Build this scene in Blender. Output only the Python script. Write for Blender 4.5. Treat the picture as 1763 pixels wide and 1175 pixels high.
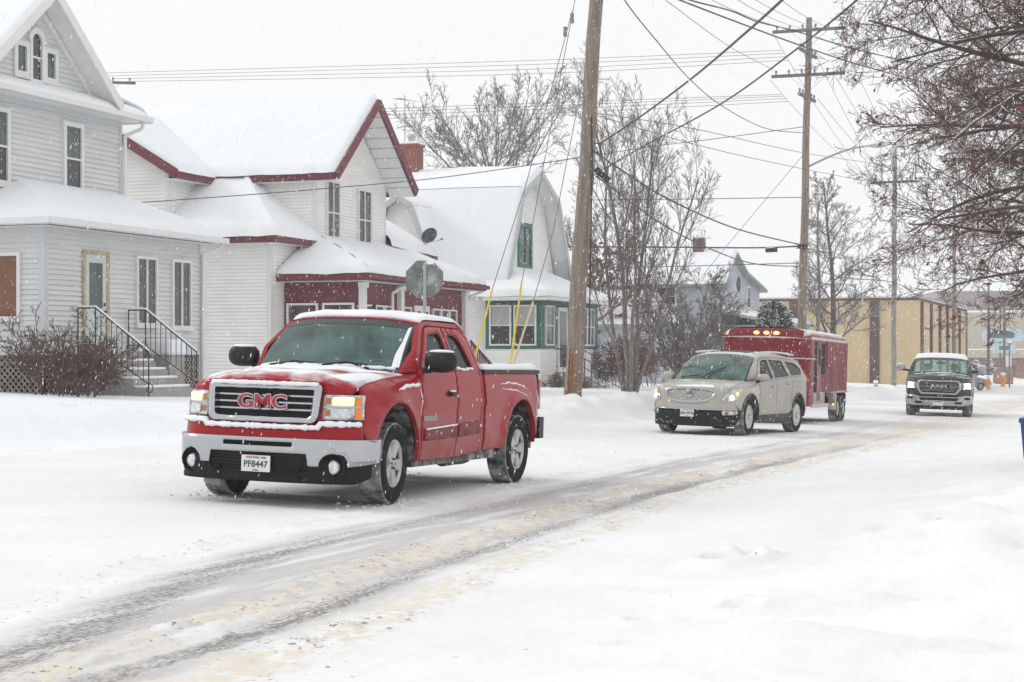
import bpy, math, random
import numpy as np
from mathutils import Vector, Matrix
from mathutils.geometry import delaunay_2d_cdt
random.seed(7); np.random.seed(7)
scene = bpy.context.scene
for o in list(bpy.data.objects): bpy.data.objects.remove(o)
C = scene.collection

# ------------------------------------------------------------------ camera
FPX = 3000.0; HZ = 606.0; CAMZ = 1.5
cam_d = bpy.data.cameras.new('camera'); cam = bpy.data.objects.new('camera', cam_d); C.objects.link(cam)
cam_d.sensor_width = 36.0; cam_d.lens = FPX / 1763 * 36.0
cam.location = (0, 0, CAMZ); cam.rotation_euler = (math.radians(90), 0, 0)
cam_d.shift_y = (HZ - 587.5) / 1763; cam_d.clip_start = 0.1; cam_d.clip_end = 2000
scene.camera = cam

# ------------------------------------------------------------------ sky, sun, exposure
SUN_EL, SUN_AZ = 33, 285
w = bpy.data.worlds.new('World'); scene.world = w; w.use_nodes = True
nt = w.node_tree; nt.nodes.clear()
sky = nt.nodes.new('ShaderNodeTexSky'); sky.sky_type = 'NISHITA'; sky.sun_disc = False
sky.sun_elevation = math.radians(SUN_EL); sky.sun_rotation = math.radians(SUN_AZ)
sky.dust_density = 6; sky.air_density = 1.5
hs = nt.nodes.new('ShaderNodeHueSaturation'); hs.inputs['Saturation'].default_value = 0.12
mx = nt.nodes.new('ShaderNodeMix'); mx.data_type = 'RGBA'; mx.inputs[0].default_value = 0.9
mx.inputs[7].default_value = (11.5, 11.63, 11.75, 1)       # the even white of a closed cloud layer
bg = nt.nodes.new('ShaderNodeBackground'); bg.inputs['Strength'].default_value = 0.09
wo = nt.nodes.new('ShaderNodeOutputWorld')
nt.links.new(sky.outputs[0], hs.inputs['Color']); nt.links.new(hs.outputs[0], mx.inputs[6])
nt.links.new(mx.outputs[2], bg.inputs['Color']); nt.links.new(bg.outputs[0], wo.inputs['Surface'])
sd = bpy.data.lights.new('sun', 'SUN'); sd.energy = 0.9; sd.angle = math.radians(14); sd.color = (1, 0.97, 0.93)
sun = bpy.data.objects.new('sun', sd); C.objects.link(sun)
az = math.radians(SUN_AZ)
sdir = Vector((math.sin(az) * math.cos(math.radians(SUN_EL)), math.cos(az) * math.cos(math.radians(SUN_EL)), math.sin(math.radians(SUN_EL))))
sun.rotation_euler = sdir.to_track_quat('Z', 'Y').to_euler()
scene.view_settings.view_transform = 'Standard'; scene.view_settings.look = 'None'
scene.view_settings.exposure = 0.0; scene.view_settings.gamma = 1.0
try:
    scene.view_settings.use_curve_mapping = False
except Exception: pass
scene.cycles.volume_bounces = 1; scene.cycles.max_bounces = 8; scene.cycles.transparent_max_bounces = 16

# ------------------------------------------------------------------ materials
MATS = {}
def nd(t, k, **kw):
    n = t.nodes.new(k)
    for a, b in kw.items(): setattr(n, a, b)
    return n
SNOWC = (0.87, 0.885, 0.91, 1)
def mat(name, col, rough=0.6, metal=0.0, var=0.0, vscale=3.0, bump=0.0, bscale=30.0, snow=None, dirt=None, coat=0.0,
        spec=0.5, stretch=(1, 1, 1), emit=None, sscale=4.0, dscale=6.0, alpha=None, salt=None):
    """principled material; var = colour variation, snow=(lo,hi,breakup) snow lying on upward faces, dirt=(amount, colour) grime/dusting"""
    if name in MATS: return MATS[name]
    m = bpy.data.materials.new(name); m.use_nodes = True; t = m.node_tree
    b = t.nodes['Principled BSDF']; L = t.links.new
    b.inputs['Roughness'].default_value = rough; b.inputs['Metallic'].default_value = metal
    b.inputs['Specular IOR Level'].default_value = spec; b.inputs['Coat Weight'].default_value = coat
    b.inputs['Coat Roughness'].default_value = 0.08
    tc = nd(t, 'ShaderNodeTexCoord'); mp = nd(t, 'ShaderNodeMapping'); mp.inputs['Scale'].default_value = stretch
    L(tc.outputs['Object'], mp.inputs['Vector'])
    rgb = nd(t, 'ShaderNodeRGB'); rgb.outputs[0].default_value = (*col, 1); cur = rgb.outputs[0]
    def noise(scale, detail=5, src=None):
        n = nd(t, 'ShaderNodeTexNoise'); n.inputs['Scale'].default_value = scale; n.inputs['Detail'].default_value = detail
        L(src or mp.outputs[0], n.inputs['Vector']); return n.outputs['Fac']
    def ramp(x, lo, hi):
        r = nd(t, 'ShaderNodeMapRange'); r.inputs['From Min'].default_value = lo; r.inputs['From Max'].default_value = hi
        L(x, r.inputs['Value']); return r.outputs[0]
    def mix(f, a, bcol):
        x = nd(t, 'ShaderNodeMix', data_type='RGBA')
        if isinstance(f, float): x.inputs[0].default_value = f
        else: L(f, x.inputs[0])
        if isinstance(a, tuple): x.inputs[6].default_value = a
        else: L(a, x.inputs[6])
        if isinstance(bcol, tuple): x.inputs[7].default_value = bcol
        else: L(bcol, x.inputs[7])
        return x.outputs[2]
    if var:
        f = ramp(noise(vscale), 0.3, 0.7)
        cur = mix(f, tuple(c * (1 - var) for c in col) + (1,), tuple(min(1, c * (1 + var)) for c in col) + (1,))
    rfac = None
    if salt:                                                # road salt film thrown up over the lower panels: (z low, z high, colour, amount)
        so = nd(t, 'ShaderNodeSeparateXYZ'); L(tc.outputs['Object'], so.inputs[0])
        zf = nd(t, 'ShaderNodeMapRange'); zf.inputs['From Min'].default_value = salt[1]; zf.inputs['From Max'].default_value = salt[0]; zf.inputs['To Min'].default_value = .12; zf.inputs['To Max'].default_value = 1; L(so.outputs[2], zf.inputs['Value'])
        nz = ramp(noise(5.5, 8), .3, .72); nz2 = ramp(noise(60, 2), .45, .62)
        ad = nd(t, 'ShaderNodeMath', operation='MULTIPLY_ADD'); L(nz2, ad.inputs[0]); ad.inputs[1].default_value = .45; L(nz, ad.inputs[2])
        sf_ = nd(t, 'ShaderNodeMath', operation='MULTIPLY'); L(ad.outputs[0], sf_.inputs[0]); L(zf.outputs[0], sf_.inputs[1])
        sa_ = nd(t, 'ShaderNodeMath', operation='MULTIPLY'); L(sf_.outputs[0], sa_.inputs[0]); sa_.inputs[1].default_value = salt[3]; sa_.use_clamp = True
        cur = mix(sa_.outputs[0], cur, (*salt[2], 1)); rfac = sa_.outputs[0]
    if dirt:
        f = ramp(noise(dscale, 6), 0.62 - 0.3 * dirt[0], 0.85 - 0.1 * dirt[0])
        mm = nd(t, 'ShaderNodeMath', operation='MULTIPLY'); L(f, mm.inputs[0]); mm.inputs[1].default_value = min(1, dirt[0] + 0.25)
        cur = mix(mm.outputs[0], cur, (*dirt[1], 1)); rfac = mm.outputs[0]
    if snow:
        g = nd(t, 'ShaderNodeNewGeometry'); sp = nd(t, 'ShaderNodeSeparateXYZ'); L(g.outputs['True Normal'], sp.inputs[0])
        n = noise(sscale, 6, tc.outputs['Object'])
        a = nd(t, 'ShaderNodeMath', operation='MULTIPLY_ADD'); L(n, a.inputs[0]); a.inputs[1].default_value = snow[2]; a.inputs[2].default_value = -0.5 * snow[2]
        s = nd(t, 'ShaderNodeMath', operation='ADD'); L(sp.outputs[2], s.inputs[0]); L(a.outputs[0], s.inputs[1])
        f = ramp(s.outputs[0], snow[0], snow[1])
        cur = mix(f, cur, SNOWC)
        rr = nd(t, 'ShaderNodeMapRange'); rr.inputs['To Min'].default_value = rough; rr.inputs['To Max'].default_value = 0.9
        L(f, rr.inputs['Value']); L(rr.outputs[0], b.inputs['Roughness'])
        if metal:
            r2 = nd(t, 'ShaderNodeMapRange'); r2.inputs['To Min'].default_value = metal; r2.inputs['To Max'].default_value = 0
            L(f, r2.inputs['Value']); L(r2.outputs[0], b.inputs['Metallic'])
        if coat:
            r2 = nd(t, 'ShaderNodeMapRange'); r2.inputs['To Min'].default_value = coat; r2.inputs['To Max'].default_value = 0
            L(f, r2.inputs['Value']); L(r2.outputs[0], b.inputs['Coat Weight'])
    elif rfac is not None:
        rr = nd(t, 'ShaderNodeMapRange'); rr.inputs['To Min'].default_value = rough; rr.inputs['To Max'].default_value = 0.85
        L(rfac, rr.inputs['Value']); L(rr.outputs[0], b.inputs['Roughness'])
    L(cur, b.inputs['Base Color'])
    if bump:
        bp = nd(t, 'ShaderNodeBump'); bp.inputs['Strength'].default_value = 0.6; bp.inputs['Distance'].default_value = bump
        L(noise(bscale, 6), bp.inputs['Height']); L(bp.outputs[0], b.inputs['Normal'])
    if emit:
        b.inputs['Emission Color'].default_value = (*emit[0], 1); b.inputs['Emission Strength'].default_value = emit[1]
    MATS[name] = m
    return m
def glass(name, tint, film, refl=0.5):
    """car glass: tinted see-through pane, mirror sheen, thin film of melted snow"""
    if name in MATS: return MATS[name]
    m = bpy.data.materials.new(name); m.use_nodes = True; t = m.node_tree; t.nodes.clear(); L = t.links.new
    tr = nd(t, 'ShaderNodeBsdfTransparent'); tr.inputs[0].default_value = (*tint, 1)
    gl = nd(t, 'ShaderNodeBsdfGlossy'); gl.inputs['Roughness'].default_value = 0.04
    df = nd(t, 'ShaderNodeBsdfDiffuse'); df.inputs[0].default_value = (0.36, 0.62, 0.57, 1)
    lw = nd(t, 'ShaderNodeLayerWeight'); lw.inputs[0].default_value = .5
    pw = nd(t, 'ShaderNodeMath', operation='POWER'); L(lw.outputs['Facing'], pw.inputs[0]); pw.inputs[1].default_value = 4.0
    fr = nd(t, 'ShaderNodeMath', operation='MULTIPLY_ADD'); L(pw.outputs[0], fr.inputs[0]); fr.inputs[1].default_value = .9; fr.inputs[2].default_value = .045
    tc = nd(t, 'ShaderNodeTexCoord'); n = nd(t, 'ShaderNodeTexNoise'); n.inputs['Scale'].default_value = 2.2; n.inputs['Detail'].default_value = 6
    L(tc.outputs['Object'], n.inputs['Vector'])
    r = nd(t, 'ShaderNodeMapRange'); r.inputs['From Min'].default_value = 0.35; r.inputs['From Max'].default_value = 0.75
    r.inputs['To Min'].default_value = film * 0.35; r.inputs['To Max'].default_value = film
    L(n.outputs['Fac'], r.inputs['Value'])
    m1 = nd(t, 'ShaderNodeMixShader'); L(r.outputs[0], m1.inputs[0]); L(tr.outputs[0], m1.inputs[1]); L(df.outputs[0], m1.inputs[2])
    fm = nd(t, 'ShaderNodeMath', operation='MULTIPLY'); L(fr.outputs[0], fm.inputs[0]); fm.inputs[1].default_value = refl * 2
    m2 = nd(t, 'ShaderNodeMixShader'); L(fm.outputs[0], m2.inputs[0]); L(m1.outputs[0], m2.inputs[1]); L(gl.outputs[0], m2.inputs[2])
    out = nd(t, 'ShaderNodeOutputMaterial'); L(m2.outputs[0], out.inputs[0]); MATS[name] = m
    return m

snow_m = mat('snow', (0.87, 0.885, 0.91), 0.9, bump=0.03, bscale=6, var=0.02, spec=0.2)
packed = mat('snow_crusted', (0.84, 0.85, 0.87), 0.9, bump=0.02, bscale=25, var=0.05, vscale=8, spec=0.2)

# ------------------------------------------------------------------ object helpers
def tag(o, label=None, cat=None, group=None, kind=None):
    if label: o['label'] = label
    if cat: o['category'] = cat
    if group: o['group'] = group
    if kind: o['kind'] = kind
    return o
def empty(name, loc=(0, 0, 0), rz=0.0, label=None, cat=None, group=None):
    o = bpy.data.objects.new(name, None); C.objects.link(o); o.location = loc; o.rotation_euler = (0, 0, rz); o.empty_display_size = 0.2
    return tag(o, label, cat, group)
def link_mesh(name, me, parent=None):
    o = bpy.data.objects.new(name, me); C.objects.link(o)
    if parent: o.parent = parent
    return o
class MB:
    def __init__(s): s.v = []; s.f = []
    def add(s, vs, fs):
        n = len(s.v); s.v += [tuple(p) for p in vs]; s.f += [tuple(i + n for i in f) for f in fs]; return s
    def poly(s, pts): return s.add(pts, [tuple(range(len(pts)))])
    def box(s, x0, x1, y0, y1, z0, z1):
        return s.add([(x0,y0,z0),(x1,y0,z0),(x1,y1,z0),(x0,y1,z0),(x0,y0,z1),(x1,y0,z1),(x1,y1,z1),(x0,y1,z1)],
                     [(0,3,2,1),(4,5,6,7),(0,1,5,4),(1,2,6,5),(2,3,7,6),(3,0,4,7)])
    def hexa(s, p8): return s.add(p8, [(0,3,2,1),(4,5,6,7),(0,1,5,4),(1,2,6,5),(2,3,7,6),(3,0,4,7)])
    def bar(s, p0, p1, w, h, up=(0, 0, 1)):
        p0 = Vector(p0); p1 = Vector(p1); d = (p1 - p0).normalized(); u = Vector(up)
        r = d.cross(u)
        if r.length < 1e-4: r = d.cross(Vector((0, 1, 0)))
        r.normalize(); u = r.cross(d).normalized()
        P = []
        for p in (p0, p1):
            for a, b in ((-1, -1), (1, -1), (1, 1), (-1, 1)): P.append(p + r * a * w / 2 + u * b * h / 2)
        return s.add(P, [(0,1,2,3),(7,6,5,4),(0,4,5,1),(1,5,6,2),(2,6,7,3),(3,7,4,0)])
    def tube(s, pts, rad, n=6, cap=True):
        pts = [Vector(p) for p in pts]; k = len(pts); base = len(s.v)
        if not hasattr(rad, '__len__'): rad = [rad] * k
        ref = None
        for i in range(k):
            d = (pts[min(i + 1, k - 1)] - pts[max(i - 1, 0)])
            if d.length < 1e-9: d = Vector((0, 0, 1))
            d.normalize()
            if ref is None: ref = Vector((0, 0, 1)) if abs(d.z) < .9 else Vector((1, 0, 0))
            a = d.cross(ref); 
            if a.length < 1e-6: a = d.cross(Vector((0, 1, 0)))
            a.normalize(); b = d.cross(a); ref = -b if False else ref
            for j in range(n):
                t = 2 * math.pi * j / n; s.v.append(tuple(pts[i] + (a * math.cos(t) + b * math.sin(t)) * rad[i]))
        for i in range(k - 1):
            for j in range(n):
                j2 = (j + 1) % n
                s.f.append((base + i*n + j, base + i*n + j2, base + (i+1)*n + j2, base + (i+1)*n + j))
        if cap:
            s.f.append(tuple(base + j for j in reversed(range(n)))); s.f.append(tuple(base + (k-1)*n + j for j in range(n)))
        return s
    def lathe(s, prof, n=32, axis='z', center=(0, 0, 0)):
        """prof: (radius, offset along axis)"""
        base = len(s.v); k = len(prof)
        for r, h in prof:
            for j in range(n):
                t = 2 * math.pi * j / n; a, b = r * math.cos(t), r * math.sin(t)
                p = (a, b, h) if axis == 'z' else ((h, a, b) if axis == 'x' else (b, h, a))
                s.v.append((p[0] + center[0], p[1] + center[1], p[2] + center[2]))
        for i in range(k - 1):
            for j in range(n):
                j2 = (j + 1) % n
                s.f.append((base + i*n + j, base + i*n + j2, base + (i+1)*n + j2, base + (i+1)*n + j))
        return s
    def ellipsoid(s, c, r, n=16, m=10, e=1.0):
        pr = []; base = len(s.v)
        sg = lambda x: math.copysign(abs(x) ** e, x)
        for i in range(m + 1):
            ph = -math.pi / 2 + math.pi * i / m
            for j in range(n):
                t = 2 * math.pi * j / n
                s.v.append((c[0] + r[0] * sg(math.cos(ph)) * sg(math.cos(t)), c[1] + r[1] * sg(math.cos(ph)) * sg(math.sin(t)), c[2] + r[2] * sg(math.sin(ph))))
        for i in range(m):
            for j in range(n):
                j2 = (j + 1) % n
                s.f.append((base + i*n + j, base + i*n + j2, base + (i+1)*n + j2, base + (i+1)*n + j))
        return s
    def mesh(s, name, m=None, smooth=False):
        me = bpy.data.meshes.new(name); me.from_pydata(s.v, [], s.f)
        if smooth: me.polygons.foreach_set('use_smooth', [True] * len(me.polygons))
        if m: me.materials.append(m)
        me.update(); return me
    def build(s, name, m, parent=None, smooth=False):
        return link_mesh(name, s.mesh(name, m, smooth), parent)
def bevel(o, wd, seg=2):
    md = o.modifiers.new('bevel', 'BEVEL'); md.width = wd; md.segments = seg; md.limit_method = 'ANGLE'; return o
def pxp(u, v, Y): return Vector(((u - 881.5) / FPX * Y, Y, CAMZ + (HZ - v) / FPX * Y))
def text_mesh(body, size, ext=0.004, offset=0.0, m=None, name='lettering'):
    cu = bpy.data.curves.new('t', 'FONT'); cu.body = body; cu.size = size; cu.extrude = ext; cu.offset = offset
    cu.align_x = 'CENTER'; cu.align_y = 'CENTER'; cu.resolution_u = 3
    ob = bpy.data.objects.new('t', cu); C.objects.link(ob)
    dg = bpy.context.evaluated_depsgraph_get(); me = bpy.data.meshes.new_from_object(ob.evaluated_get(dg)); me.name = name
    bpy.data.objects.remove(ob); me.materials.clear()
    if m: me.materials.append(m)
    return me
def sm(a, b, x):
    t = np.clip((np.asarray(x, dtype=float) - a) / (b - a), 0, 1); return t * t * (3 - 2 * t)

# ------------------------------------------------------------------ numpy noise
_perm = np.random.RandomState(3).rand(512, 512)
def vnoise(x, y):
    xi = np.floor(x).astype(int); yi = np.floor(y).astype(int); fx = x - xi; fy = y - yi
    fx = fx * fx * (3 - 2 * fx); fy = fy * fy * (3 - 2 * fy)
    g = lambda a, b: _perm[a & 511, b & 511]
    return (g(xi, yi) * (1 - fx) + g(xi + 1, yi) * fx) * (1 - fy) + (g(xi, yi + 1) * (1 - fx) + g(xi + 1, yi + 1) * fx) * fy
def fbm(x, y, o=4):
    r = 0; a = .5; x = np.asarray(x, float); y = np.asarray(y, float)
    for i in range(o): r = r + a * (vnoise(x + 17.3 * i, y - 9.1 * i) - .5); x = x * 2.03; y = y * 2.03; a *= .5
    return r

# ------------------------------------------------------------------ ground, in road coordinates: s along the road, t to the right of it
DX, DY = 0.335, 0.9422
def st2xy(s, t): return DX * s + DY * t, DY * s - DX * t
def xy2st(x, y): return DX * x + DY * y, DY * x - DX * y
def plane_z(x, y): return -.03 * (np.clip(x, -40, 36) + 1.16) - .004 * (np.clip(y, -20, 130) - 17.1)
def curb_l(s): return -11.6 - 3.6 * (1 - sm(24, 33, s))
def tracks(s, t):
    """wheel track centres: grey bare tracks and tan slush"""
    c1 = np.interp(s, [0, 6.7, 7.9, 10, 12.5, 16.7, 25, 60, 200], [-4.0, -4.85, -5.17, -5.68, -6.0, -5.95, -6.3, -6.4, -6.6])
    c2 = np.interp(s, [0, 8.3, 9.4, 11, 13.4, 17.6, 23.6, 34, 60, 200], [-3.9, -4.33, -4.42, -4.59, -4.7, -5.03, -5.1, -5.0, -4.9, -5])
    wob = .12 * fbm(s * .5, t * .0 + 3, 3)
    d1 = np.exp(-((t - c1 - wob) / .26) ** 2) * (1 - .3 * sm(10, 15, s)); d2 = np.exp(-((t - c2 - wob) / (.13 + .05 * sm(12, 20, s))) ** 2) * np.clip(.9 + 1.2 * fbm(s * .45, s * 0 + 7, 3), .5, 1)
    far = sm(20, 45, s)
    d1 = d1 * (1 - .45 * far); d2 = d2 * (1 - .5 * far)
    mid = sm(0, 1, (t - c1 + .5) / .5) * sm(0, 1, (c2 + .45 - t) / .45)
    sl = np.clip(np.exp(-((t - c2 + .35) / .33) ** 2) + .85 * np.exp(-((t - c2 - .42) / .28) ** 2) + .6 * np.exp(-((t - c1 + .62) / .3) ** 2), 0, 1)
    wide = np.exp(-((t + 5.2) / 2.4) ** 2) * sm(16, 50, s)          # the whole carriageway turns tan further on
    side = .55 * np.exp(-((t + 9.2) / .45) ** 2) + .5 * np.exp(-((t + 10.3) / .3) ** 2)
    sl = np.clip(sl * (1 - .3 * far) + .75 * wide + .5 * side * sm(12, 18, s) + .25 * np.exp(-((t + 3.2) / .8) ** 2), 0, 1)
    ice = mid * (1 - .5 * far)
    return d1, d2, sl, ice
# boot holes and knocked-out clods in the near bank
PITS = [(12.0, -2.65, .22, .16, .13), (12.35, -2.55, .12, .1, .08), (13.7, -1.3, .26, .10, .16), (10.3, -2.3, .12, .5, .07), (10.9, -1.9, .10, .7, .08), (9.4, -2.0, .11, .10, .08), (9.0, -2.45, .09, .09, .06), (16.5, -1.0, .2, .2, .09), (8.9, -1.3, .12, .3, .08), (12.9, -.7, .3, .3, .12), (14.8, -1.9, .3, .15, .06), (7.9, -2.2, .1, .12, .06)]
def ground_h(s, t):
    s = np.asarray(s, float); t = np.asarray(t, float)
    x, y = st2xy(s, t)
    z = plane_z(x, y)
    tc = curb_l(s)
    off = tc - t
    lump = fbm(s * .55, t * .55, 4)
    z = z + .48 * sm(.2, 2.8, off)
    z = z + np.clip(.32 + .8 * lump + .35 * fbm(s * 2.2, t * 2.2, 4), .06, .8) * np.exp(-((off - 1.15) / .75) ** 2) * sm(-.5, .4, off) * (.35 + .65 * sm(26, 33, s)) * (1 - .9 * sm(140, 200, s))
    z = z + sm(3, 8, off) * .25 * fbm(s * .12, t * .12, 3)
    r = sm(-4.3, .8, t + .9 * fbm(s * .3, t * .3, 3)); r2 = sm(-2.8, -1.0, t + .5 * fbm(s * .35, t * .35, 3))
    rl = fbm(s * .9 + 40, t * .9, 5)
    z = z + r * (.34 + .22 * rl * (1 - .6 * sm(30, 60, s)))
    # ploughed ridges and boot holes in the near bank
    z = z + (.5 * r + .5 * r2) * (.62 * np.abs(fbm(s * .9 + 9, t * .6 + 5, 4)) + .10 * fbm(s * 2.6, t * 2.2, 4)) * (1 - .7 * sm(20, 30, s))
    for ps, pt, rs_, rt_, dp in PITS:
        q = ((s - ps) / rs_) ** 2 + ((t - pt) / rt_) ** 2
        z = z - dp * np.exp(-q) + .55 * dp * np.exp(-((np.sqrt(q) - 1.5) / .55) ** 2)
    road = sm(-.2, .5, -off) * (1 - r2)
    d1, d2, sl, ice = tracks(s, t)
    chunk = np.clip(fbm(s * 5.5, t * 5.5, 4) - .02, 0, 1)
    z = z + road * (-.018 * d1 - .022 * d2 + sl * .16 * chunk * (1 - .8 * sm(25, 50, s)) + .03 * fbm(s * .8, t * 2.0, 4) + .006 * fbm(s * 6, t * 8, 3))
    return z
def gz(x, y):
    s, t = xy2st(x, y); return float(ground_h(s, t))
def axis(parts):
    a = [parts[0][0]]
    for lo, hi, st0, st1 in parts:
        p = lo; n = 0
        while p < hi - 1e-6:
            f = (p - lo) / (hi - lo); p = p + st0 + (st1 - st0) * f; a.append(min(p, hi))
    return np.array(a)
sa = axis([(-60, 0, 6, 1), (0, 5.5, .6, .07), (5.5, 16, .05, .055), (16, 40, .055, .16), (40, 100, .16, .9), (100, 410, 1.5, 14)])
ta = axis([(-210, -60, 12, 3), (-60, -26, 2.5, .5), (-26, -13, .4, .12), (-13, -8, .1, .06), (-8, -3.2, .05, .05), (-3.2, 3, .055, .12), (3, 12, .15, 1), (12, 210, 1.5, 14)])
def ground_sheet(name, j0, j1, m):
    S, T = np.meshgrid(sa, ta[j0:j1 + 1], indexing='ij'); Z = ground_h(S, T); X, Y = st2xy(S, T)
    n0, n1 = S.shape; V = np.stack([X, Y, Z], -1).reshape(-1, 3)
    idx = np.arange(n0 * n1).reshape(n0, n1)
    F = np.stack([idx[:-1, :-1], idx[1:, :-1], idx[1:, 1:], idx[:-1, 1:]], -1).reshape(-1, 4)
    F = F[:, ::-1]
    me = bpy.data.meshes.new(name); me.vertices.add(len(V)); me.vertices.foreach_set('co', V.ravel())
    me.loops.add(F.size); me.loops.foreach_set('vertex_index', F.ravel().astype(np.int32))
    me.polygons.add(len(F)); me.polygons.foreach_set('loop_start', np.arange(0, F.size, 4, dtype=np.int32)); me.polygons.foreach_set('loop_total', np.full(len(F), 4, dtype=np.int32))
    me.polygons.foreach_set('use_smooth', np.ones(len(F), dtype=bool))
    me.update(calc_edges=True)
    d1, d2, sl, ice = tracks(S, T)
    for nm, arr in (('track', np.maximum(d1 * .9, d2)), ('slush', sl), ('ice', ice)):
        at = me.attributes.new(nm, 'FLOAT', 'POINT'); at.data.foreach_set('value', arr.ravel().astype(np.float32))
    me.materials.append(m)
    return tag(link_mesh(name, me), kind='structure')
def road_material():
    m = bpy.data.materials.new('road_snow'); m.use_nodes = True; t = m.node_tree; b = t.nodes['Principled BSDF']; L = t.links.new
    tc = nd(t, 'ShaderNodeTexCoord'); rot = nd(t, 'ShaderNodeMapping'); rot.inputs['Rotation'].default_value = (0, 0, -math.atan2(DY, DX))
    L(tc.outputs['Object'], rot.inputs['Vector'])
    def noise(sc, stretch=(1, 1, 1), det=6):
        mp = nd(t, 'ShaderNodeMapping'); mp.inputs['Scale'].default_value = stretch; L(rot.outputs[0], mp.inputs['Vector'])
        n = nd(t, 'ShaderNodeTexNoise'); n.inputs['Scale'].default_value = sc; n.inputs['Detail'].default_value = det; L(mp.outputs[0], n.inputs['Vector']); return n.outputs['Fac']
    def math_(op, a, b_=None):
        n = nd(t, 'ShaderNodeMath', operation=op)
        for i, q in enumerate((a, b_)):
            if q is None: continue
            if isinstance(q, (int, float)): n.inputs[i].default_value = q
            else: L(q, n.inputs[i])
        return n.outputs[0]
    def rng(x, lo, hi, a=0, c=1):
        r = nd(t, 'ShaderNodeMapRange'); r.inputs[1].default_value = lo; r.inputs[2].default_value = hi; r.inputs[3].default_value = a; r.inputs[4].default_value = c; L(x, r.inputs[0]); return r.outputs[0]
    def mix(f, a, c):
        x = nd(t, 'ShaderNodeMix', data_type='RGBA'); L(f, x.inputs[0])
        for q, i in ((a, 6), (c, 7)):
            if isinstance(q, tuple): x.inputs[i].default_value = q
            else: L(q, x.inputs[i])
        return x.outputs[2]
    def attr(n):
        a = nd(t, 'ShaderNodeAttribute'); a.attribute_name = n; return a.outputs['Fac']
    big = noise(.7); fine = noise(9, (1, 1, 1), 8); streak = noise(2.2, (.18, 3.2, 1), 8); grit = noise(38, (.5, 1.3, 1), 4)
    base = mix(rng(big, .35, .7), (.86, .87, .885, 1), (.81, .81, .80, 1))
    patch = noise(1.6, (.35, 1.6, 1), 7)
    ice = rng(math_('MULTIPLY', attr('ice'), math_('ADD', math_('MULTIPLY', rng(streak, .35, .65), .55), math_('MULTIPLY', rng(patch, .32, .62), .7))), .06, .75, 0, .85)
    cur = mix(ice, base, (.52, .505, .495, 1))
    slf = rng(math_('MULTIPLY', attr('slush'), math_('ADD', math_('MULTIPLY', rng(fine, .35, .65), .85), math_('ADD', math_('MULTIPLY', rng(big, .35, .65), .3), math_('MULTIPLY', streak, .3)))), .42, .85, 0, .85)
    cur = mix(slf, cur, mix(grit, (.66, .57, .46, 1), (.83, .78, .70, 1)))
    trf = rng(math_('MULTIPLY', attr('track'), math_('ADD', math_('MULTIPLY', rng(streak, .35, .65), .6), math_('MULTIPLY', rng(grit, .38, .62), 1.0))), .35, 1.15, 0, .85)
    cur = mix(trf, cur, (.22, .20, .19, 1))
    L(cur, b.inputs['Base Color']); b.inputs['Roughness'].default_value = .8; b.inputs['Specular IOR Level'].default_value = .25
    bp = nd(t, 'ShaderNodeBump'); bp.inputs['Strength'].default_value = .7; bp.inputs['Distance'].default_value = .022
    L(math_('ADD', math_('ADD', fine, math_('MULTIPLY', math_('MULTIPLY', grit, attr('track')), 1.2)), math_('MULTIPLY', streak, .6)), bp.inputs['Height']); L(bp.outputs[0], b.inputs['Normal'])
    return m
def bank_material():
    m = bpy.data.materials.new('bank_snow'); m.use_nodes = True; t = m.node_tree; b = t.nodes['Principled BSDF']; L = t.links.new
    tc = nd(t, 'ShaderNodeTexCoord')
    def noise(sc, det=6):
        n = nd(t, 'ShaderNodeTexNoise'); n.inputs['Scale'].default_value = sc; n.inputs['Detail'].default_value = det; L(tc.outputs['Object'], n.inputs['Vector']); return n.outputs['Fac']
    n1 = noise(1.1); n2 = noise(14)
    g = nd(t, 'ShaderNodeNewGeometry'); sp = nd(t, 'ShaderNodeSeparateXYZ'); L(g.outputs['Normal'], sp.inputs[0])
    r = nd(t, 'ShaderNodeMapRange'); r.inputs[1].default_value = .62; r.inputs[2].default_value = .8; L(n1, r.inputs[0]); 
    k = nd(t, 'ShaderNodeMath', operation='MULTIPLY'); L(r.outputs[0], k.inputs[0]); L(n2, k.inputs[1])
    x = nd(t, 'ShaderNodeMix', data_type='RGBA'); L(k.outputs[0], x.inputs[0]); x.inputs[6].default_value = (.87, .885, .91, 1); x.inputs[7].default_value = (.66, .60, .52, 1)
    L(x.outputs[2], b.inputs['Base Color']); b.inputs['Roughness'].default_value = .92; b.inputs['Specular IOR Level'].default_value = .2
    bp = nd(t, 'ShaderNodeBump'); bp.inputs['Strength'].default_value = .6; bp.inputs['Distance'].default_value = .03
    n3 = noise(7, 8); L(n3, bp.inputs['Height']); L(bp.outputs[0], b.inputs['Normal'])
    return m
RM = road_material(); BM = bank_material()
jl = int(np.argmin(abs(ta + 14.0))); jr = int(np.argmin(abs(ta - 2.5)))
ground_sheet('road', jl, jr, RM); ground_sheet('snowy_lawn', 0, jl, BM); ground_sheet('snow_bank', jr, len(ta) - 1, BM)
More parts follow.
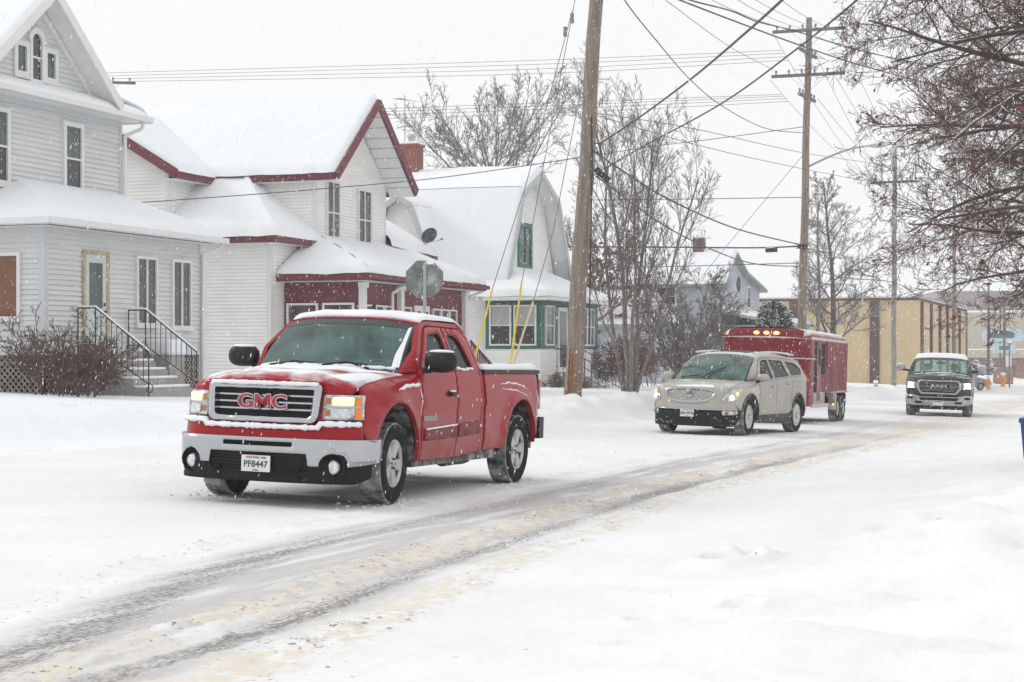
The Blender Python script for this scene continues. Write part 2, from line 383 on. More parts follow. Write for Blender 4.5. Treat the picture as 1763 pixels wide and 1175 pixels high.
# ------------------------------------------------------------------ houses (local axes: a along the road, b back from it, z up)
HROT = math.atan2(DY, DX)
white_sid = mat('white_siding', (0.87, 0.86, 0.83), 0.6, var=0.05, vscale=1.2, stretch=(1, 1, 3))
grey_sid = mat('grey_siding', (0.65, 0.652, 0.65), 0.6, var=0.07, vscale=1.5, stretch=(.4, .4, 4))
white_trim = mat('white_trim', (0.74, 0.74, 0.72), 0.5, var=0.04)
maroon = mat('maroon_paint', (0.16, 0.035, 0.045), 0.55, var=0.12, vscale=6)
green_tr = mat('green_paint', (0.03, 0.15, 0.10), 0.5, var=0.12, vscale=5)
shingle = mat('dark_shingle', (0.06, 0.06, 0.065), 0.9, var=.3, vscale=20)
pane_m = mat('window_pane', (0.035, 0.04, 0.045), 0.08, spec=.6)
pane_b = mat('window_pane_brown', (0.085, 0.065, 0.06), 0.12, spec=.6, var=.35, vscale=2.5)
pane_g = mat('window_pane_green', (0.06, 0.085, 0.08), 0.08, spec=.7, var=.4, vscale=2.5)
blind_m = mat('window_blind', (0.42, 0.41, 0.38), 0.5, var=.06)
plywood = mat('plywood_board', (0.22, 0.10, 0.055), 0.7, var=.2, vscale=3)
wood_un = mat('bare_pine', (0.46, 0.37, 0.25), 0.7, var=.2, vscale=6)
door_m = mat('pale_door', (0.55, 0.60, 0.58), 0.45)
lattice_m = mat('lattice_wood', (0.30, 0.25, 0.21), 0.8, var=.3, vscale=8, snow=(.5, .8, .6))
dark_void = mat('crawl_space', (0.02, 0.02, 0.022), 0.9)
iron = mat('wrought_iron', (0.03, 0.025, 0.025), 0.6, snow=(.6, .8, .5))
brick_m = mat('chimney_brick', (0.27, 0.10, 0.075), 0.85, var=.25, vscale=14)
mortar = mat('mortar', (0.40, 0.36, 0.33), 0.9)
alum = mat('aluminium', (0.48, 0.49, 0.50), 0.4, metal=.5, var=.15, vscale=6)

def Hxy(s0, T0):
    x, y = st2xy(s0, T0); return float(x), float(y)
def FR(a0, b): return lambda p, z, o=0.0: (a0 + p, b - o, z)        # wall facing the road
def SD(a, b0): return lambda p, z, o=0.0: (a - o, b0 + p, z)        # wall facing back down the road (towards the viewer)
def fbox(mb, F, p0, p1, z0, z1, o0, o1):
    return mb.hexa([F(p0, z0, o0), F(p1, z0, o0), F(p1, z0, o1), F(p0, z0, o1), F(p0, z1, o0), F(p1, z1, o0), F(p1, z1, o1), F(p0, z1, o1)])
def row_ext(poly, z):
    xs = []
    for i in range(len(poly)):
        (x0, z0), (x1, z1) = poly[i], poly[(i + 1) % len(poly)]
        if (z0 <= z < z1) or (z1 <= z < z0): xs.append(x0 + (x1 - x0) * (z - z0) / (z1 - z0))
    return (min(xs), max(xs)) if len(xs) >= 2 else None
def siding(root, F, poly, m, expo, name='wall', separate=False, proud=.03):
    """a wall of lapped boards, poly convex in (p,z)"""
    mb = MB(); mb.poly([F(p, z, 0) for p, z in poly])
    z0 = min(z for p, z in poly); z1 = max(z for p, z in poly); rows = []; z = z0
    while z < z1 - .01:
        h = min(expo, z1 - z)
        e = row_ext(poly, z + h * .5)
        if e and e[1] - e[0] > .03: rows.append((e[0], e[1], z, z + h))
        z += expo
    def board(b, r):
        p0, p1, a, c = r
        a += .010; return b.add([F(p0, a, proud), F(p1, a, proud), F(p1, c, .002), F(p0, c, .002), F(p0, a, 0.0005), F(p1, a, .0005)], [(0, 1, 2, 3), (4, 5, 1, 0), (0, 3, 4), (1, 5, 2)])
    if separate:
        wall = mb.build(name, m, root)
        for r in rows: board(MB(), r).build('siding_board', m, wall)
        return wall
    for r in rows: board(mb, r)
    return mb.build(name, m, root)
def window(root, F, p0, p1, z0, z1, fm, cols=1, rows=2, fw=.07, pm=None, proud=.08, top_pm=None, sill=True, sm_=None, name='window', label=None):
    mb = MB()
    fbox(mb, F, p0, p0 + fw, z0, z1, .003, proud); fbox(mb, F, p1 - fw, p1, z0, z1, .003, proud)
    fbox(mb, F, p0 + fw, p1 - fw, z1 - fw, z1, .003, proud - .002); fbox(mb, F, p0 + fw, p1 - fw, z0, z0 + fw, .003, proud - .002)
    wn = mb.build(name, fm, root)
    if label: wn['label'] = label
    if sill: fbox(MB(), F, p0 - .04, p1 + .04, z0 - .045, z0 - .001, .003, proud + .035).build('sill', sm_ or fm, wn)
    cw = (p1 - p0 - 2 * fw) / cols; rh = (z1 - z0 - 2 * fw) / rows
    for c in range(cols):
        if c: fbox(MB(), F, p0 + fw + c * cw - .025, p0 + fw + c * cw + .025, z0 + fw, z1 - fw, .03, proud - .005).build('mullion', fm, wn)
        for r in range(rows):
            a = p0 + fw + c * cw + .012; b = p0 + fw + (c + 1) * cw - .012; lo = z0 + fw + r * rh; hi = lo + rh
            pn = MB().poly([F(a, lo, .038 + .005 * r), F(b, lo, .038 + .005 * r), F(b, hi, .038 + .005 * r), F(a, hi, .038 + .005 * r)])
            pn.build('pane', (top_pm if (top_pm and r == rows - 1) else pm) or pane_m, wn)
        for r in range(1, rows):
            fbox(MB(), F, p0 + fw + c * cw, p0 + fw + (c + 1) * cw, z0 + fw + r * rh - .022, z0 + fw + r * rh + .022, .03, proud - .008).build('sash_rail', fm, wn)
    return wn
class Roof:
    def __init__(s): s.r = MB(); s.s = MB()
    def plane(s, e0, e1, r1, r0, t=.14, snow=.17, free=(1, 0, 0, 0), nu=None, nv=None, seed=0):
        """e0-e1 eave, r0-r1 ridge; free edges (eave, right, ridge, left) get a rounded snow lip"""
        c = [Vector(p) for p in (e0, e1, r1, r0)]; d = Vector((0, 0, t))
        s.r.hexa([p - d for p in c] + c)
        L = max((c[1] - c[0]).length, (c[2] - c[3]).length); Hh = max((c[3] - c[0]).length, (c[2] - c[1]).length)
        nu = nu or max(4, int(L / .16)); nv = nv or 22; nu = min(nu, 60)
        us = [((1 - math.cos(math.pi * i / nu)) / 2 * .5 + i / nu * .5) for i in range(nu + 1)]; vs = [((1 - math.cos(math.pi * i / nv)) / 2 * .5 + i / nv * .5) for i in range(nv + 1)]
        P = []
        for v in vs:
            for u in us:
                p = (c[0] * (1 - u) + c[1] * u) * (1 - v) + (c[3] * (1 - u) + c[2] * u) * v
                dd = []
                if free[0]: dd.append(v * Hh)
                if free[1]: dd.append((1 - u) * L)
                if free[2]: dd.append((1 - v) * Hh)
                if free[3]: dd.append(u * L)
                k = 1.0
                if dd:
                    q = min(1, min(dd) / .2); k = math.sqrt(max(0, 1 - (1 - q) ** 2))
                n = float(fbm(p.x * .6, p.y * .6 + p.z * .7, 3))
                h = .004 + k * snow * (1 + .7 * n)
                q2 = Vector((p.x, p.y, p.z + h))
                if free[0] and v < .4:
                    od = (c[0] - c[3]); od.z = 0; od = od.normalized() if od.length > 1e-6 else Vector((0, 0, 0))
                    ov = max(0, 1 - v * Hh / .45) ** 2 * min(1, u * L / .5, (1 - u) * L / .5); ln = float(fbm(p.x * 1.7 + 3, p.y * 1.7, 4)); q2 += od * ov * (.05 + .30 * ln); q2.z -= ov * (.02 + .10 * ln)
                P.append(q2)
        w_ = nu + 1
        s.s.add(P, [(j * w_ + i, j * w_ + i + 1, (j + 1) * w_ + i + 1, (j + 1) * w_ + i) for j in range(nv) for i in range(nu)])
        return s
    def build(s, root, m):
        r = s.r.build('roof', m, root); s.s.build('roof_snow', snow_m, r, smooth=True); return r
def gutter(root, pts, m=white_trim):
    g = MB()
    for a, b in zip(pts[:-1], pts[1:]): g.bar(a, b, .11, .12)
    return g.build('gutter', m, root)
def downspout(root, pts, m=white_trim):
    g = MB()
    for a, b in zip(pts[:-1], pts[1:]): g.tube([a, b], .045, 8)
    return g.build('downspout', m, root)

# ---------------------------------------------------------------- grey house
x, y = Hxy(29.7, -20.5); Z0 = .70
h1 = empty('grey_house', (x, y, Z0), HROT, 'weathered grey two-storey house with arched gable window and enclosed front porch', 'house')
zc = lambda z: z - Z0
# enclosed porch
F = FR(0, 0); S = SD(0, 0)
pw = siding(h1, F, [(0.06, zc(1.5)), (6.14, zc(1.5)), (6.14, zc(4.12)), (0.06, zc(4.12))], grey_sid, .104, 'porch_wall', True)
ps = siding(h1, S, [(0.06, zc(1.5)), (4, zc(1.5)), (4, zc(4.12)), (0.06, zc(4.12))], grey_sid, .104, 'porch_side_wall', True)
cb = MB(); cb.box(-.035, .10, -.035, .10, zc(1.47), zc(4.12)); cb.build('corner_board', mat('grey_trim', (.56, .58, .6), .5), h1)
MB().box(6.12, 6.23, -.035, .10, zc(.75), zc(4.12)).build('corner_board', MATS['grey_trim'], h1)
MB().box(.02, 6.2, .02, 3.9, zc(1.5), zc(4.1)).build('porch_core', dark_void, h1)
fbox(MB(), F, .1, 6.12, zc(1.43), zc(1.52), .002, .035).build('skirt_board', MATS['grey_trim'], h1)
fbox(MB(), S, .1, 4, zc(1.43), zc(1.52), .002, .035).build('skirt_board', MATS['grey_trim'], h1)
# porch door with raw pine frame
dr = MB(); fbox(dr, F, 1.32, 1.42, zc(1.52), zc(3.62), .02, .06); fbox(dr, F, 2.20, 2.30, zc(1.52), zc(3.62), .02, .06); fbox(dr, F, 1.42, 2.2, zc(3.53), zc(3.62), .02, .058)
dr = dr.build('door', wood_un, h1)
fbox(MB(), F, 1.42, 2.20, zc(1.52), zc(3.53), .02, .042).build('door_leaf', door_m, dr)
fbox(MB(), F, 1.56, 2.04, zc(2.42), zc(3.36), .03, .05).build('door_glass', pane_g, dr)
MB().ellipsoid((2.12, -.07, zc(2.35)), (.03, .04, .03), 10, 6).build('door_knob', iron, dr)
fbox(MB(), F, 2.09, 2.15, zc(2.46), zc(2.53), .035, .055).build('deadbolt', iron, dr)
window(h1, F, 3.36, 4.22, zc(2.07), zc(3.60), white_trim, cols=2, rows=1, pm=pane_b, fw=.065)
window(h1, F, 4.86, 5.72, zc(2.03), zc(3.60), white_trim, cols=2, rows=1, pm=pane_b, fw=.065)
window(h1, S, .52, 1.55, zc(2.14), zc(3.5), white_trim, cols=1, rows=1, pm=plywood, fw=.07, label='window boarded up with brown plywood')
# lattice skirt
def lattice(F, p0, p1, z0, z1, step=.135):
    back = fbox(MB(), F, p0, p1, z0, z1, -.06, -.05).build('lattice_skirt', dark_void, h1)
    H_ = z1 - z0; n = 0
    for sgn in (1, -1):
        q = p0 - H_
        while q < p1 + H_:
            a, b = (q, q + H_) if sgn > 0 else (q + H_, q)
            pts = []
            # clip the diagonal to the panel
            ts = [0, 1]
            lo_t = max(0, min((p0 - a) / (b - a), (p1 - a) / (b - a))); hi_t = min(1, max((p0 - a) / (b - a), (p1 - a) / (b - a)))
            if hi_t - lo_t > .05:
                A = (a + (b - a) * lo_t, z0 + H_ * lo_t); B = (a + (b - a) * hi_t, z0 + H_ * hi_t); o = .012 if sgn > 0 else .003
                wv = .021
                m_ = MB(); m_.hexa([F(A[0] - wv, A[1], o - .008), F(A[0] + wv, A[1], o - .008), F(A[0] + wv, A[1], o), F(A[0] - wv, A[1], o), F(B[0] - wv, B[1], o - .008), F(B[0] + wv, B[1], o - .008), F(B[0] + wv, B[1], o), F(B[0] - wv, B[1], o)])
                m_.build('lattice_slat', lattice_m, back); n += 1
            q += step
lattice(F, .08, 6.1, zc(.55), zc(1.43)); lattice(S, .08, 3.0, zc(.55), zc(1.43))
# entrance steps with iron railings
st = MB().box(1.1, 2.95, -.5, -.03, -.15, zc(1.50)).build('front_steps', mat('old_concrete', (.35, .33, .31), .85, var=.2, vscale=5), h1)
for i in range(4):
    zt = zc(1.50) - .18 * (i + 1); y1 = -.5 - .29 * i
    tr = MB().box(1.1, 2.95, y1 - .29, y1, -.2, zt - .03).build('step', MATS['old_concrete'], st)
    sn = MB().box(1.12, 2.93, y1 - .27, y1 - .002, zt - .031, zt + .035); bevel(sn.build('step_snow', snow_m, tr, True), .03, 2)
bevel(MB().box(1.12, 2.93, -.49, -.04, zc(1.50), zc(1.56)).build('landing_snow', snow_m, st), .03)
for ax in (1.08, 3.0):
    rl = MB(); top = [(ax, -.08, zc(2.40)), (ax, -.5, zc(2.40)), (ax, -1.75, zc(1.50))]
    rl.tube(top, .019, 8); low = [(ax, -.08, zc(1.64)), (ax, -.5, zc(1.64)), (ax, -1.75, zc(.85))]; rl.tube(low, .016, 6)
    ro = rl.build('railing', iron, h1)
    for yy, za, zb in [(-.08, 1.5, 2.40), (-.5, 1.5, 2.40), (-1.75, .6, 1.50)]: MB().tube([(ax, yy, zc(za)), (ax, yy, zc(zb))], .016, 6).build('rail_post', iron, ro)
    for i in range(9):
        f = (i + 1) / 10; yy = -.5 - 1.25 * f; MB().tube([(ax, yy, zc(1.64 - .79 * f)), (ax, yy, zc(2.40 - .90 * f))], .009, 5).build('baluster', iron, ro)
    cs = [(ax, -1.75 - .12 * math.sin(t_ * .35) * (1 - t_ / 22), zc(.75) + .13 * math.cos(t_ * .35) * (1 - t_ / 22)) for t_ in range(20)]
    MB().tube(cs, .011, 5).build('scroll', iron, ro)
    MB().tube([(ax, -.1, zc(2.432)), (ax, -.5, zc(2.432)), (ax, -1.75, zc(1.532))], .022, 6).build('rail_snow', snow_m, ro)
# snow-covered box by the wall
bevel(MB().box(3.6, 4.35, -.75, -.15, zc(1.42), zc(1.78)).build('snow_covered_ledge', snow_m, h1), .08, 3)
MB().box(3.65, 4.3, -.7, -.1, -.1, zc(1.42)).build('ledge_base', MATS['old_concrete'], h1)
# porch roof (hip at the near corner)
R = Roof(); ze = zc(4.16); zt = zc(5.05)
R.plane((-.42, -.42, ze), (6.62, -.42, ze), (6.1, 2.0, zt), (2.0, 2.0, zt), free=(1, 1, 0, 0), seed=1)
R.plane((-.42, 5.0, ze), (-.42, -.42, ze), (2.0, 2.0, zt), (2.0, 5.0, zt), free=(1, 0, 0, 0), seed=2)
R.build(h1, white_trim)
gutter(h1, [(-.47, 5, ze - .06), (-.47, -.47, ze - .06), (6.66, -.47, ze - .06)])
downspout(h1, [(6.5, -.45, ze - .1), (6.46, -.40, ze - .22), (6.22, -.08, ze - .38), (6.20, -.08, -.1)])
MB().box(-.3, 6.3, -.3, 3, ze - .16, ze - .145).build('soffit', white_trim, h1)
# upper storey
F = FR(-.85, 2.0)
fw_ = siding(h1, F, [(0, zc(4.6)), (6.81, zc(4.6)), (6.81, zc(7.0)), (0, zc(7.0))], grey_sid, .112, 'upper_wall', True)
MB().box(-.83, 5.94, 2.03, 9.5, zc(1.5), zc(7.0)).build('house_core', grey_sid, h1)
MB().box(5.88, 6.0, 1.965, 2.1, zc(4.6), zc(7.0)).build('corner_board', MATS['grey_trim'], h1)
window(h1, F, 4.42, 5.20, zc(5.02), zc(6.66), white_trim, 1, 2, .10, pane_m, top_pm=pane_g)
window(h1, F, 1.75, 2.45, zc(5.02), zc(6.66), white_trim, 1, 2, .10, pane_m, top_pm=pane_g)
fbox(MB(), F, 0, 6.81, zc(6.80), zc(7.0), .02, .045).build('frieze_board', MATS['grey_trim'], h1)
# pent eave, gable, hip roof
R = Roof(); ez = zc(7.05)
R.plane((-1.3, 1.5, ez), (6.42, 1.5, ez), (6.42, 2.02, ez + .24), (-1.3, 2.02, ez + .24), t=.10, snow=.12, free=(1, 1, 0, 1), seed=3)
R.plane((6.42, 1.5, ez), (6.42, 9.5, ez), (3.4, 6.2, ez + 2.2), (3.4, 5.0, ez + 2.2), t=.10, free=(1, 0, 0, 0), seed=4)
R.plane((4.6, 1.9, ez + .2), (6.4, 1.9, ez + .2), (3.9, 4.8, ez + 2.0), (3.6, 4.8, ez + 2.0), t=.10, free=(0, 0, 0, 0), seed=5)
GA, GZ = 2.55, zc(9.36); gb = zc(7.28)
hw = 2.5
slope = (GZ - gb) / hw
R.plane((GA - hw - .12, 1.45, gb - .1), (GA - hw - .12, 7, gb - .1), (GA, 7, GZ), (GA, 1.45, GZ), t=.12, free=(1, 0, 0, 1), seed=6)
R.plane((GA + hw + .12, 7, gb - .1), (GA + hw + .12, 1.45, gb - .1), (GA, 1.45, GZ), (GA, 7, GZ), t=.12, snow=.05, free=(1, 1, 0, 0), seed=7)
R.build(h1, mat('grey_green_fascia', (.50, .53, .52), .6))
gutter(h1, [(-1.3, 1.44, ez - .06), (6.46, 1.44, ez - .06), (6.46, 3, ez - .06)])
MB().box(-1.2, 6.3, 1.55, 2.1, ez - .12, ez - .108).build('soffit', white_trim, h1)
downspout(h1, [(6.2, 1.5, ez - .1), (6.2, 1.55, ez - .28), (6.02, 1.9, ez - .45), (6.02, 1.92, zc(4.9))])
F = FR(GA, 2.0)
siding(h1, F, [(-hw + .25, gb), (hw - .25, gb), (0, GZ - .22)], grey_sid, .112, 'gable_wall', True)
for sg in (-1, 1):
    b_ = MB(); b_.bar((GA, 1.44, GZ - .06), (GA + sg * (hw + .12), 1.44, gb - .16), .05, .22); b_.build('rake_board', white_trim, h1)
    b_ = MB(); b_.bar((GA, 1.96, GZ - .26), (GA + sg * (hw - .1), 1.96, gb - .12), .06, .12); b_.build('rake_moulding', white_trim, h1)
    b_ = MB(); b_.hexa([(GA, 1.47, GZ - .13), (GA + sg * (hw + .1), 1.47, gb - .22), (GA + sg * (hw + .1), 1.98, gb - .22), (GA, 1.98, GZ - .13), (GA, 1.47, GZ - .115), (GA + sg * (hw + .1), 1.47, gb - .205), (GA + sg * (hw + .1), 1.98, gb - .205), (GA, 1.98, GZ - .115)])
    b_.build('soffit', white_trim, h1)
window(h1, F, -.80, -.27, zc(7.42), zc(8.18), white_trim, 1, 1, .11, pane_g, proud=.08)
window(h1, F, .27, .80, zc(7.42), zc(8.18), white_trim, 1, 1, .11, pane_g, proud=.08)
aw = MB()
fbox(aw, F, -.26, -.17, zc(7.34), zc(8.25), .003, .09); fbox(aw, F, .17, .26, zc(7.34), zc(8.25), .003, .09); fbox(aw, F, -.17, .17, zc(7.34), zc(7.42), .003, .088)
for i in range(10):
    t0, t1 = math.pi * i / 10, math.pi * (i + 1) / 10
    aw.hexa([F(r * math.cos(t), zc(8.25) + r * math.sin(t), o) for o in (.003, .09) for r, t in ((.17, t0), (.17, t1), (.30, t1), (.30, t0))])
aw = aw.build('arched_window', white_trim, h1)
MB().poly([F(-.17, zc(7.42), .036), F(.17, zc(7.42), .036)] + [F(.17 * math.cos(math.pi * i / 10), zc(8.25) + .17 * math.sin(math.pi * i / 10), .036) for i in range(11)]).build('pane', pane_m, aw)
fbox(MB(), F, -.17, .17, zc(7.88), zc(7.92), .026, .06).build('sash_rail', white_trim, aw)
fbox(MB(), F, -.2, .12, zc(8.62), zc(8.78), .003, .04).build('gable_vent', MATS['grey_trim'], h1)

# ---------------------------------------------------------------- white house with maroon trim
x, y = Hxy(42.9, -20.0); Z0 = .55
h2 = empty('white_maroon_house', (x, y, Z0), HROT, 'white clapboard house with maroon fascia, windowed front porch and steep front gable', 'house')
EX = .098
# low side wings, main block, rear wing
siding(h2, SD(0, 2.3), [(0, 0), (9, 0), (9, 4.15), (0, 4.15)], white_sid, EX, 'side_wall')
siding(h2, FR(0, 2.3), [(0, 0), (2.3, 0), (2.3, 4.15), (0, 4.15)], white_sid, EX, 'front_wall')
MB().box(-.03, .10, 2.27, 2.4, 0, 4.15).build('corner_board', white_trim, h2)
siding(h2, SD(2.2, 2.0), [(0, 3.5), (3.5, 3.5), (3.5, 6.15), (0, 6.15)], white_sid, EX, 'upper_side_wall')
siding(h2, FR(2.2, 2.0), [(0, 3.5), (4.9, 3.5), (4.9, 6.15), (2.45, 8.15), (0, 6.15)], white_sid, EX, 'gable_wall')
MB().box(2.17, 2.28, 1.97, 2.1, 3.5, 6.1).build('corner_board', white_trim, h2)
MB().box(7.02, 7.13, 1.97, 2.1, 3.5, 6.1).build('corner_board', white_trim, h2)
MB().box(2.23, 7.08, 2.03, 10.3, 0, 6.1).build('house_core', white_sid, h2)
siding(h2, SD(0, 5.5), [(0, 4.1), (5.6, 4.1), (5.6, 6.1), (2.8, 7.75), (0, 6.1)], white_sid, EX, 'wing_gable_wall')
siding(h2, FR(0, 5.5), [(0, 4.1), (2.2, 4.1), (2.2, 6.1), (0, 6.1)], white_sid, EX, 'wing_front_wall')
MB().box(-.03, .09, 5.47, 5.59, 4.1, 6.1).build('corner_board', white_trim, h2)
MB().box(.05, 2.2, 5.55, 10.9, 0, 6.0).build('wing_core', white_sid, h2)
siding(h2, FR(7.1, 2.3), [(0, 0), (3.4, 0), (3.4, 4.15), (0, 4.15)], white_sid, EX, 'right_wing_wall')
window(h2, FR(2.2, 2.0), .62, 1.52, 4.05, 5.95, white_trim, 2, 2, .07, pane_g, sm_=maroon)
window(h2, FR(2.2, 2.0), 2.78, 3.78, 4.0, 5.88, white_trim, 2, 2, .07, pane_m, sm_=maroon)
R = Roof()
# main gable: ridge runs back from the street
R.plane((1.72, 11, 6.02), (1.72, 1.15, 6.02), (4.65, 1.15, 8.45), (4.65, 11, 8.45), t=.2, snow=.2, free=(1, 1, 0, 0), seed=11)
R.plane((7.58, 1.15, 6.02), (7.58, 11, 6.02), (4.65, 11, 8.45), (4.65, 1.15, 8.45), t=.2, snow=.12, free=(1, 0, 0, 1), seed=12)
# rear wing
R.plane((-.42, 4.98, 5.98), (2.6, 4.98, 5.98), (4.6, 8.3, 7.95), (-.42, 8.3, 7.95), t=.2, snow=.2, free=(1, 0, 0, 1), seed=13)
R.plane((2.6, 11.6, 5.98), (-.42, 11.6, 5.98), (-.42, 8.3, 7.95), (4.6, 8.3, 7.95), t=.2, snow=.2, free=(1, 1, 0, 0), seed=14)
# left low wing hip
R.plane((-.45, 8.5, 4.12), (-.45, 1.9, 4.12), (2.22, 4.4, 6.15), (2.22, 8.5, 6.15), t=.18, snow=.2, free=(1, 0, 0, 0), seed=15)
R.plane((-.45, 1.9, 4.12), (2.3, 1.9, 4.12), (2.22, 4.4, 6.15), (2.22, 4.4, 6.15), t=.18, snow=.2, free=(1, 0, 0, 0), seed=16)
R.plane((2.18, 1.9, 4.12), (3.1, 1.8, 4.05), (2.9, 1.99, 4.2), (2.18, 1.99, 4.25), t=.18, snow=.1, free=(1, 1, 0, 0), seed=16)
# right low wing
R.plane((7.1, 1.75, 4.25), (10.9, 1.75, 4.12), (9.4, 4.4, 5.9), (7.08, 4.4, 5.9), t=.2, snow=.22, free=(1, 1, 0, 0), seed=17)
R.plane((10.9, 1.75, 4.12), (10.9, 8, 4.12), (9.4, 8, 5.9), (9.4, 4.4, 5.9), t=.2, snow=.2, free=(1, 0, 0, 0), seed=18)
# front porch roof
R.plane((.3, -.5, 3.1), (9.5, -.5, 3.1), (8.3, 2.0, 4.12), (2.5, 2.0, 4.12), t=.2, snow=.2, free=(1, 0, 0, 0), seed=19)
R.plane((.3, 2.3, 3.1), (.3, -.5, 3.1), (2.5, 2.0, 4.12), (2.4, 2.3, 4.12), t=.2, snow=.18, free=(1, 0, 0, 1), seed=20)
R.plane((9.5, -.5, 3.1), (9.5, 2.3, 3.1), (8.3, 2.3, 4.12), (8.3, 2.0, 4.12), t=.2, snow=.18, free=(1, 0, 0, 0), seed=21)
for a_, b_ in (((.3, -.5, 3.1), (2.5, 2.0, 4.12)), ((9.5, -.5, 3.1), (8.3, 2.0, 4.12)), ((-.45, 1.9, 4.12), (2.22, 4.4, 6.15))):
    a_ = Vector(a_); b_ = Vector(b_); pts = [a_.lerp(b_, .06 + .92 * i / 16) + Vector((0, 0, .095 + .02 * math.sin(i * 1.1))) for i in range(17)]
    R.s.tube(pts, [.06] + [.10] * 15 + [.07], 8)                          # drifted snow rounding the hips
R.build(h2, maroon)
for pts in ([(1.74, 1.1, 5.93), (4.65, 1.1, 8.36), (7.56, 1.1, 5.93)], [(-.47, 4.98, 5.9), (-.47, 8.3, 7.87)]):
    b_ = MB()
    for a, c in zip(pts[:-1], pts[1:]): b_.bar(a, c, .06, .26)
    b_.build('rake_board', maroon, h2)
for sg in (-1, 1):
    b_ = MB(); zz = [8.24, 5.80]
    xs = (4.65, 4.65 + sg * 2.88)
    n = 9
    for i in range(n):                                                     # soffit boards under the deep gable overhang
        f0, f1 = i / n + .004, (i + 1) / n - .004; q = [(xs[0] + (xs[1] - xs[0]) * f, zz[0] + (zz[1] - zz[0]) * f) for f in (f0, f1)]
        MB().hexa([(q[0][0], 1.18, q[0][1]), (q[1][0], 1.18, q[1][1]), (q[1][0], 2.0, q[1][1]), (q[0][0], 2.0, q[0][1]), (q[0][0], 1.18, q[0][1] + .012), (q[1][0], 1.18, q[1][1] + .012), (q[1][0], 2.0, q[1][1] + .012), (q[0][0], 2.0, q[0][1] + .012)]).build('soffit_board', white_trim, h2)
MB().box(1.76, 2.22, 1.3, 5.4, 5.79, 5.81).build('soffit', white_trim, h2)
MB().box(-.4, 2.2, 5.02, 5.5, 5.76, 5.775).build('soffit', white_trim, h2)
MB().box(-.4, 2.3, 1.95, 9, 3.92, 3.935).build('soffit', white_trim, h2)
MB().box(.36, 9.4, -.42, 2.3, 2.88, 2.895).build('soffit', white_trim, h2)
# enclosed porch walls: maroon with white windows
A0, A1 = .8, 8.9
MB().box(A0 + .02, A1 - .02, .02, 2.3, .9, 2.88).build('porch_core', dark_void, h2)
pm_ = MB(); fbox(pm_, FR(A0, 0), 0, A1 - A0, 2.30, 2.88, -.02, 0); fbox(pm_, FR(A0, 0), 0, A1 - A0, .75, 1.15, -.02, 0); fbox(pm_, SD(A0, 0), .001, 2.3, 2.30, 2.88, -.02, 0); fbox(pm_, SD(A0, 0), .001, 2.3, .75, 1.15, -.02, 0)
fbox(pm_, FR(A0, 0), 0, A1 - A0, 1.15, 2.3, -.03, -.015); fbox(pm_, SD(A0, 0), .001, 2.3, 1.15, 2.3, -.03, -.015)
pm_.build('porch_wall', maroon, h2)
siding(h2, FR(A0, -.004), [(0, -.2), (A1 - A0, -.2), (A1 - A0, .75), (0, .75)], white_sid, EX, 'porch_base'); siding(h2, SD(A0 - .004, 0), [(0, -.2), (2.3, -.2), (2.3, .75), (0, .75)], white_sid, EX, 'porch_base')
for p in (.12, 1.22): window(h2, SD(A0, 0), p, p + .96, 1.16, 2.30, white_trim, 1, 2 if False else 1, .06, pane_b)
fbox(MB(), SD(A0, 0), .1, 2.2, 1.3, 1.36, .03, .05).build('window_rail', white_trim, h2)
for i, p in enumerate((.32, .98, 1.64)): window(h2, FR(A0, 0), p, p + .60, 1.15, 2.26, white_trim, 1, 1, .05, pane_b)
for i, p in enumerate((2.95,)): window(h2, FR(A0, 0), p, p + .62, 1.15, 2.26, white_trim, 1, 1, .05, pane_b)
for i, p in enumerate((5.25, 5.92, 6.6)): window(h2, FR(A0, 0), p, p + .62, 1.0, 2.26, white_trim, 1, 2, .05, pane_b)
for p, w_ in ((-.03, .26), (2.62, .24), (7.78, .22)):
    cl = MB(); q = .03; fbox(cl, FR(A0, 0), p, p + w_, .75, 2.72, .003, .14); fbox(cl, FR(A0, 0), p - .04, p + w_ + .04, 2.72, 2.86, .003, .18); cl.build('porch_column', white_trim, h2)
pd = MB(); fbox(pd, FR(A0, 0), 3.85, 4.98, .2, 2.32, .003, .06); pd = pd.build('porch_door', white_trim, h2)
fbox(MB(), FR(A0, 0), 4.0, 4.28, 1.0, 2.15, .061, .07).build('door_glass', pane_m, pd); fbox(MB(), FR(A0, 0), 4.5, 4.85, .8, 2.15, .061, .07).build('door_glass', pane_g, pd)
gutter(h2, [(.25, -.55, 3.0), (9.55, -.55, 3.0)], maroon)
downspout(h2, [(2.3, 1.85, 3.98), (1.2, 2.2, 3.55), (.75, 2.26, 3.3), (.72, 2.26, 2.9)]); downspout(h2, [(3.15, -.45, 2.86), (2.9, -.3, 2.74), (2.72, -.17, 2.62), (2.72, -.17, .6)])
downspout(h2, [(9.4, -.45, 2.9), (9.0, -.15, 2.72), (8.96, -.06, 2.55), (8.96, -.06, .2)])
MB().tube([(-.05, 4.4, .1), (-.05, 4.4, 3.3)], .012, 5).build('cable_conduit', mat('grey_pipe', (.4, .4, .4), .5), h2)
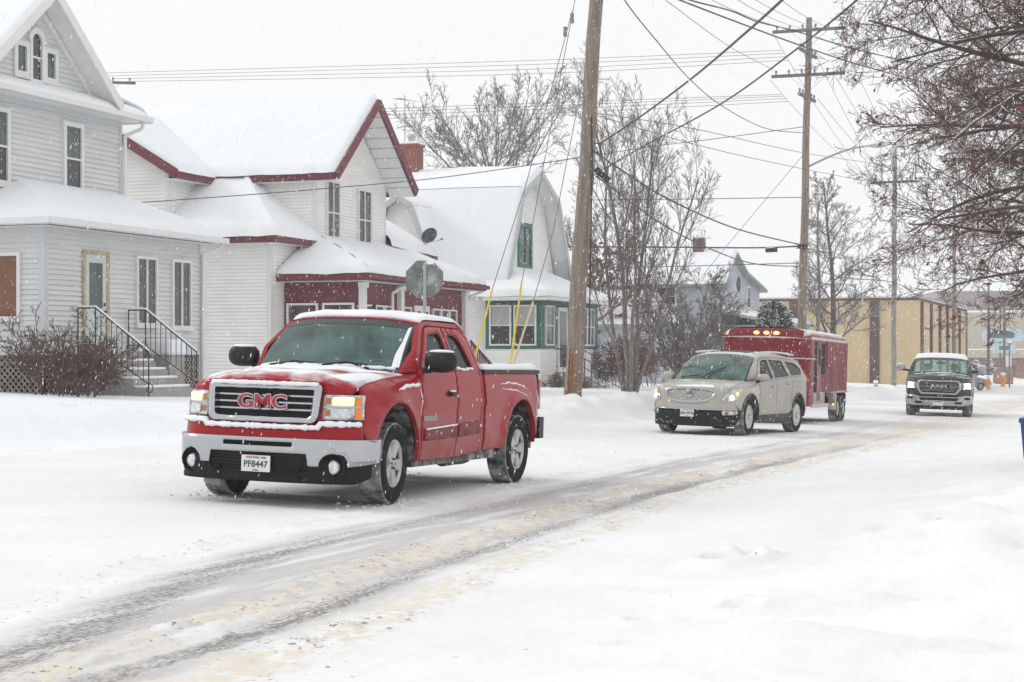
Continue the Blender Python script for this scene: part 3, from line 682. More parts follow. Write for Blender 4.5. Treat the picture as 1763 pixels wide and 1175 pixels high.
# side stairs
srl = MB(); srl.bar((9.0, -.15, 1.28), (11.4, -.15, .34), .06, .09); srl = srl.build('stair_railing', maroon, h2)
MB().bar((9.0, -.15, .72), (11.4, -.15, -.22), .05, .08).build('bottom_rail', maroon, srl)
for i in range(14):
    f = (i + .5) / 14; MB().bar((9.0 + 2.4 * f, -.15, .72 - .94 * f), (9.0 + 2.4 * f, -.15, 1.28 - .94 * f), .035, .035, (0, 1, 0)).build('baluster', maroon, srl)
MB().bar((9.0, -.15, 1.345), (11.4, -.15, .405), .07, .05).build('rail_snow', snow_m, srl)
MB().box(11.36, 11.48, -.21, -.09, -.4, .55).build('newel_post', maroon, srl)
for i in range(5): MB().box(9.0 + .46 * i, 9.0 + .46 * (i + 1), -.1, 1.1, -.4, .75 - .2 * i).build('step', mat('painted_step', (.30, .27, .26), .8, snow=(.6, .8, .2)), h2)

# ---------------------------------------------------------------- white gambrel house with green porch
x, y = Hxy(59.9, -20.0); Z0 = .25
h3 = empty('gambrel_house', (x, y, Z0), HROT, 'white gambrel-roofed house with green window trim and low green porch', 'house')
zc = lambda z: z - .25
g3 = [(0, zc(4.25)), (1.45, zc(7.35)), (3.55, zc(8.3)), (5.65, zc(7.35)), (7.1, zc(4.25))]
siding(h3, FR(0, 2.0), [(0, 0), (7.1, 0)] + g3[::-1], white_sid, .10, 'gable_wall')
siding(h3, SD(0, 2.0), [(0, 0), (9, 0), (9, zc(4.2)), (0, zc(4.2))], white_sid, .10, 'side_wall')
MB().box(.03, 7.07, 2.03, 11, 0, zc(4.2)).build('house_core', white_sid, h3)
MB().box(-.03, .1, 1.97, 2.1, 0, zc(4.2)).build('corner_board', white_trim, h3)
R = Roof()
OB = 1.35
gx = [(-.35, zc(3.95)), (1.40, zc(7.48)), (3.55, zc(8.45)), (5.70, zc(7.48)), (7.35, zc(4.3))]
def gp(i, b): return (gx[i][0], b, gx[i][1])
R.plane(gp(0, 11), gp(0, OB), gp(1, OB), gp(1, 11), t=.12, snow=.2, free=(1, 1, 0, 0), seed=31)
R.plane(gp(1, 11), gp(1, OB), gp(2, OB), gp(2, 11), t=.12, snow=.22, free=(0, 1, 0, 0), seed=32)
R.plane(gp(3, OB), gp(3, 11), gp(2, 11), gp(2, OB), t=.12, snow=.18, free=(0, 0, 0, 1), seed=33)
R.plane(gp(4, OB), gp(4, 11), gp(3, 11), gp(3, OB), t=.12, snow=.08, free=(1, 0, 0, 1), seed=34)
# side dormer with its own gambrel
dz = [(4.0, zc(4.2)), (4.95, zc(6.95)), (5.5, zc(7.3)), (6.05, zc(6.95)), (7.0, zc(4.2))]
for i, j in ((0, 1), (1, 2), (3, 2), (4, 3)):
    a, b_ = dz[i], dz[j]
    fr = (1, 0, 0, 1) if i in (0, 1) else (1, 1, 0, 0)
    if i in (0, 1): R.plane((-.75, a[0], a[1]), (2.2, a[0], a[1]), (2.2, b_[0], b_[1]), (-.75, b_[0], b_[1]), t=.1, snow=.12, free=fr, seed=35 + i)
    else: R.plane((2.2, a[0], a[1]), (-.75, a[0], a[1]), (-.75, b_[0], b_[1]), (2.2, b_[0], b_[1]), t=.1, snow=.12, free=fr, seed=35 + i)
# porch roof
R.plane((-1.05, -.45, zc(3.5)), (7.0, -.45, zc(3.5)), (6.0, 2.0, zc(4.5)), (.9, 2.0, zc(4.55)), t=.16, snow=.2, free=(1, 0, 0, 0), seed=41)
R.plane((-1.05, 2.6, zc(3.5)), (-1.05, -.45, zc(3.5)), (.9, 2.0, zc(4.55)), (.8, 2.6, zc(4.55)), t=.16, snow=.2, free=(1, 0, 0, 0), seed=42)
R.build(h3, mat('pale_fascia', (.50, .51, .51), .6))
siding(h3, SD(-.4, 0), [(4.15, zc(4.2)), (6.85, zc(4.2)), (6.0, zc(6.88)), (5.5, zc(7.2)), (5.0, zc(6.88))], white_sid, .10, 'dormer_wall')
for i in range(4):
    b_ = MB(); b_.bar((gx[i][0], OB - .03, gx[i][1] - .12), (gx[i + 1][0], OB - .03, gx[i + 1][1] - .12), .04, .24); b_.build('rake_board', mat('grey_trim2', (.47, .49, .50), .5), h3)
    q0, q1 = gx[i], gx[i + 1]
    MB().hexa([(q0[0], OB, q0[1] - .16), (q1[0], OB, q1[1] - .16), (q1[0], 2.0, q1[1] - .16), (q0[0], 2.0, q0[1] - .16), (q0[0], OB, q0[1] - .14), (q1[0], OB, q1[1] - .14), (q1[0], 2.0, q1[1] - .14), (q0[0], 2.0, q0[1] - .14)]).build('soffit', white_trim, h3)
for i in range(4):
    b_ = MB(); b_.bar((-.8, dz[i][0], dz[i][1] - .08), (-.8, dz[i + 1][0], dz[i + 1][1] - .08), .04, .2); b_.build('dormer_rake_board', mat('grey_trim2', (.47, .49, .50), .5), h3)
gw = MB(); F = FR(0, 2.0)
window(h3, F, 2.55, 4.15, zc(4.65), zc(6.45), green_tr, 2, 2, .2, pane_g, sm_=white_trim)
fbox(MB(), F, 3.35, 3.7, zc(7.55), zc(7.85), .003, .03).build('gable_vent', MATS['grey_trim2'], h3)
# porch
A0, A1 = -.6, 6.5; b3 = MB()
F = FR(A0, 0); S = SD(A0, 0); W_ = A1 - A0
MB().box(A0 + .02, A1 - .02, .02, 2.0, 0, zc(3.4)).build('porch_core', dark_void, h3)
siding(h3, F, [(0, -.3), (W_, -.3), (W_, zc(1.62)), (0, zc(1.62))], white_sid, .10, 'porch_base'); siding(h3, S, [(0, -.3), (2.1, -.3), (2.1, zc(1.62)), (0, zc(1.62))], white_sid, .10, 'porch_base')
fbox(b3, F, 0, W_, zc(3.19), zc(3.42), -.02, .01); fbox(b3, S, .01, 2.1, zc(3.19), zc(3.42), -.02, .01)
fbox(b3, F, 0, W_, zc(1.60), zc(1.72), -.02, .03); fbox(b3, S, .01, 2.1, zc(1.60), zc(1.72), -.02, .03)
fbox(b3, F, 0, .42, zc(1.72), zc(3.19), -.02, .011); fbox(b3, S, .011, .14, zc(1.72), zc(3.19), -.02, .012); fbox(b3, S, 1.94, 2.1, zc(1.72), zc(3.19), -.02, .012); fbox(b3, S, 1.0, 1.1, zc(1.72), zc(3.19), -.02, .012)
fbox(b3, F, 1.45, 1.9, zc(1.72), zc(3.19), -.02, .011); fbox(b3, F, 3.1, 4.5, zc(1.72), zc(3.19), -.02, .011); fbox(b3, F, 6.5, W_, zc(1.72), zc(3.19), -.02, .011)
b3.build('porch_frame', green_tr, h3)
window(h3, S, .14, 1.0, zc(1.72), zc(3.19), white_trim, 1, 2, .06, pane_m, top_pm=blind_m, sill=False)
window(h3, S, 1.1, 1.94, zc(1.72), zc(3.19), white_trim, 1, 2, .06, pane_m, top_pm=blind_m, sill=False)
window(h3, F, .45, 1.42, zc(1.72), zc(3.19), white_trim, 1, 2, .06, pane_g, sill=False)
window(h3, F, 4.55, 5.5, zc(1.72), zc(3.19), white_trim, 2, 2, .06, pane_g, sill=False); window(h3, F, 5.5, 6.45, zc(1.72), zc(3.19), white_trim, 2, 2, .06, pane_g, sill=False)
dd = fbox(MB(), F, 1.95, 3.05, zc(.75), zc(3.15), .0, .05).build('porch_door', white_trim, h3); fbox(MB(), F, 2.1, 2.9, zc(.95), zc(3.0), .051, .06).build('door_glass', pane_m, dd)
for i in range(4):
    MB().box(A0 + 1.7, A0 + 3.3, -.35 - .32 * (i + 1), -.0 if i == 0 else -.35 - .32 * i, -.4, .5 - .16 * i).build('step', mat('snowy_step', (.4, .39, .37), .8, snow=(.5, .8, .1)), h3)
for ax in (A0 + 1.6, A0 + 3.4):
    rr = MB().tube([(ax, -.05, 1.35), (ax, -.5, 1.35), (ax, -2.0, .55)], .022, 6).build('railing', iron, h3)
    MB().tube([(ax, -.05, .7), (ax, -.5, .7), (ax, -2.0, -.1)], .016, 6).build('lower_rail', iron, rr)
    for i in range(8):
        yy = -.1 - 1.85 * i / 7; zt = 1.35 - max(0, -yy - .5) * .533
        MB().tube([(ax, yy, zt - 1.0), (ax, yy, zt)], .013, 5).build('baluster', iron, rr)
gutter(h3, [(-1.1, 2, zc(3.4)), (-1.1, -.5, zc(3.4)), (7.05, -.5, zc(3.4))])
downspout(h3, [(-.35, 2.3, zc(3.8)), (-.25, 2.15, zc(3.55)), (-.06, 2.2, zc(3.3)), (-.06, 2.2, .1)])
# brick chimney on the gambrel ridge
ch = MB().box(3.22, 3.86, 6.4, 7.04, zc(7.9), zc(9.55)).build('chimney', mortar, h3)
cbk = MB().box(-.105, .105, -.055, .055, -.033, .033).mesh('brick', brick_m)
def bricks(parent, x0, x1, y0, y1, z0, z1, bl=.215, bh=.075):
    n = 0; z = z0; r = 0
    while z < z1:
        for face in (0, 1):
            lo, hi = (x0, x1) if face == 0 else (y0, y1); q = lo - (bl / 2 if r % 2 else 0)
            while q < hi - .02:
                a, b = max(q, lo), min(q + bl, hi); c = (a + b) / 2; w_ = b - a - .012
                if w_ > .03:
                    o = link_mesh('brick', cbk, parent); k = w_ / .21
                    if face == 0: o.location = (c, y0 - .0 + .05, z + bh / 2); o.scale = (k, 1.12, 1)
                    else: o.location = (x0 + .05, c, z + bh / 2); o.rotation_euler = (0, 0, math.pi / 2); o.scale = (k, 1.12, 1)
                    n += 1
                q += bl
        z += bh; r += 1
    return n
bricks(ch, 3.22, 3.86, 6.4, 7.04, zc(8.3), zc(9.5))
MB().box(3.16, 3.92, 6.34, 7.1, zc(9.55), zc(9.66)).build('chimney_cap', brick_m, ch); bevel(MB().box(3.16, 3.92, 6.34, 7.1, zc(9.66), zc(9.76)).build('cap_snow', snow_m, ch), .04)
fl = MB().lathe([(0.001, 0), (.13, 0), (.13, .25), (.2, .25), (.2, .3), (.13, .38), (.001, .4)], 12, 'z', (3.5, 6.75, zc(9.7))).build('flue_cap', alum, ch)

# ---------------------------------------------------------------- blue-grey house further on
x, y = Hxy(84, -19.0); Z0 = -.35
h4 = empty('blue_house', (x, y, Z0), HROT, 'pale blue house with snow-covered roof behind the bare trees', 'house')
blue_sid = mat('blue_siding', (.52, .55, .60), .6, var=.05)
siding(h4, SD(0, 0), [(0, 0), (13, 0), (13, 5.35), (0, 5.35)], blue_sid, .12, 'side_wall')
siding(h4, FR(0, 0), [(0, 0), (9.4, 0), (9.4, 5.2), (5, 5.9), (2.3, 6.9), (0, 5.35)], blue_sid, .12, 'gable_wall')
MB().box(.04, 9.3, .04, 13, 0, 5.3).build('house_core', blue_sid, h4)
R = Roof()
R.plane((-.45, 13, 5.2), (-.45, -.35, 5.2), (2.3, -.35, 6.9), (2.3, 13, 6.9), t=.14, free=(1, 1, 0, 0), seed=51)
R.plane((5, -.35, 5.95), (5, 13, 5.95), (2.3, 13, 6.9), (2.3, -.35, 6.9), t=.14, free=(0, 0, 0, 1), seed=52)
R.plane((10, -.35, 5.2), (10, 13, 5.2), (5, 13, 5.95), (5, -.35, 5.95), t=.14, free=(1, 0, 0, 1), seed=53)
R.plane((-.5, -3.0, 3.3), (9.4, -3.0, 3.3), (9.4, 0, 3.9), (-.5, 0, 3.9), t=.14, free=(1, 0, 0, 1), seed=54)
R.plane((-3.4, 9, 3.2), (-3.4, 1.2, 3.2), (0, 3.4, 5.0), (0, 9, 5.0), t=.14, free=(1, 1, 0, 0), seed=55)
R.build(h4, mat('blue_fascia', (.35, .37, .36), .7))
siding(h4, SD(-3.0, 1.6), [(0, 0), (7, 0), (7, 3.1), (0, 3.1)], blue_sid, .12, 'lean_to_wall')
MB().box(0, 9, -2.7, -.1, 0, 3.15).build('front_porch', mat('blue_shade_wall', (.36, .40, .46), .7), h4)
window(h4, FR(0, -2.7), 1.2, 2.6, 1.2, 2.7, white_trim, 1, 2, .09, pane_m); window(h4, FR(0, -2.7), 4.2, 5.8, 1.2, 2.7, white_trim, 1, 2, .09, pane_m)
window(h4, FR(0, 0), 5.9, 6.9, 4.1, 5.3, white_trim, 1, 2, .09, pane_m); window(h4, SD(0, 0), 2.2, 3.3, 4.1, 5.1, white_trim, 1, 2, .09, pane_m)
dc = MB().lathe([(.001, .06), (.3, .03), (.42, -.03)], 16, 'y', (1.75, -.5, 5.2)).build('satellite_dish', mat('dark_dish', (.08, .08, .085), .5), h4)
c4 = MB().box(2.02, 2.56, 1.35, 1.89, 6.4, 7.6).build('chimney', mat('dark_brick', (.17, .105, .09), .9, var=.25, vscale=10), h4); bevel(MB().box(1.98, 2.60, 1.31, 1.93, 7.6, 7.68).build('cap_snow', snow_m, c4), .03)

# satellite dish on the maroon house roof, TV antenna mast
p = pxp(748, 405, 57.5); dish = empty('satellite_dish', p + Vector((-.2, 0, -.5)), HROT, 'dark grey satellite dish on the snowy maroon-trimmed roof', 'satellite dish')
dm = MATS['dark_dish']
q = MB()
for i in range(7):
    pass
pr = [(0.001, .07), (.12, .06), (.22, .03), (.33, -.04)]
dm_o = MB().lathe(pr, 24, 'y'); dm_o = dm_o.build('reflector', dm, dish, True); dm_o.location = (0, 0, .5); dm_o.rotation_euler = (math.radians(28), 0, math.radians(-25)); dm_o.scale = (1, 1, .85)
MB().tube([(0, .1, .45), (-.05, .1, .2), (-.22, .1, 0), (-.22, .1, -.15)], .022, 6).build('mast', mat('grey_mast', (.3, .3, .31), .4), dish)
MB().tube([(0, .05, .25), (.25, -.35, .35)], .012, 5).build('feed_arm', MATS['grey_mast'], dish); MB().ellipsoid((.26, -.37, .37), (.04, .06, .04), 8, 6).build('feed_horn', MATS['grey_mast'], dish)
p = pxp(697, 252, 70); ant = empty('tv_antenna', p, HROT, 'thin rooftop television antenna beside the brick chimney', 'antenna')
MB().tube([(0, 0, -.8), (0, 0, 2.05)], .02, 6).build('mast', MATS['grey_mast'], ant)
MB().tube([(-.6, -.3, 1.75), (.75, .3, 2.0)], .015, 5).build('boom', MATS['grey_mast'], ant)
for i in range(6):
    f = i / 5; c = Vector((-.6 + 1.35 * f, -.3 + .6 * f, 1.75 + .25 * f)); l_ = .5 - .06 * i
    MB().tube([c + Vector((-l_ * .4, l_, .05)), c - Vector((-l_ * .4, l_, .05))], .008, 4).build('element', MATS['grey_mast'], ant)
# ------------------------------------------------------------------ utility poles and wires
pole_m = mat('weathered_pole', (.24, .195, .16), .85, var=.35, vscale=5, stretch=(3, 3, .25), bump=.012, bscale=14, dirt=(.25, (.30, .15, .08)), dscale=1.6)
pole_g = mat('grey_pole', (.27, .24, .215), .85, var=.25, vscale=5, stretch=(3, 3, .3), bump=.01)
arm_m = mat('crossarm_wood', (.17, .15, .14), .85, var=.2, snow=(.6, .8, .3))
ins_m = mat('insulator', (.20, .20, .21), .3)
wire_m = mat('wire', (.05, .05, .055), .6); wire_l = mat('bare_wire', (.16, .16, .17), .5)
def pole(name, label, u, v, Yd, top_v, r0, r1, lean=0.0, m=pole_m, group=None):
    p = pxp(u, v, Yd); h = (v - top_v) / FPX * Yd + .6
    root = empty(name, p - Vector((0, 0, .5)), 0, label, 'utility pole', group)
    pts = [(lean * h * i / 12 + .02 * math.sin(i * 1.3), 0, h * i / 12) for i in range(13)]
    MB().tube(pts, [r0 + (r1 - r0) * i / 12 for i in range(13)], 16).build('shaft', m, root, True)
    return root, p, h
p1, P1, H1 = pole('utility_pole', 'thick leaning brown utility pole in front of the gambrel house', 983, 686, 45, -150, .235, .165, .0605)
def on1(v): return Vector((pxp(983 + (686 - v) * .0605, v, 45)))
# splintered orange base, hardware
for i in range(5):
    a = i * .35 - .9; pts = [Vector((.235 * math.cos(-1.2 + a), .235 * math.sin(-1.2 + a), .4)), Vector((.23 * math.cos(-1.2 + a) + .03, .23 * math.sin(-1.2 + a), .9 + .35 * i % 1.0)), Vector((.22 * math.cos(-1.2 + a) + .07, .21 * math.sin(-1.2 + a), 1.7))]
    MB().tube(pts, [.02, .03, .012], 5).build('split_wood', mat('split_wood', (.30, .13, .06), .9, var=.35, vscale=9), p1)
q = on1(248) - Vector(p1.location)
MB().tube([q + Vector((.18, -.1, 0)), q + Vector((.36, -.14, 0)), q + Vector((.36, -.14, -.28))], .022, 6).build('bracket', iron, p1)
q = on1(300) - Vector(p1.location); MB().tube([q + Vector((.28, -.2, .12)), q + Vector((.62, -.2, -.2))], .085, 8).build('splice_case', mat('black_plastic', (.02, .02, .022), .5, snow=(.7, .9, .5)), p1)
MB().tube([q + Vector((.17, -.2, 1.5)), q + Vector((.19, -.2, .4)), q + Vector((.16, -.2, -1.4)), q + Vector((.1, -.22, -4.4))], .018, 6).build('riser_cable', iron, p1)

p2, P2, H2 = pole('utility_pole', 'tall straight pole carrying two pairs of crossarms behind the red trailer', 1378, 676, 76, 35, .21, .13, .0225)
def on2(v): return pxp(1378 + (676 - v) * .0225, v, 76)
def crossarm(root, c, half, d, m=arm_m, n_ins=6):
    c = Vector(c) - Vector(root.location); d = Vector(d).normalized()
    am = MB().bar(c - d * half, c + d * half, .1, .13).build('crossarm', m, root)
    for i in range(n_ins):
        f = -1 + 2 * (i + .35) / (n_ins - .3); q_ = c + d * half * f
        MB().lathe([(.001, 0), (.03, 0), (.03, .08), (.055, .1), (.055, .15), (.03, .2), (.001, .2)], 8, 'z', q_ + Vector((0, 0, .06))).build('insulator', ins_m, am)
    for sg in (-1, 1): MB().bar(c + d * half * .5 * sg + Vector((0, -.06, -.05)), c + Vector((0, -.1, -.75)), .03, .012).build('brace', ins_m, am)
nrm = Vector((DY, -DX, 0)); alg = Vector((DX, DY, 0))
crossarm(p2, on2(53) + Vector((0, -.14, 0)), 1.6, nrm); crossarm(p2, on2(130) + Vector((0, -.14, 0)), 1.6, nrm)
crossarm(p2, on2(92) + Vector((0, .0, 0)), 1.3, alg + nrm * .1); crossarm(p2, on2(168), 1.3, alg + nrm * .1)
q = on2(290) - Vector(p2.location)
arm_pts = [q + Vector((2.75 * f, -.3 * f, .95 * math.sin(f * 1.45))) for f in [i / 10 for i in range(11)]]
MB().tube(arm_pts, [.05 - .015 * i / 10 for i in range(11)], 8).build('lamp_arm', mat('lamp_steel', (.33, .34, .35), .5), p2)
e = arm_pts[-1]; MB().ellipsoid(e + Vector((.3, -.03, .0)), (.36, .15, .10), 14, 8).build('lamp_head', mat('lamp_grey', (.45, .46, .47), .5), p2, True)
bx_ = on2(425) - Vector(p2.location); MB().box(bx_.x - .3, bx_.x + .12, bx_.y - .3, bx_.y - .16, bx_.z - .1, bx_.z + .1).build('cable_clamp', iron, p2)

p3, P3, H3 = pole('utility_pole', 'grey utility pole standing before the tan building', 1538, 672, 106, 272, .175, .13, .006, pole_g)
def on3(v): return pxp(1538 + (672 - v) * .006, v, 106)
crossarm(p3, on3(314) + Vector((0, -.14, 0)), 1.5, nrm, n_ins=4)
MB().lathe([(.001, 0), (.2, .02), (.2, .75), (.1, .85), (.001, .85)], 12, 'z', on3(395) - Vector(p3.location) + Vector((-.1, -.33, 0))).build('transformer_can', mat('can_grey', (.35, .36, .37), .5), p3)
p4, P4, H4 = pole('utility_pole', 'far grey utility pole just right of the tan building corner', 1643, 662, 142, 340, .18, .13, 0.0, pole_g)
def on4(v): return pxp(1643, v, 142)
crossarm(p4, on4(365) + Vector((0, -.14, 0)), 1.4, nrm, n_ins=4)
p5, P5, H5 = pole('utility_pole', 'distant pole top with crossarm showing behind the grey house gable', 178, 700, 86, 128, .18, .13, 0, pole_g)
crossarm(p5, pxp(180, 142, 86), 1.5, (DY, .2, 0), n_ins=4)

def wire(label, pts, r=.012, sag=0.0, m=wire_m, group=None, n=24, name='overhead_wire'):
    """catenary through two points, or a smooth curve through several"""
    pts = [Vector(p) for p in pts]
    if len(pts) == 2:
        a, b = pts; P = []
        for i in range(n + 1):
            f = i / n; p = a.lerp(b, f); p.z -= sag * 4 * f * (1 - f); P.append(p)
    else:
        P = []; k = len(pts)
        for i in range(k - 1):
            q0, q1, q2, q3 = pts[max(i - 1, 0)], pts[i], pts[i + 1], pts[min(i + 2, k - 1)]
            for j in range(8):
                t = j / 8; P.append(.5 * ((2 * q1) + (q2 - q0) * t + (2 * q0 - 5 * q1 + 4 * q2 - q3) * t * t + (3 * q1 - q0 - 3 * q2 + q3) * t ** 3))
        P.append(pts[-1])
    o = MB().tube(P, r, 5).build(name, m, None, True)
    return tag(o, label, 'wire', group)
wire('thick black cable rising from the leaning pole to the top edge', [on1(248) + Vector((.36, -.14, 0)), pxp(1100, 203, 40), pxp(1190, 136, 34), pxp(1280, 60, 27), pxp(1352, -5, 23), pxp(1470, -120, 18)], .021)
wire('black cable crossing before the double-armed pole up to the oak', [pxp(1005, 312, 47), pxp(1090, 262, 42), pxp(1240, 180, 36), pxp(1370, 86, 30), pxp(1476, 0, 25), pxp(1560, -75, 22)], .017)
wire('black telephone cable sagging from the leaning pole towards the red trailer', [on1(262) + Vector((.2, -.2, 0)), pxp(1080, 300, 48), pxp(1160, 348, 55), pxp(1270, 395, 65), on2(423)], .028)
wire('lower cable from the splice case down to the double-armed pole', [on1(305) + Vector((.3, -.2, 0)), pxp(1141, 387, 53), pxp(1230, 432, 61), pxp(1302, 455, 68), on2(459)], .022)
wire('level cable with hanging splice loop at roof height of the blue house', [pxp(950, 425, 82), pxp(1160, 426, 79), pxp(1300, 427, 77), on2(424)], .034)
MBs = MB().tube([pxp(1318, 431, 76.6), pxp(1338, 430, 76.6)], .11, 8).build('splice_case', MATS['black_plastic'], None); tag(MBs, 'black splice case hanging on the level cable', 'cable box')
wire('thin level cable just under the splice loop cable', [pxp(1008, 462, 82), pxp(1200, 458, 79), on2(453)], .018)
for i, vv in enumerate((87, 92, 98, 104)):
    wire(('topmost', 'second', 'third', 'lowest')[i] + ' of four parallel thin wires in the upper row over the houses', [pxp(1345 + 4 * i, vv, 75 + .5 * i), pxp(900, vv + 18 + i * 2, 79), pxp(182 + 6 * i, 126 + 5 * i, 86)], .011, m=wire_l, group='upper row of street wires')
for i, vv in enumerate((163, 166, 170, 175)):
    wire(('topmost', 'second', 'third', 'lowest')[i] + ' of four parallel thin wires in the lower row over the houses', [pxp(1345 + 4 * i, vv, 75 + .5 * i), pxp(900, vv + 16 + i * 2, 79), pxp(150, 205 + 5 * i, 88)], .011, m=wire_l, group='lower row of street wires')
wire('thin wire sagging from the top edge to the double-armed pole', [pxp(1010, -110, 30), pxp(1075, 0, 38), pxp(1130, 70, 45), pxp(1188, 137, 55), pxp(1245, 184, 62), pxp(1320, 222, 70), on2(229)], .016)
wire('thin straight wire ending at the lower crossarm left tip', [pxp(1085, -40, 40), pxp(1145, 0, 46), pxp(1255, 80, 62), pxp(1332, 121, 75)], .012, m=wire_l)
wire('upper of two dark cables curving past the pole into the oak', [pxp(1110, -30, 30), pxp(1186, 0, 34), pxp(1258, 19, 38), pxp(1305, 38, 40), pxp(1369, 54, 43), pxp(1500, 92, 50), pxp(1680, 130, 60)], .018)
wire('lower of two dark cables curving past the pole into the oak', [pxp(1110, -25, 30), pxp(1169, 0, 34), pxp(1273, 40, 38), pxp(1385, 81, 43), pxp(1500, 118, 50), pxp(1680, 165, 60)], .018)
for k, (a, b) in enumerate((((1215, -5, 40), (1388, 52, 75)), ((1262, -5, 40), (1400, 50, 75)), ((1292, -5, 42), (1440, 52, 75)), ((1332, -10, 42), (1446, 50, 75)))):
    wire(('leftmost', 'second from left', 'third from left', 'rightmost')[k] + ' of four faint wires running up from the top crossarm', [pxp(*a), pxp(*b)], .009, .2, wire_l, 'wires above the top crossarm')
for k, (a, b) in enumerate((((1332, 60), (1500, 316)), ((1446, 60), (1575, 316)), ((1326, 138), (1510, 318)), ((1442, 138), (1570, 318)), ((1405, 95), (1530, 322)), ((1408, 170), (1555, 322)))):
    wire('thin wire slanting between the crossarm poles from the ' + ('top arm left tip', 'top arm right tip', 'lower arm left tip', 'lower arm right tip', 'upper side arm', 'lower side arm')[k], [pxp(a[0], a[1], 75.8), pxp(b[0], b[1], 105.8)], .011, .35, wire_l, 'wires between the crossarm poles')
wire('upper of two thin wires fanning right from the leaning pole', [on1(193), pxp(1194, 222, 55), pxp(1375, 262, 74), pxp(1500, 281, 90), pxp(1640, 300, 110)], .014, m=wire_l)
wire('lower of two thin wires fanning right from the leaning pole', [on1(194), pxp(1146, 235, 52), pxp(1257, 264, 62), on2(292), pxp(1530, 320, 105)], .014, m=wire_l)
wire('thin wire rising slightly rightward to the double-armed pole', [pxp(880, 290, 80), pxp(1115, 254, 78), pxp(1242, 238, 77), on2(218)], .016)
wire('short thin level wire left of the double-armed pole', [pxp(1000, 345, 82), pxp(1200, 343, 79), on2(340)], .018)
wire('guy wire slanting down left from the double-armed pole', [on2(262), pxp(1238, 440, 74), pxp(1120, 590, 72)], .012, m=wire_l)
wire('service wire crossing in front of the white maroon house', [on1(270), pxp(760, 306, 43.5), pxp(559, 325, 43), pxp(463, 333, 42.6), pxp(300, 345, 41.5), pxp(208, 351, 41)], .011)
wire('cable between the grey poles along the road', [on2(456), pxp(1450, 478, 88), on3(487), pxp(1590, 513, 120), on4(520), pxp(1763, 545, 180)], .025)
wire('upper cable between the grey poles into the distance', [on2(405), pxp(1450, 440, 88), on3(455), on4(480), pxp(1763, 520, 180)], .02, m=wire_l)
wire('thin loop hanging down the leaning pole', [on1(195), on1(225) + Vector((.5, -.1, 0)), on1(262) + Vector((.75, 0, -.3)), on1(305) + Vector((.9, 0, -.5))], .009)
# guy wires with yellow guards
yel = mat('yellow_guard', (.75, .52, .03), .5); pal = mat('faded_guard', (.62, .52, .32), .6)
top1 = on1(-145)
for (gt, gb_, Yd, m_, lab) in (((847, 500), (821, 604), 43.5, yel, 'left guy wire of the leaning pole with bright yellow guard'), ((898, 488), (877, 640), 42.5, yel, 'middle guy wire of the leaning pole with yellow guard'), ((918, 520), (880, 640), 42.0, pal, 'right guy wire of the leaning pole with faded pale guard')):
    a = pxp(gt[0], gt[1], Yd); b = pxp(gb_[0], gb_[1], Yd - .2)
    rt = empty('guy_wire', b, 0, lab, 'guy wire')
    dirv = (a - b).normalized()
    tp = on1(-60) if m_ is pal else on1(-120)
    if gt[0] == 847: mid = pxp(905, 320, 43.8); tp2 = pxp(985, 20, 44.6)
    elif gt[0] == 898: mid = pxp(933, 300, 43.5); tp2 = pxp(990, 0, 44.6)
    else: mid = pxp(952, 400, 43.2); tp2 = pxp(1001, 150, 44.6)
    pts = [b - b - dirv * .8, a - b, mid - b, tp2 - b]
    MB().tube(pts, .011, 5).build('strand', wire_l, rt)
    MB().tube([b - b - dirv * .3, a - b], .026, 8).build('guard', m_, rt)
# strain insulators near the top
for (u, v) in ((973, 55), (985, 32)):
    o = MB().lathe([(.001, -.14), (.05, -.12), (.05, .12), (.001, .14)], 8, 'z').build('strain_insulator', ins_m); o.location = pxp(u, v, 44.3); tag(o, 'left strain insulator hanging beside the leaning pole top' if u == 973 else 'right strain insulator hanging beside the leaning pole top', 'insulator')

# ------------------------------------------------------------------ stop sign seen from behind
pz = pxp(731, 481, 35.6); gx_, gy_ = pz.x, pz.y; g0 = gz(gx_, gy_)
ss = empty('stop_sign', (gx_, gy_, g0 - .3), math.radians(4), 'back of an octagonal street sign on a galvanised post, dusted with snow', 'street sign')
hz_ = pz.z - g0 + .3; r8 = .38 / math.cos(math.pi / 8)
oc = [(r8 * math.cos(math.pi / 8 + i * math.pi / 4), r8 * math.sin(math.pi / 8 + i * math.pi / 4)) for i in range(8)]
sb = MB(); n8 = 8; sb.add([(x_, -.002, hz_ + z_) for x_, z_ in oc] + [(x_, .002, hz_ + z_) for x_, z_ in oc], [tuple(range(8))] + [(i, i + 8, (i + 1) % 8 + 8, (i + 1) % 8) for i in range(8)])
sb.build('sign_back', mat('sign_back', (.17, .18, .165), .5, metal=.4, var=.25, vscale=4, dirt=(.35, (.8, .82, .84)), dscale=3), ss)
sf = MB(); sf.poly([(x_ * .97, .0035, hz_ + z_ * .97) for x_, z_ in oc]); sf.build('sign_face', mat('stop_red', (.5, .02, .03), .4), ss)
po = MB(); po.box(-.03, .03, -.035, -.005, 0, hz_ + .36); po.build('post', mat('galvanised_post', (.36, .42, .45), .45, metal=.5, var=.2, vscale=20), ss)
for i in range(24): MB().lathe([(.001, -.001), (.008, -.001), (.008, .0)], 6, 'y', (0, -.0365, .9 + i * .1)).build('post_hole', dark_void, ss) if i < 22 else None
bevel(MB().box(.03, .19, -.012, .014, hz_ + .30, hz_ + .395).build('snow_cap', snow_m, ss), .02)

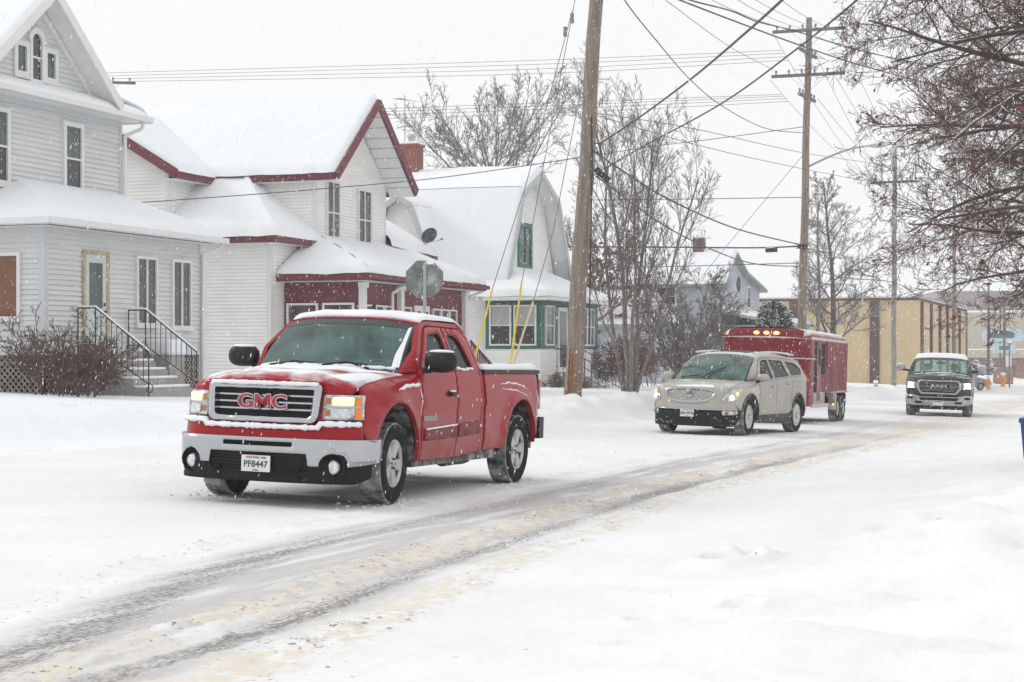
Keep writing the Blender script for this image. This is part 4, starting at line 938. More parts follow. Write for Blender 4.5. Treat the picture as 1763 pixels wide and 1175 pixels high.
# ------------------------------------------------------------------ trees
bark = mat('bark', (.105, .085, .075), .9, var=.3, vscale=6, snow=(.55, .85, .9), sscale=2.5)
bark_far = mat('bark_grey', (.19, .165, .15), .9, var=.25, vscale=5, snow=(.8, 1.05, .8), sscale=2)
twig_m = mat('twig', (.20, .165, .15), .9, var=.2, snow=(.75, 1.1, .9), sscale=3)
twig_br = mat('twig_brown', (.12, .055, .042), .9, var=.25, snow=(1.0, 1.3, .8), sscale=3)
leaf_br = mat('dead_leaf', (.20, .07, .035), .8, var=.4, vscale=9)
def rnd_perp(d):
    v = Vector((random.gauss(0, 1), random.gauss(0, 1), random.gauss(0, 1))); v -= d * v.dot(d)
    return v.normalized() if v.length > 1e-6 else Vector((1, 0, 0))
def grow(out, p, d, L, r, lv, S):
    nseg = S['seg'][lv]; pts = [p.copy()]; rad = [r]; dirs = [d.copy()]
    tip = r * S['taper'][lv]
    for i in range(nseg):
        d = (d + rnd_perp(d) * S['wob'][lv] + Vector((0, 0, S['trop'][lv]))).normalized()
        p = p + d * (L / nseg); pts.append(p.copy()); dirs.append(d.copy()); rad.append(r + (tip - r) * (i + 1) / nseg)
    out[lv].append((pts, rad))
    if lv + 1 >= S['levels']: return
    n = S['n'][lv]; n = max(1, int(round(n * random.uniform(.8, 1.2))))
    az = random.uniform(0, 6.28)
    for i in range(n):
        f = S['t0'][lv] + (1 - S['t0'][lv]) * (i + random.random() * .8) / n; f = min(f, .99)
        k = f * nseg; j = min(int(k), nseg - 1); q = pts[j].lerp(pts[j + 1], k - j); dd = dirs[j + 1]
        az += 2.4 + random.uniform(-.4, .4)
        a = dd.orthogonal().normalized(); b = dd.cross(a); side = a * math.cos(az) + b * math.sin(az)
        an = math.radians(S['ang'][lv] * random.uniform(.7, 1.25))
        cd = (dd * math.cos(an) + side * math.sin(an)).normalized()
        cl = L * S['len'][lv] * random.uniform(.65, 1.15) * (1 - S['fall'][lv] * f)
        grow(out, q, cd, cl, (rad[j] + (rad[j + 1] - rad[j]) * (k - j)) * S['rr'][lv], lv + 1, S)
DEF = dict(levels=5, seg=(8, 7, 5, 4, 3), wob=(.06, .12, .16, .18, .2), trop=(.02, .05, .05, .03, .02), n=(11, 8, 6, 4, 0), t0=(.3, .25, .2, .2, .2),
           ang=(48, 45, 42, 40, 40), len=(.55, .5, .5, .5, .5), fall=(.45, .4, .35, .3, .3), rr=(.6, .6, .6, .6, .6), taper=(.3, .3, .35, .4, .5))
def tree(name, label, base, height, r, S=None, stems=((0, 0, 1),), bm=bark_far, tm=twig_m, cat='tree', group=None, leaves=0, lm=None, lsize=.06, rmin=.006, minr_draw=0):
    S = {**DEF, **(S or {})}; out = [[] for _ in range(S['levels'])]
    root = empty(name, base, 0, label, cat, group)
    for i, sdv in enumerate(stems):
        sc = sdv[3] if len(sdv) > 3 else 1
        off = Vector((sdv[4], sdv[5], sdv[6] if len(sdv) > 6 else 0)) if len(sdv) > 5 else Vector((0, 0, 0))
        grow(out, off + Vector((0, 0, -.2)), Vector(sdv[:3]).normalized(), height * sc, r * sc, 0, S)
    sides = (9, 6, 5, 4, 3, 3); groups = {'trunk': MB(), 'branches': MB(), 'twigs': MB()}
    for lv, lst in enumerate(out):
        g = groups['trunk' if lv == 0 else 'branches' if lv <= 2 else 'twigs']
        for pts, rad in lst: g.tube(pts, [max(x_, rmin) for x_ in rad], sides[lv], cap=False)
    groups['trunk'].build('trunk', bm, root, True)
    if groups['branches'].v: groups['branches'].build('crown', bm, root, True)
    if groups['twigs'].v: tag(groups['twigs'].build('twigs', tm, root, True), kind='stuff')
    if leaves:
        mb = MB(); segs = out[-1] if out[-1] else out[-2]
        for i in range(leaves):
            pts, _ = random.choice(segs); p = random.choice(pts) ; a = rnd_perp(Vector((0, 0, 1))) * lsize * random.uniform(.6, 1.2); b = rnd_perp(a.normalized()) * lsize * .45; dn = Vector((0, 0, -lsize * .3))
            mb.add([p, p + a * .5 + b + dn, p + a + dn * 2, p + a * .5 - b + dn], [(0, 1, 2, 3)])
        tag(mb.build('leaves', lm or leaf_br, root), kind='stuff')
    return root
def gbase(u, Yd, dz=0.0):
    x_ = (u - 881.5) / FPX * Yd; return Vector((x_, Yd, gz(x_, Yd) + dz))
random.seed(11)
tree('bare_tree', 'broad bare tree with many forked limbs behind the gambrel house roof', gbase(862, 98, 0), 11.6, .40, dict(seg=(8, 9, 7, 5, 4), n=(14, 9, 8, 5, 0), t0=(.80, .22, .12, .2, .2), len=(.60, .46, .48, .5, .6), ang=(46, 36, 36, 36, 30), trop=(.01, .035, .05, .05, .03), wob=(.03, .09, .12, .14, .16), fall=(.05, .4, .4, .3, .3), rr=(.48, .5, .55, .6, .6)), tm=twig_m, rmin=.0125)
random.seed(5)
tree('bare_tree', 'bare multi-stemmed tree rising between the leaning pole and the blue house', gbase(1082, 57), 8.8, .085, dict(seg=(9, 8, 6, 4, 4), wob=(.07, .10, .12, .13, .14), n=(11, 7, 6, 4, 0), t0=(.22, .15, .15, .2, .2), len=(.40, .48, .52, .55, .6), ang=(26, 30, 32, 32, 30), trop=(.01, .07, .06, .05, .03), fall=(.35, .4, .35, .3, .3), rr=(.5, .5, .55, .6, .6)), stems=((.03, 0, 1, 1.12, 0, 0), (-.08, .1, 1, .93, -.12, .05), (.18, -.05, 1, .95, .15, .1), (.30, .1, 1, .85, .2, -.05), (.1, -.2, 1, .9, .05, -.12)), rmin=.0055)
random.seed(8)
tree('bare_tree', 'low dense many-branched bare tree left of the beige car roof', gbase(1182, 62), 4.2, .055, dict(n=(9, 7, 6, 4, 0), t0=(.12, .15, .2, .2, .2), len=(.5, .5, .5, .5, .5), ang=(30, 34, 38, 40, 36), trop=(0, .02, .02, .0, .02)), stems=tuple((math.cos(i * 1.9) * .42, math.sin(i * 1.9) * .42, 1, random.uniform(.75, 1.05), math.cos(i * 1.9) * .12, math.sin(i * 1.9) * .12) for i in range(9)), rmin=.0065)
random.seed(21)
tree('bare_tree', 'slender bare tree with snowy lower boughs before the tan building', gbase(1436, 92), 11.2, .21, dict(n=(28, 10, 7, 4, 0), t0=(.2, .15, .2, .2, .2), len=(.42, .42, .48, .5, .5), ang=(62, 42, 38, 38, 36), trop=(.0, .035, .03, .02, .02), fall=(.72, .4, .35, .3, .3), rr=(.42, .55, .6, .6, .6), taper=(.12, .3, .35, .4, .5)), bm=mat('bark_snowy', (.12, .10, .09), .9, var=.25, snow=(.35, .7, .6), sscale=2), rmin=.0085)
random.seed(22)
tree('bare_tree', 'thin bare sapling right of the double-armed pole', gbase(1399, 86), 9.2, .13, dict(levels=4, n=(16, 6, 4, 0), t0=(.35, .2, .2, .2), len=(.26, .45, .5, .5), ang=(45, 40, 38, 36), fall=(.6, .4, .3, .3), rr=(.4, .5, .6, .6)), rmin=.008)
random.seed(31)
tree('oak_tree', 'oak holding rust-brown dead leaves behind the leaning pole', gbase(1010, 84), 6.0, .2, dict(n=(12, 7, 6, 4, 0), len=(.65, .5, .5, .5, .5), ang=(50, 42, 40, 40, 36)), tm=twig_br, leaves=2600, lsize=.14, rmin=.008)
random.seed(32)
tree('bare_tree', 'bare tree with crown in front of the gambrel roof edge, left of the pole', gbase(968, 92), 7.6, .17, dict(n=(12, 9, 7, 4, 0), t0=(.35, .2, .2, .2, .2), len=(.5, .48, .5, .5, .5), ang=(38, 38, 38, 38, 36), trop=(.02, .06, .05, .03, .02)), rmin=.0085)
random.seed(41)
# street oak on the right: trunk just outside the frame, boughs reaching in
OAK = dict(levels=5, seg=(11, 8, 6, 5, 4), wob=(.09, .13, .15, .16, .18), trop=(-.03, .0, .01, .02, .02), n=(12, 7, 6, 3, 0), t0=(.08, .12, .12, .15, .2), ang=(42, 40, 40, 38, 36), len=(.46, .50, .55, .62, .6), fall=(.35, .4, .35, .3, .3), rr=(.5, .52, .55, .6, .6), taper=(.16, .3, .3, .35, .5))
def street_oak(label, u, Yd, limbs, L_, r_, leaves, lsize, rmin, bm_, seed):
    random.seed(seed); b0 = gbase(u, Yd); st_ = []
    for v, ly, up, sc in limbs:
        zt = CAMZ + (HZ - v) / FPX * Yd; st_.append((-1, ly, up, sc, random.uniform(-.1, .1), random.uniform(-.2, .2), zt - b0.z + .2))
    root = tree('street_oak', label, b0, L_, r_, OAK, stems=tuple(st_), bm=bm_, tm=twig_br, leaves=leaves, lsize=lsize, rmin=rmin)
    for o in root.children:
        if o.name.startswith('trunk'): o.name = 'limbs'
    hh = CAMZ + (HZ + 150) / FPX * Yd - b0.z
    MB().tube([(.05, 0, -.3), (.02, .05, hh * .4), (.1, 0, hh * .75), (0, .1, hh)], [.24, .2, .15, .07], 10).build('trunk', bm_, root, True)
    return root
street_oak('near oak reaching snowy branches with a few rust leaves in from the right edge', 2010, 22.5,
    [(-120, -.2, .5, 1.0), (-60, .25, .35, 1.05), (20, -.1, .30, 1.05), (70, .2, .35, .95), (120, -.3, .25, 1.05), (170, .1, .3, 1.08), (230, .3, .2, .9), (270, -.15, .28, 1.05), (330, .15, .2, .95), (380, -.3, .22, .95), (420, .1, .16, .85), (460, .3, .14, .75), (490, -.1, .12, .72), (60, -.5, .4, .8), (300, -.5, .3, .8)], 3.75, .064, 520, .06, .0028, bark, 41)
street_oak('further bare oak at the right edge behind the near snowy branches', 1875, 48, [(60 + 42 * i, (-.3, .25, 0, .4)[i % 4], .35 - .015 * i, 1.05 - .03 * i) for i in range(8)], 4.2, .07, 120, .08, .0048, bark_far, 47)

# evergreen with snow
random.seed(3)
eg = empty('evergreen', gbase(1332, 74), 0, 'snow-dusted evergreen between the blue house and the tall pole', 'evergreen')
MB().tube([(0, 0, -.3), (0, 0, 3.4)], [.12, .03], 7).build('trunk', bark_far, eg)
fm = MB(); fs = MB()
for i in range(5200):
    h = random.random() ** .8; zz = .2 + 3.5 * h; R_ = 1.35 * (1 - h) ** .5 * (1 + .12 * math.sin(zz * 4)) * min(1, .55 + h * 2) + .05
    a = random.uniform(0, 6.283); rr = R_ * random.uniform(.55, 1.05) * (1 + .16 * math.sin(a * 5 + zz * 3)); p = Vector((rr * math.cos(a), rr * math.sin(a), zz))
    o_ = Vector((math.cos(a), math.sin(a), random.uniform(-.2, .9))).normalized(); s_ = o_.orthogonal().normalized() * .05
    l_ = random.uniform(.12, .24)
    (fs if random.random() < .36 else fm).add([p - s_, p + o_ * l_, p + s_, p - o_ * .03], [(0, 1, 2, 3)])
tag(fm.build('foliage', mat('evergreen_leaf', (.035, .042, .03), .8, var=.4), eg), kind='stuff'); tag(fs.build('foliage_snow', snow_m, eg), kind='stuff')

# bushes
def bush(label, base, n, hgt, spread, m, rmin=.006, cat='shrub'):
    S = dict(levels=4, seg=(6, 4, 3, 2), wob=(.12, .18, .22, .2), trop=(-.02, -.01, 0, 0), n=(7, 5, 3, 0), t0=(.25, .2, .2, .2), ang=(32, 38, 40, 40), len=(.55, .5, .5, .5), fall=(.4, .3, .3, .3), rr=(.6, .6, .6, .6), taper=(.35, .4, .5, .6))
    st_ = []
    for i in range(n):
        a = random.uniform(0, 6.283); q_ = random.random() ** .5; k = spread * q_
        st_.append((math.cos(a) * .55 * q_, math.sin(a) * .55 * q_, 1, random.uniform(.6, 1.05), math.cos(a) * k, math.sin(a) * k))
    return tree('shrub', label, base, hgt, .014, S, stems=tuple(st_), bm=m, tm=m, cat=cat, rmin=rmin)
bmm = mat('shrub_twig', (.125, .075, .062), .9, var=.3, snow=(.8, 1.15, .9), sscale=5)
random.seed(51)
x_, y_ = st2xy(28.95, -19.4); bush('large bare brown shrub in front of the grey house lattice', Vector((x_, y_, gz(x_, y_))), 26, 1.5, .6, bmm)
x_, y_ = st2xy(30.2, -19.9); bush('bare brown shrub crowding the grey house front steps', Vector((x_, y_, gz(x_, y_))), 10, 1.0, .25, bmm)
x_, y_ = st2xy(67.0, -19.2); bush('brown twiggy shrub beside the gambrel house front steps', Vector((x_, y_, gz(x_, y_))), 40, 1.9, .75, mat('shrub_rust', (.14, .075, .055), .9, var=.3, snow=(.85, 1.15, .8)))
x_, y_ = st2xy(59.5, -19.2); bush('low tan shrub under the gambrel porch corner window', Vector((x_, y_, gz(x_, y_))), 30, .6, .8, mat('shrub_tan', (.18, .13, .10), .9, var=.3, snow=(.85, 1.15, .8)))
x_, y_ = st2xy(72.0, -19); bush('thin brown shrub beyond the gambrel house', Vector((x_, y_, gz(x_, y_))), 26, 2.4, .9, MATS['shrub_rust'])

# ------------------------------------------------------------------ far side of the street: tan building, shops, signs, hydrants
x, y = st2xy(126.4 - .9, -14.0); k = Vector((float(x), float(y), -1.6))
Yc = 121.0; Xc = (1580 - 881.5) / FPX * Yc
tb = empty('tan_building', (Xc, Yc, -1.4), HROT, 'flat-roofed tan commercial building with dark brown vertical stripes', 'building')
tan = mat('tan_panel', (.58, .45, .265), .8, var=.06, vscale=.6); brn = mat('brown_pilaster', (.10, .055, .05), .8, var=.15)
Ht = 1.4 + CAMZ + (HZ - 517) / FPX * Yc
MB().box(0, 38, 0, 34, 0, Ht).build('wall', tan, tb)
MB().box(-.06, 38.06, -.06, 34, Ht, Ht + .18).build('parapet', brn, tb); MB().box(.1, 38, .1, 34, Ht + .18, Ht + .3).build('roof_snow', snow_m, tb)
for b_ in (2.95, 8.6): MB().box(-.14, .02, b_ - .33, b_ + .33, 0, Ht - .03).build('pilaster', brn, tb)
for u in (1586, 1602, 1617, 1630, 1641, 1651):
    kk = (u - 881.5) / FPX; A = (kk * Yc - Xc) / (DX - kk * DY)
    MB().box(A - .45, A + .45, -.14, .02, 0, Ht - .03).build('pilaster', brn, tb)
MB().box(37, 38.05, -.10, .02, 1.5, Ht - .02).build('green_corner_panel', mat('dull_green', (.12, .18, .09), .7), tb)
# brick shop
sh = empty('brick_shop', pxp(1720, 672, 200), HROT - math.radians(75), 'hazy brick shop with beige upper band beyond the pickup', 'building')
brick_far = mat('far_brick', (.33, .19, .15), .9, var=.1); bei = mat('beige_band', (.50, .45, .37), .9)
MB().box(-9, 40, 0, 20, -1, 7.0).build('wall', brick_far, sh); MB().box(-9.1, 40, -.25, 20, 3.8, 8.9).build('upper_band', bei, sh)
MB().box(-9.2, 40, -.4, 20, 8.9, 9.15).build('roof_snow', snow_m, sh); MB().box(-9.2, 3.5, -.9, 0, 3.7, 4.6).build('canopy', bei, sh); MB().box(-9.2, 3.5, -.95, 0, 4.6, 4.75).build('canopy_snow', snow_m, sh)
MB().box(-6, 40, 6, 22, 9, 11.6).build('penthouse', mat('far_grey_wall', (.33, .29, .28), .9), sh); MB().box(9, 40, -.3, 0, 5.7, 5.9).build('ledge_snow', snow_m, sh)
for i in range(4): MB().box(-6 + i * 5, -3.2 + i * 5, -.06, .02, .4, 2.8).build('shop_window', pane_m, sh)
# street sign with oval board
sg_ = empty('shop_sign', pxp(1727, 668, 165), math.radians(-6), 'pale blue oval shop sign on a brick pier near the right edge', 'sign')
sgm = mat('sign_blue', (.52, .66, .74), .5); sgd = mat('sign_dark', (.10, .14, .18), .5)
MB().box(-.9, .9, -.25, .25, -.5, 2.0).build('pier', brick_far, sg_); MB().box(-.35, -.2, -.1, .1, 2.0, 7.6).build('post', sgd, sg_)
ov = [(1.9 * math.copysign(abs(math.cos(t)) ** .5, math.cos(t)), .62 * math.copysign(abs(math.sin(t)) ** .7, math.sin(t)) + .18 * math.cos(t) ** 2 * -1) for t in [i * math.pi / 16 for i in range(32)]]
def plate2(pts, y0, y1, cx, cz, m, nm, par):
    n = len(pts); return MB().add([(cx + a, y0, cz + b) for a, b in pts] + [(cx + a, y1, cz + b) for a, b in pts], [tuple(range(n)), tuple(range(2 * n - 1, n - 1, -1))] + [(i, i + n, (i + 1) % n + n, (i + 1) % n) for i in range(n)]).build(nm, m, par)
bd = plate2(ov, -.2, .2, 0, 5.0, sgm, 'sign_board', sg_)
plate2([(a * .62, b * .55) for a, b in ov], -.23, -.2, -.1, 5.05, sgd, 'emblem', bd)
MB().box(-.9, 1.1, -.2, .2, 3.3, 4.2).build('lower_board', sgm, sg_); MB().box(-.4, .5, -.23, -.2, 3.6, 3.95).build('lower_emblem', sgd, sg_); MB().box(.1, .75, -.2, .2, 1.9, 3.0).build('price_panel', white_trim, sg_)
steel = mat('lamp_post_steel', (.16, .13, .14), .6)
for (u, vb, vt, Yd, lab) in ((1702, 655, 490, 150, 'tall brown lamp post left of the oval shop sign'), (1729, 650, 515, 158, 'tall brown lamp post in front of the oval shop sign')):
    b_ = pxp(u, vb, Yd); hh = (vb - vt) / FPX * Yd
    lp = empty('lamp_post', b_ - Vector((0, 0, .3)), 0, lab, 'lamp post'); MB().tube([(0, 0, 0), (0, 0, hh + .3)], [.14, .09], 8).build('shaft', steel, lp); MB().box(-.5, .25, -.15, .15, hh + .25, hh + .4).build('lamp_head', steel, lp)
b_ = pxp(1738, 662, 150); lp = empty('lamp_post', b_ - Vector((0, 0, .3)), 0, 'short lantern lamp post right of the oval shop sign', 'lamp post')
MB().tube([(0, 0, 0), (0, 0, 3.7)], [.07, .05], 8).build('shaft', steel, lp); MB().lathe([(.001, 0), (.1, 0), (.28, .22), (.05, .5), (.001, .5)], 10, 'z', (0, 0, 3.65)).build('lantern', mat('lantern_snowy', (.3, .3, .32), .5, snow=(.3, .6, .1)), lp)
def hydrant(u, vb, Yd, m, label, sc=1.0):
    b_ = pxp(u, vb, Yd); h = empty('fire_hydrant', b_ - Vector((0, 0, .15)), .4, label, 'hydrant'); h.scale = (sc, sc, sc)
    MB().lathe([(.001, 0), (.17, 0), (.17, .06), (.12, .08), (.12, .5), (.155, .52), (.155, .57), (.12, .6), (.09, .68), (.04, .72), (.04, .77), (.001, .77)], 14, 'z').build('barrel', m, h, True)
    for a in ((.2, 0), (-.2, 0)): MB().lathe([(.001, .21), (.06, .21), (.06, .1), (.045, .08), (.045, 0)], 10, 'x', (0, 0, .42)).build('side_outlet', m, h).scale = (1 if a[0] > 0 else -1, 1, 1)
    MB().lathe([(.001, -.24), (.08, -.24), (.08, -.12), (.06, -.1), (.06, 0)], 10, 'y', (0, 0, .38)).build('pumper_outlet', m, h)
    MB().ellipsoid((0, 0, .78), (.17, .17, .12), 12, 6).build('snow_cap', snow_m, h, True)
hydrant(1508, 675, 103, mat('hydrant_red', (.35, .03, .04), .5, snow=(.2, .6, .4)), 'small red fire hydrant capped with snow before the tan building', .95)
hyo = mat('hydrant_orange', (.75, .33, .04), .5)
hydrant(1702, 668, 135, hyo, 'orange bollard-like hydrant left, at the foot of the lamp post', 1.25); hydrant(1727, 663, 140, hyo, 'orange hydrant right, below the oval shop sign', 1.3)
# small snowy shrubs and a side street bin at the right edge
random.seed(61)
for (u, v, Yd, lab) in ((1680, 648, 150, 'left small snow-laden shrub beyond the pickup'), (1703, 645, 152, 'right small snow-laden shrub behind the lamp post')):
    b_ = pxp(u, v, Yd); s_ = empty('snowy_shrub', b_ - Vector((0, 0, .3)), 0, lab, 'shrub'); mb = MB()
    for i in range(40):
        a = random.uniform(0, 6.28); h = random.random(); r_ = .8 * (1 - h) ** .6
        mb.ellipsoid((r_ * math.cos(a) * random.random(), r_ * math.sin(a), .3 + 1.3 * h), (.22, .22, .14), 7, 5)
    mb.build('foliage', mat('snowy_leaf', (.05, .06, .05), .9, snow=(-.2, .4, .6)), s_); MB().tube([(0, 0, 0), (0, 0, 1)], .05, 5).build('trunk', bark_far, s_)
bp_ = pxp(1795, 815, 25); bn = empty('recycling_bin', (bp_.x, bp_.y, gz(bp_.x, bp_.y) - .05), HROT, 'blue plastic bin standing in snow at the right edge', 'bin')
blu = mat('blue_plastic', (.03, .05, .28), .45)
MB().hexa([(-.24, -.24, 0), (.24, -.24, 0), (.24, .24, 0), (-.24, .24, 0), (-.29, -.29, .62), (.29, -.29, .62), (.29, .29, .62), (-.29, .29, .62)]).build('tub', blu, bn)
MB().box(-.31, .31, -.31, .31, .60, .66).build('rim', blu, bn); bevel(MB().box(-.28, .28, -.28, .28, .655, .74).build('snow_cap', snow_m, bn), .04)
# far wood and hill
random.seed(71)
hm = MB(); nh = 60
for i in range(nh + 1):
    a = -150 + 460 * i / nh; h = 3.2 + 2.2 * math.sin(i * .31) + 1.2 * math.sin(i * .83 + 1)
    hm.v += [(a, 398, -6), (a, 402, 2 + h), (a, 408, 2 + h)]
for i in range(nh): hm.f += [(3*i, 3*i+3, 3*i+4, 3*i+1), (3*i+1, 3*i+4, 3*i+5, 3*i+2)]
tag(hm.build('hills', mat('far_hill', (.42, .43, .45), .95, var=.3, vscale=.15), None, True), kind='structure')
wd = MB()
for i in range(1500):
    X_ = random.uniform(60, 150); Y_ = random.uniform(290, 330); h = random.uniform(5, 11); b0 = Vector((X_, Y_, -2))
    wd.tube([b0, b0 + Vector((random.uniform(-1, 1), 0, h))], [.16, .03], 3, False)
    for j in range(6):
        f = random.uniform(.3, .95); q_ = b0 + Vector((0, 0, h * f)); wd.tube([q_, q_ + Vector((random.uniform(-2, 2), random.uniform(-1, 1), random.uniform(.4, 1.8)))], [.07, .03], 3, False)
tag(wd.build('far_wood', bark_far), 'faint far-off bare wood behind the shops', 'wood', kind='stuff')
# ------------------------------------------------------------------ vehicles (local axes: x to the driver's right, y forward, z up, origin on the ground under the front axle)
def inside(P, poly):
    P = np.asarray(P, float); x, y = P[:, 0], P[:, 1]; r = np.zeros(len(P), bool); n = len(poly)
    for i in range(n):
        x0, y0 = poly[i]; x1, y1 = poly[(i + 1) % n]
        c = ((y0 > y) != (y1 > y)); 
        with np.errstate(divide='ignore', invalid='ignore'): xi = (x1 - x0) * (y - y0) / ((y1 - y0) if y1 != y0 else 1e-12) + x0
        r ^= c & (x < xi)
    return r
def resample(poly, st):
    o = []
    for i in range(len(poly)):
        a = poly[i]; b = poly[(i + 1) % len(poly)]; L = math.hypot(b[0] - a[0], b[1] - a[1]); n = max(1, int(math.ceil(L / st)))
        for j in range(n): o.append((a[0] + (b[0] - a[0]) * j / n, a[1] + (b[1] - a[1]) * j / n))
    return o
def fillet(poly, r, n=5):
    o = []; k = len(poly)
    for i in range(k):
        p0, p1, p2 = Vector(poly[i - 1]), Vector(poly[i]), Vector(poly[(i + 1) % k]); rr = r[i] if hasattr(r, '__len__') else r
        a = (p0 - p1); b = (p2 - p1); q = min(rr, a.length * .49, b.length * .49)
        if q < 1e-4: o.append(tuple(p1)); continue
        A = p1 + a.normalized() * q; B = p1 + b.normalized() * q
        for j in range(n + 1):
            t = j / n; o.append(tuple(A * (1 - t) ** 2 + p1 * 2 * t * (1 - t) + B * t * t))
    return o
def arc(cy, cz, r, a0, a1, n=18): return [(cy + r * math.cos(math.radians(a0 + (a1 - a0) * i / n)), cz + r * math.sin(math.radians(a0 + (a1 - a0) * i / n))) for i in range(n + 1)]
def panel(name, outer, fn, m, parent, holes=(), step=.05, rim=None, smooth=True, rim_fn=None):
    """sheet of bodywork: 2-D outline (with holes) filled with a fine mesh, bent onto the surface fn(a,b) -> xyz, with a turned-in edge"""
    loops = [resample(outer, step)] + [resample(h, step) for h in holes]
    pts = []; edges = []
    for lp in loops:
        b = len(pts); pts += lp; n = len(lp); edges += [(b + i, b + (i + 1) % n) for i in range(n)]
    A = np.array(pts); lo = A.min(0); hi = A.max(0)
    gx_ = np.arange(lo[0] + step * .5, hi[0], step); gy_ = np.arange(lo[1] + step * .5, hi[1], step)
    if len(gx_) and len(gy_):
        G = np.array([(a + (step * .25 if j % 2 else -step * .25), b) for j, b in enumerate(gy_) for a in gx_])
        k = inside(G, loops[0])
        for h in loops[1:]: k &= ~inside(G, h)
        G = G[k]
        if len(G):
            d = np.min(((G[:, None, :] - A[None, :, :]) ** 2).sum(2), 1); G = G[d > (step * .45) ** 2]; pts += [tuple(g) for g in G]
    r = delaunay_2d_cdt([Vector(p) for p in pts], edges, [], 0, 1e-6)
    V2, F = r[0], r[2]
    cen = np.array([[sum(V2[i][0] for i in f) / len(f), sum(V2[i][1] for i in f) / len(f)] for f in F])
    k = inside(cen, loops[0])
    for h in loops[1:]: k &= ~inside(cen, h)
    F = [f for f, q in zip(F, k) if q]
    V = [tuple(fn(v[0], v[1])) for v in V2]; ar = 0
    mb = MB(); mb.add(V, F)
    if rim is not None:
        cnt = {}
        for f in F:
            for i in range(len(f)): e_ = (f[i], f[(i + 1) % len(f)]); kk = tuple(sorted(e_)); cnt.setdefault(kk, []).append(e_)
        mp = {}; rv = Vector(rim)
        def ext(i):
            if i not in mp: mp[i] = len(mb.v); mb.v.append(tuple(Vector(mb.v[i]) + (rv if rim_fn is None else rim_fn(V2[i][0], V2[i][1]))))
            return mp[i]
        nv0 = len(V)
        for kk, l in cnt.items():
            if len(l) == 1:
                a, b = l[0]; a2, b2 = ext(a), ext(b); mb.f.append((b, a, a2, b2))
    me = mb.mesh(name, m)
    if smooth:
        me.polygons.foreach_set('use_smooth', [True] * len(F) + [False] * (len(mb.f) - len(F)))
    return link_mesh(name, me, parent)
def plan_curve(pts, n=200):
    """arc-length parametrised half outline from the nose (x=0) round the corner to the flank"""
    P = []; pts = [Vector(p) for p in pts]; k = len(pts)
    for i in range(k - 1):
        q0 = pts[i - 1] if i else Vector((-pts[1].x, pts[1].y)); q1, q2, q3 = pts[i], pts[i + 1], pts[min(i + 2, k - 1)]
        for j in range(24):
            t = j / 24; P.append(.5 * ((2 * q1) + (q2 - q0) * t + (2 * q0 - 5 * q1 + 4 * q2 - q3) * t * t + (3 * q1 - q0 - 3 * q2 + q3) * t ** 3))
    P.append(pts[-1]); A = np.array([tuple(p) for p in P]); s_ = np.concatenate([[0], np.cumsum(np.hypot(*np.diff(A, axis=0).T))])
    def f(p, out=0.0):
        q = abs(p); x_ = np.interp(q, s_, A[:, 0]); y_ = np.interp(q, s_, A[:, 1])
        if out:
            x1, y1 = np.interp(q + .01, s_, A[:, 0]), np.interp(q + .01, s_, A[:, 1]); x0, y0 = np.interp(max(q - .01, 0), s_, A[:, 0]), np.interp(max(q - .01, 0), s_, A[:, 1])
            tx, ty = x1 - x0, y1 - y0; l = math.hypot(tx, ty) or 1; x_ += -ty / l * out; y_ += tx / l * out
        return (math.copysign(x_, p) if p else 0.0), y_
    o = np.argsort(A[:, 1]); wf = lambda y_: float(np.interp(y_, A[o, 1], A[o, 0]))
    return f, wf, s_[-1]
def place(root, X, Y, fwd):
    f = Vector((fwd[0], fwd[1], 0)).normalized(); g = Vector((-.03, -.004, 0))
    f = Vector((f.x, f.y, g.dot(f))).normalized(); r = f.cross(Vector((0, 0, 1))); r = Vector((r.x, r.y, g.dot(r))).normalized(); up = r.cross(f).normalized(); r = f.cross(up)
    M = Matrix((r, f, up)).transposed().to_4x4(); root.rotation_euler = M.to_euler(); root.location = (X, Y, float(plane_z(X, Y)))
tyre_m = mat('tyre', (.016, .016, .017), .85, spec=.2, dirt=(.08, (.5, .5, .52)), dscale=9, bump=.004, bscale=60)
tread_m = mat('snow_packed_tread', (.05, .05, .052), .9, dirt=(.95, (.58, .58, .60)), dscale=7, bump=.012, bscale=40)
alloy = mat('alloy', (.50, .49, .47), .35, metal=.6, var=.15, dirt=(.3, (.7, .69, .67)), dscale=8)
chrome = mat('chrome', (.47, .48, .50), .10, metal=.95, dirt=(.05, (.8, .81, .83)), dscale=5)
blackp = mat('black_trim', (.012, .012, .013), .45, spec=.3, dirt=(.03, (.5, .51, .53)), dscale=14)
void_m = mat('car_void', (.008, .008, .009), .9)
plate_m = mat('licence_plate', (.72, .73, .72), .45); ink_m = mat('plate_ink', (.04, .05, .06), .6); redink = mat('plate_red', (.5, .05, .05), .5); grnink = mat('plate_green', (.05, .3, .15), .5)
lampglass = mat('lamp_reflector', (.55, .56, .57), .12, metal=.6, var=.35, vscale=14)
amber = mat('amber_lens', (.85, .25, .02), .2, coat=.5)
dullred = mat('paint_red', (.33, .003, .009), .32, coat=.3, dirt=(.03, (.5, .2, .22)), dscale=2.2, spec=.16)
red_hood = mat('paint_red_snowy', (.33, .003, .009), .32, spec=.25, coat=.12, snow=(.80, 1.06, .95), sscale=3.2)
red_side = mat('paint_red_side', (.33, .003, .009), .34, coat=.3, dirt=(.05, (.5, .18, .2)), dscale=1.8, spec=.15, salt=(.42, 1.0, (.60, .46, .46), .20))
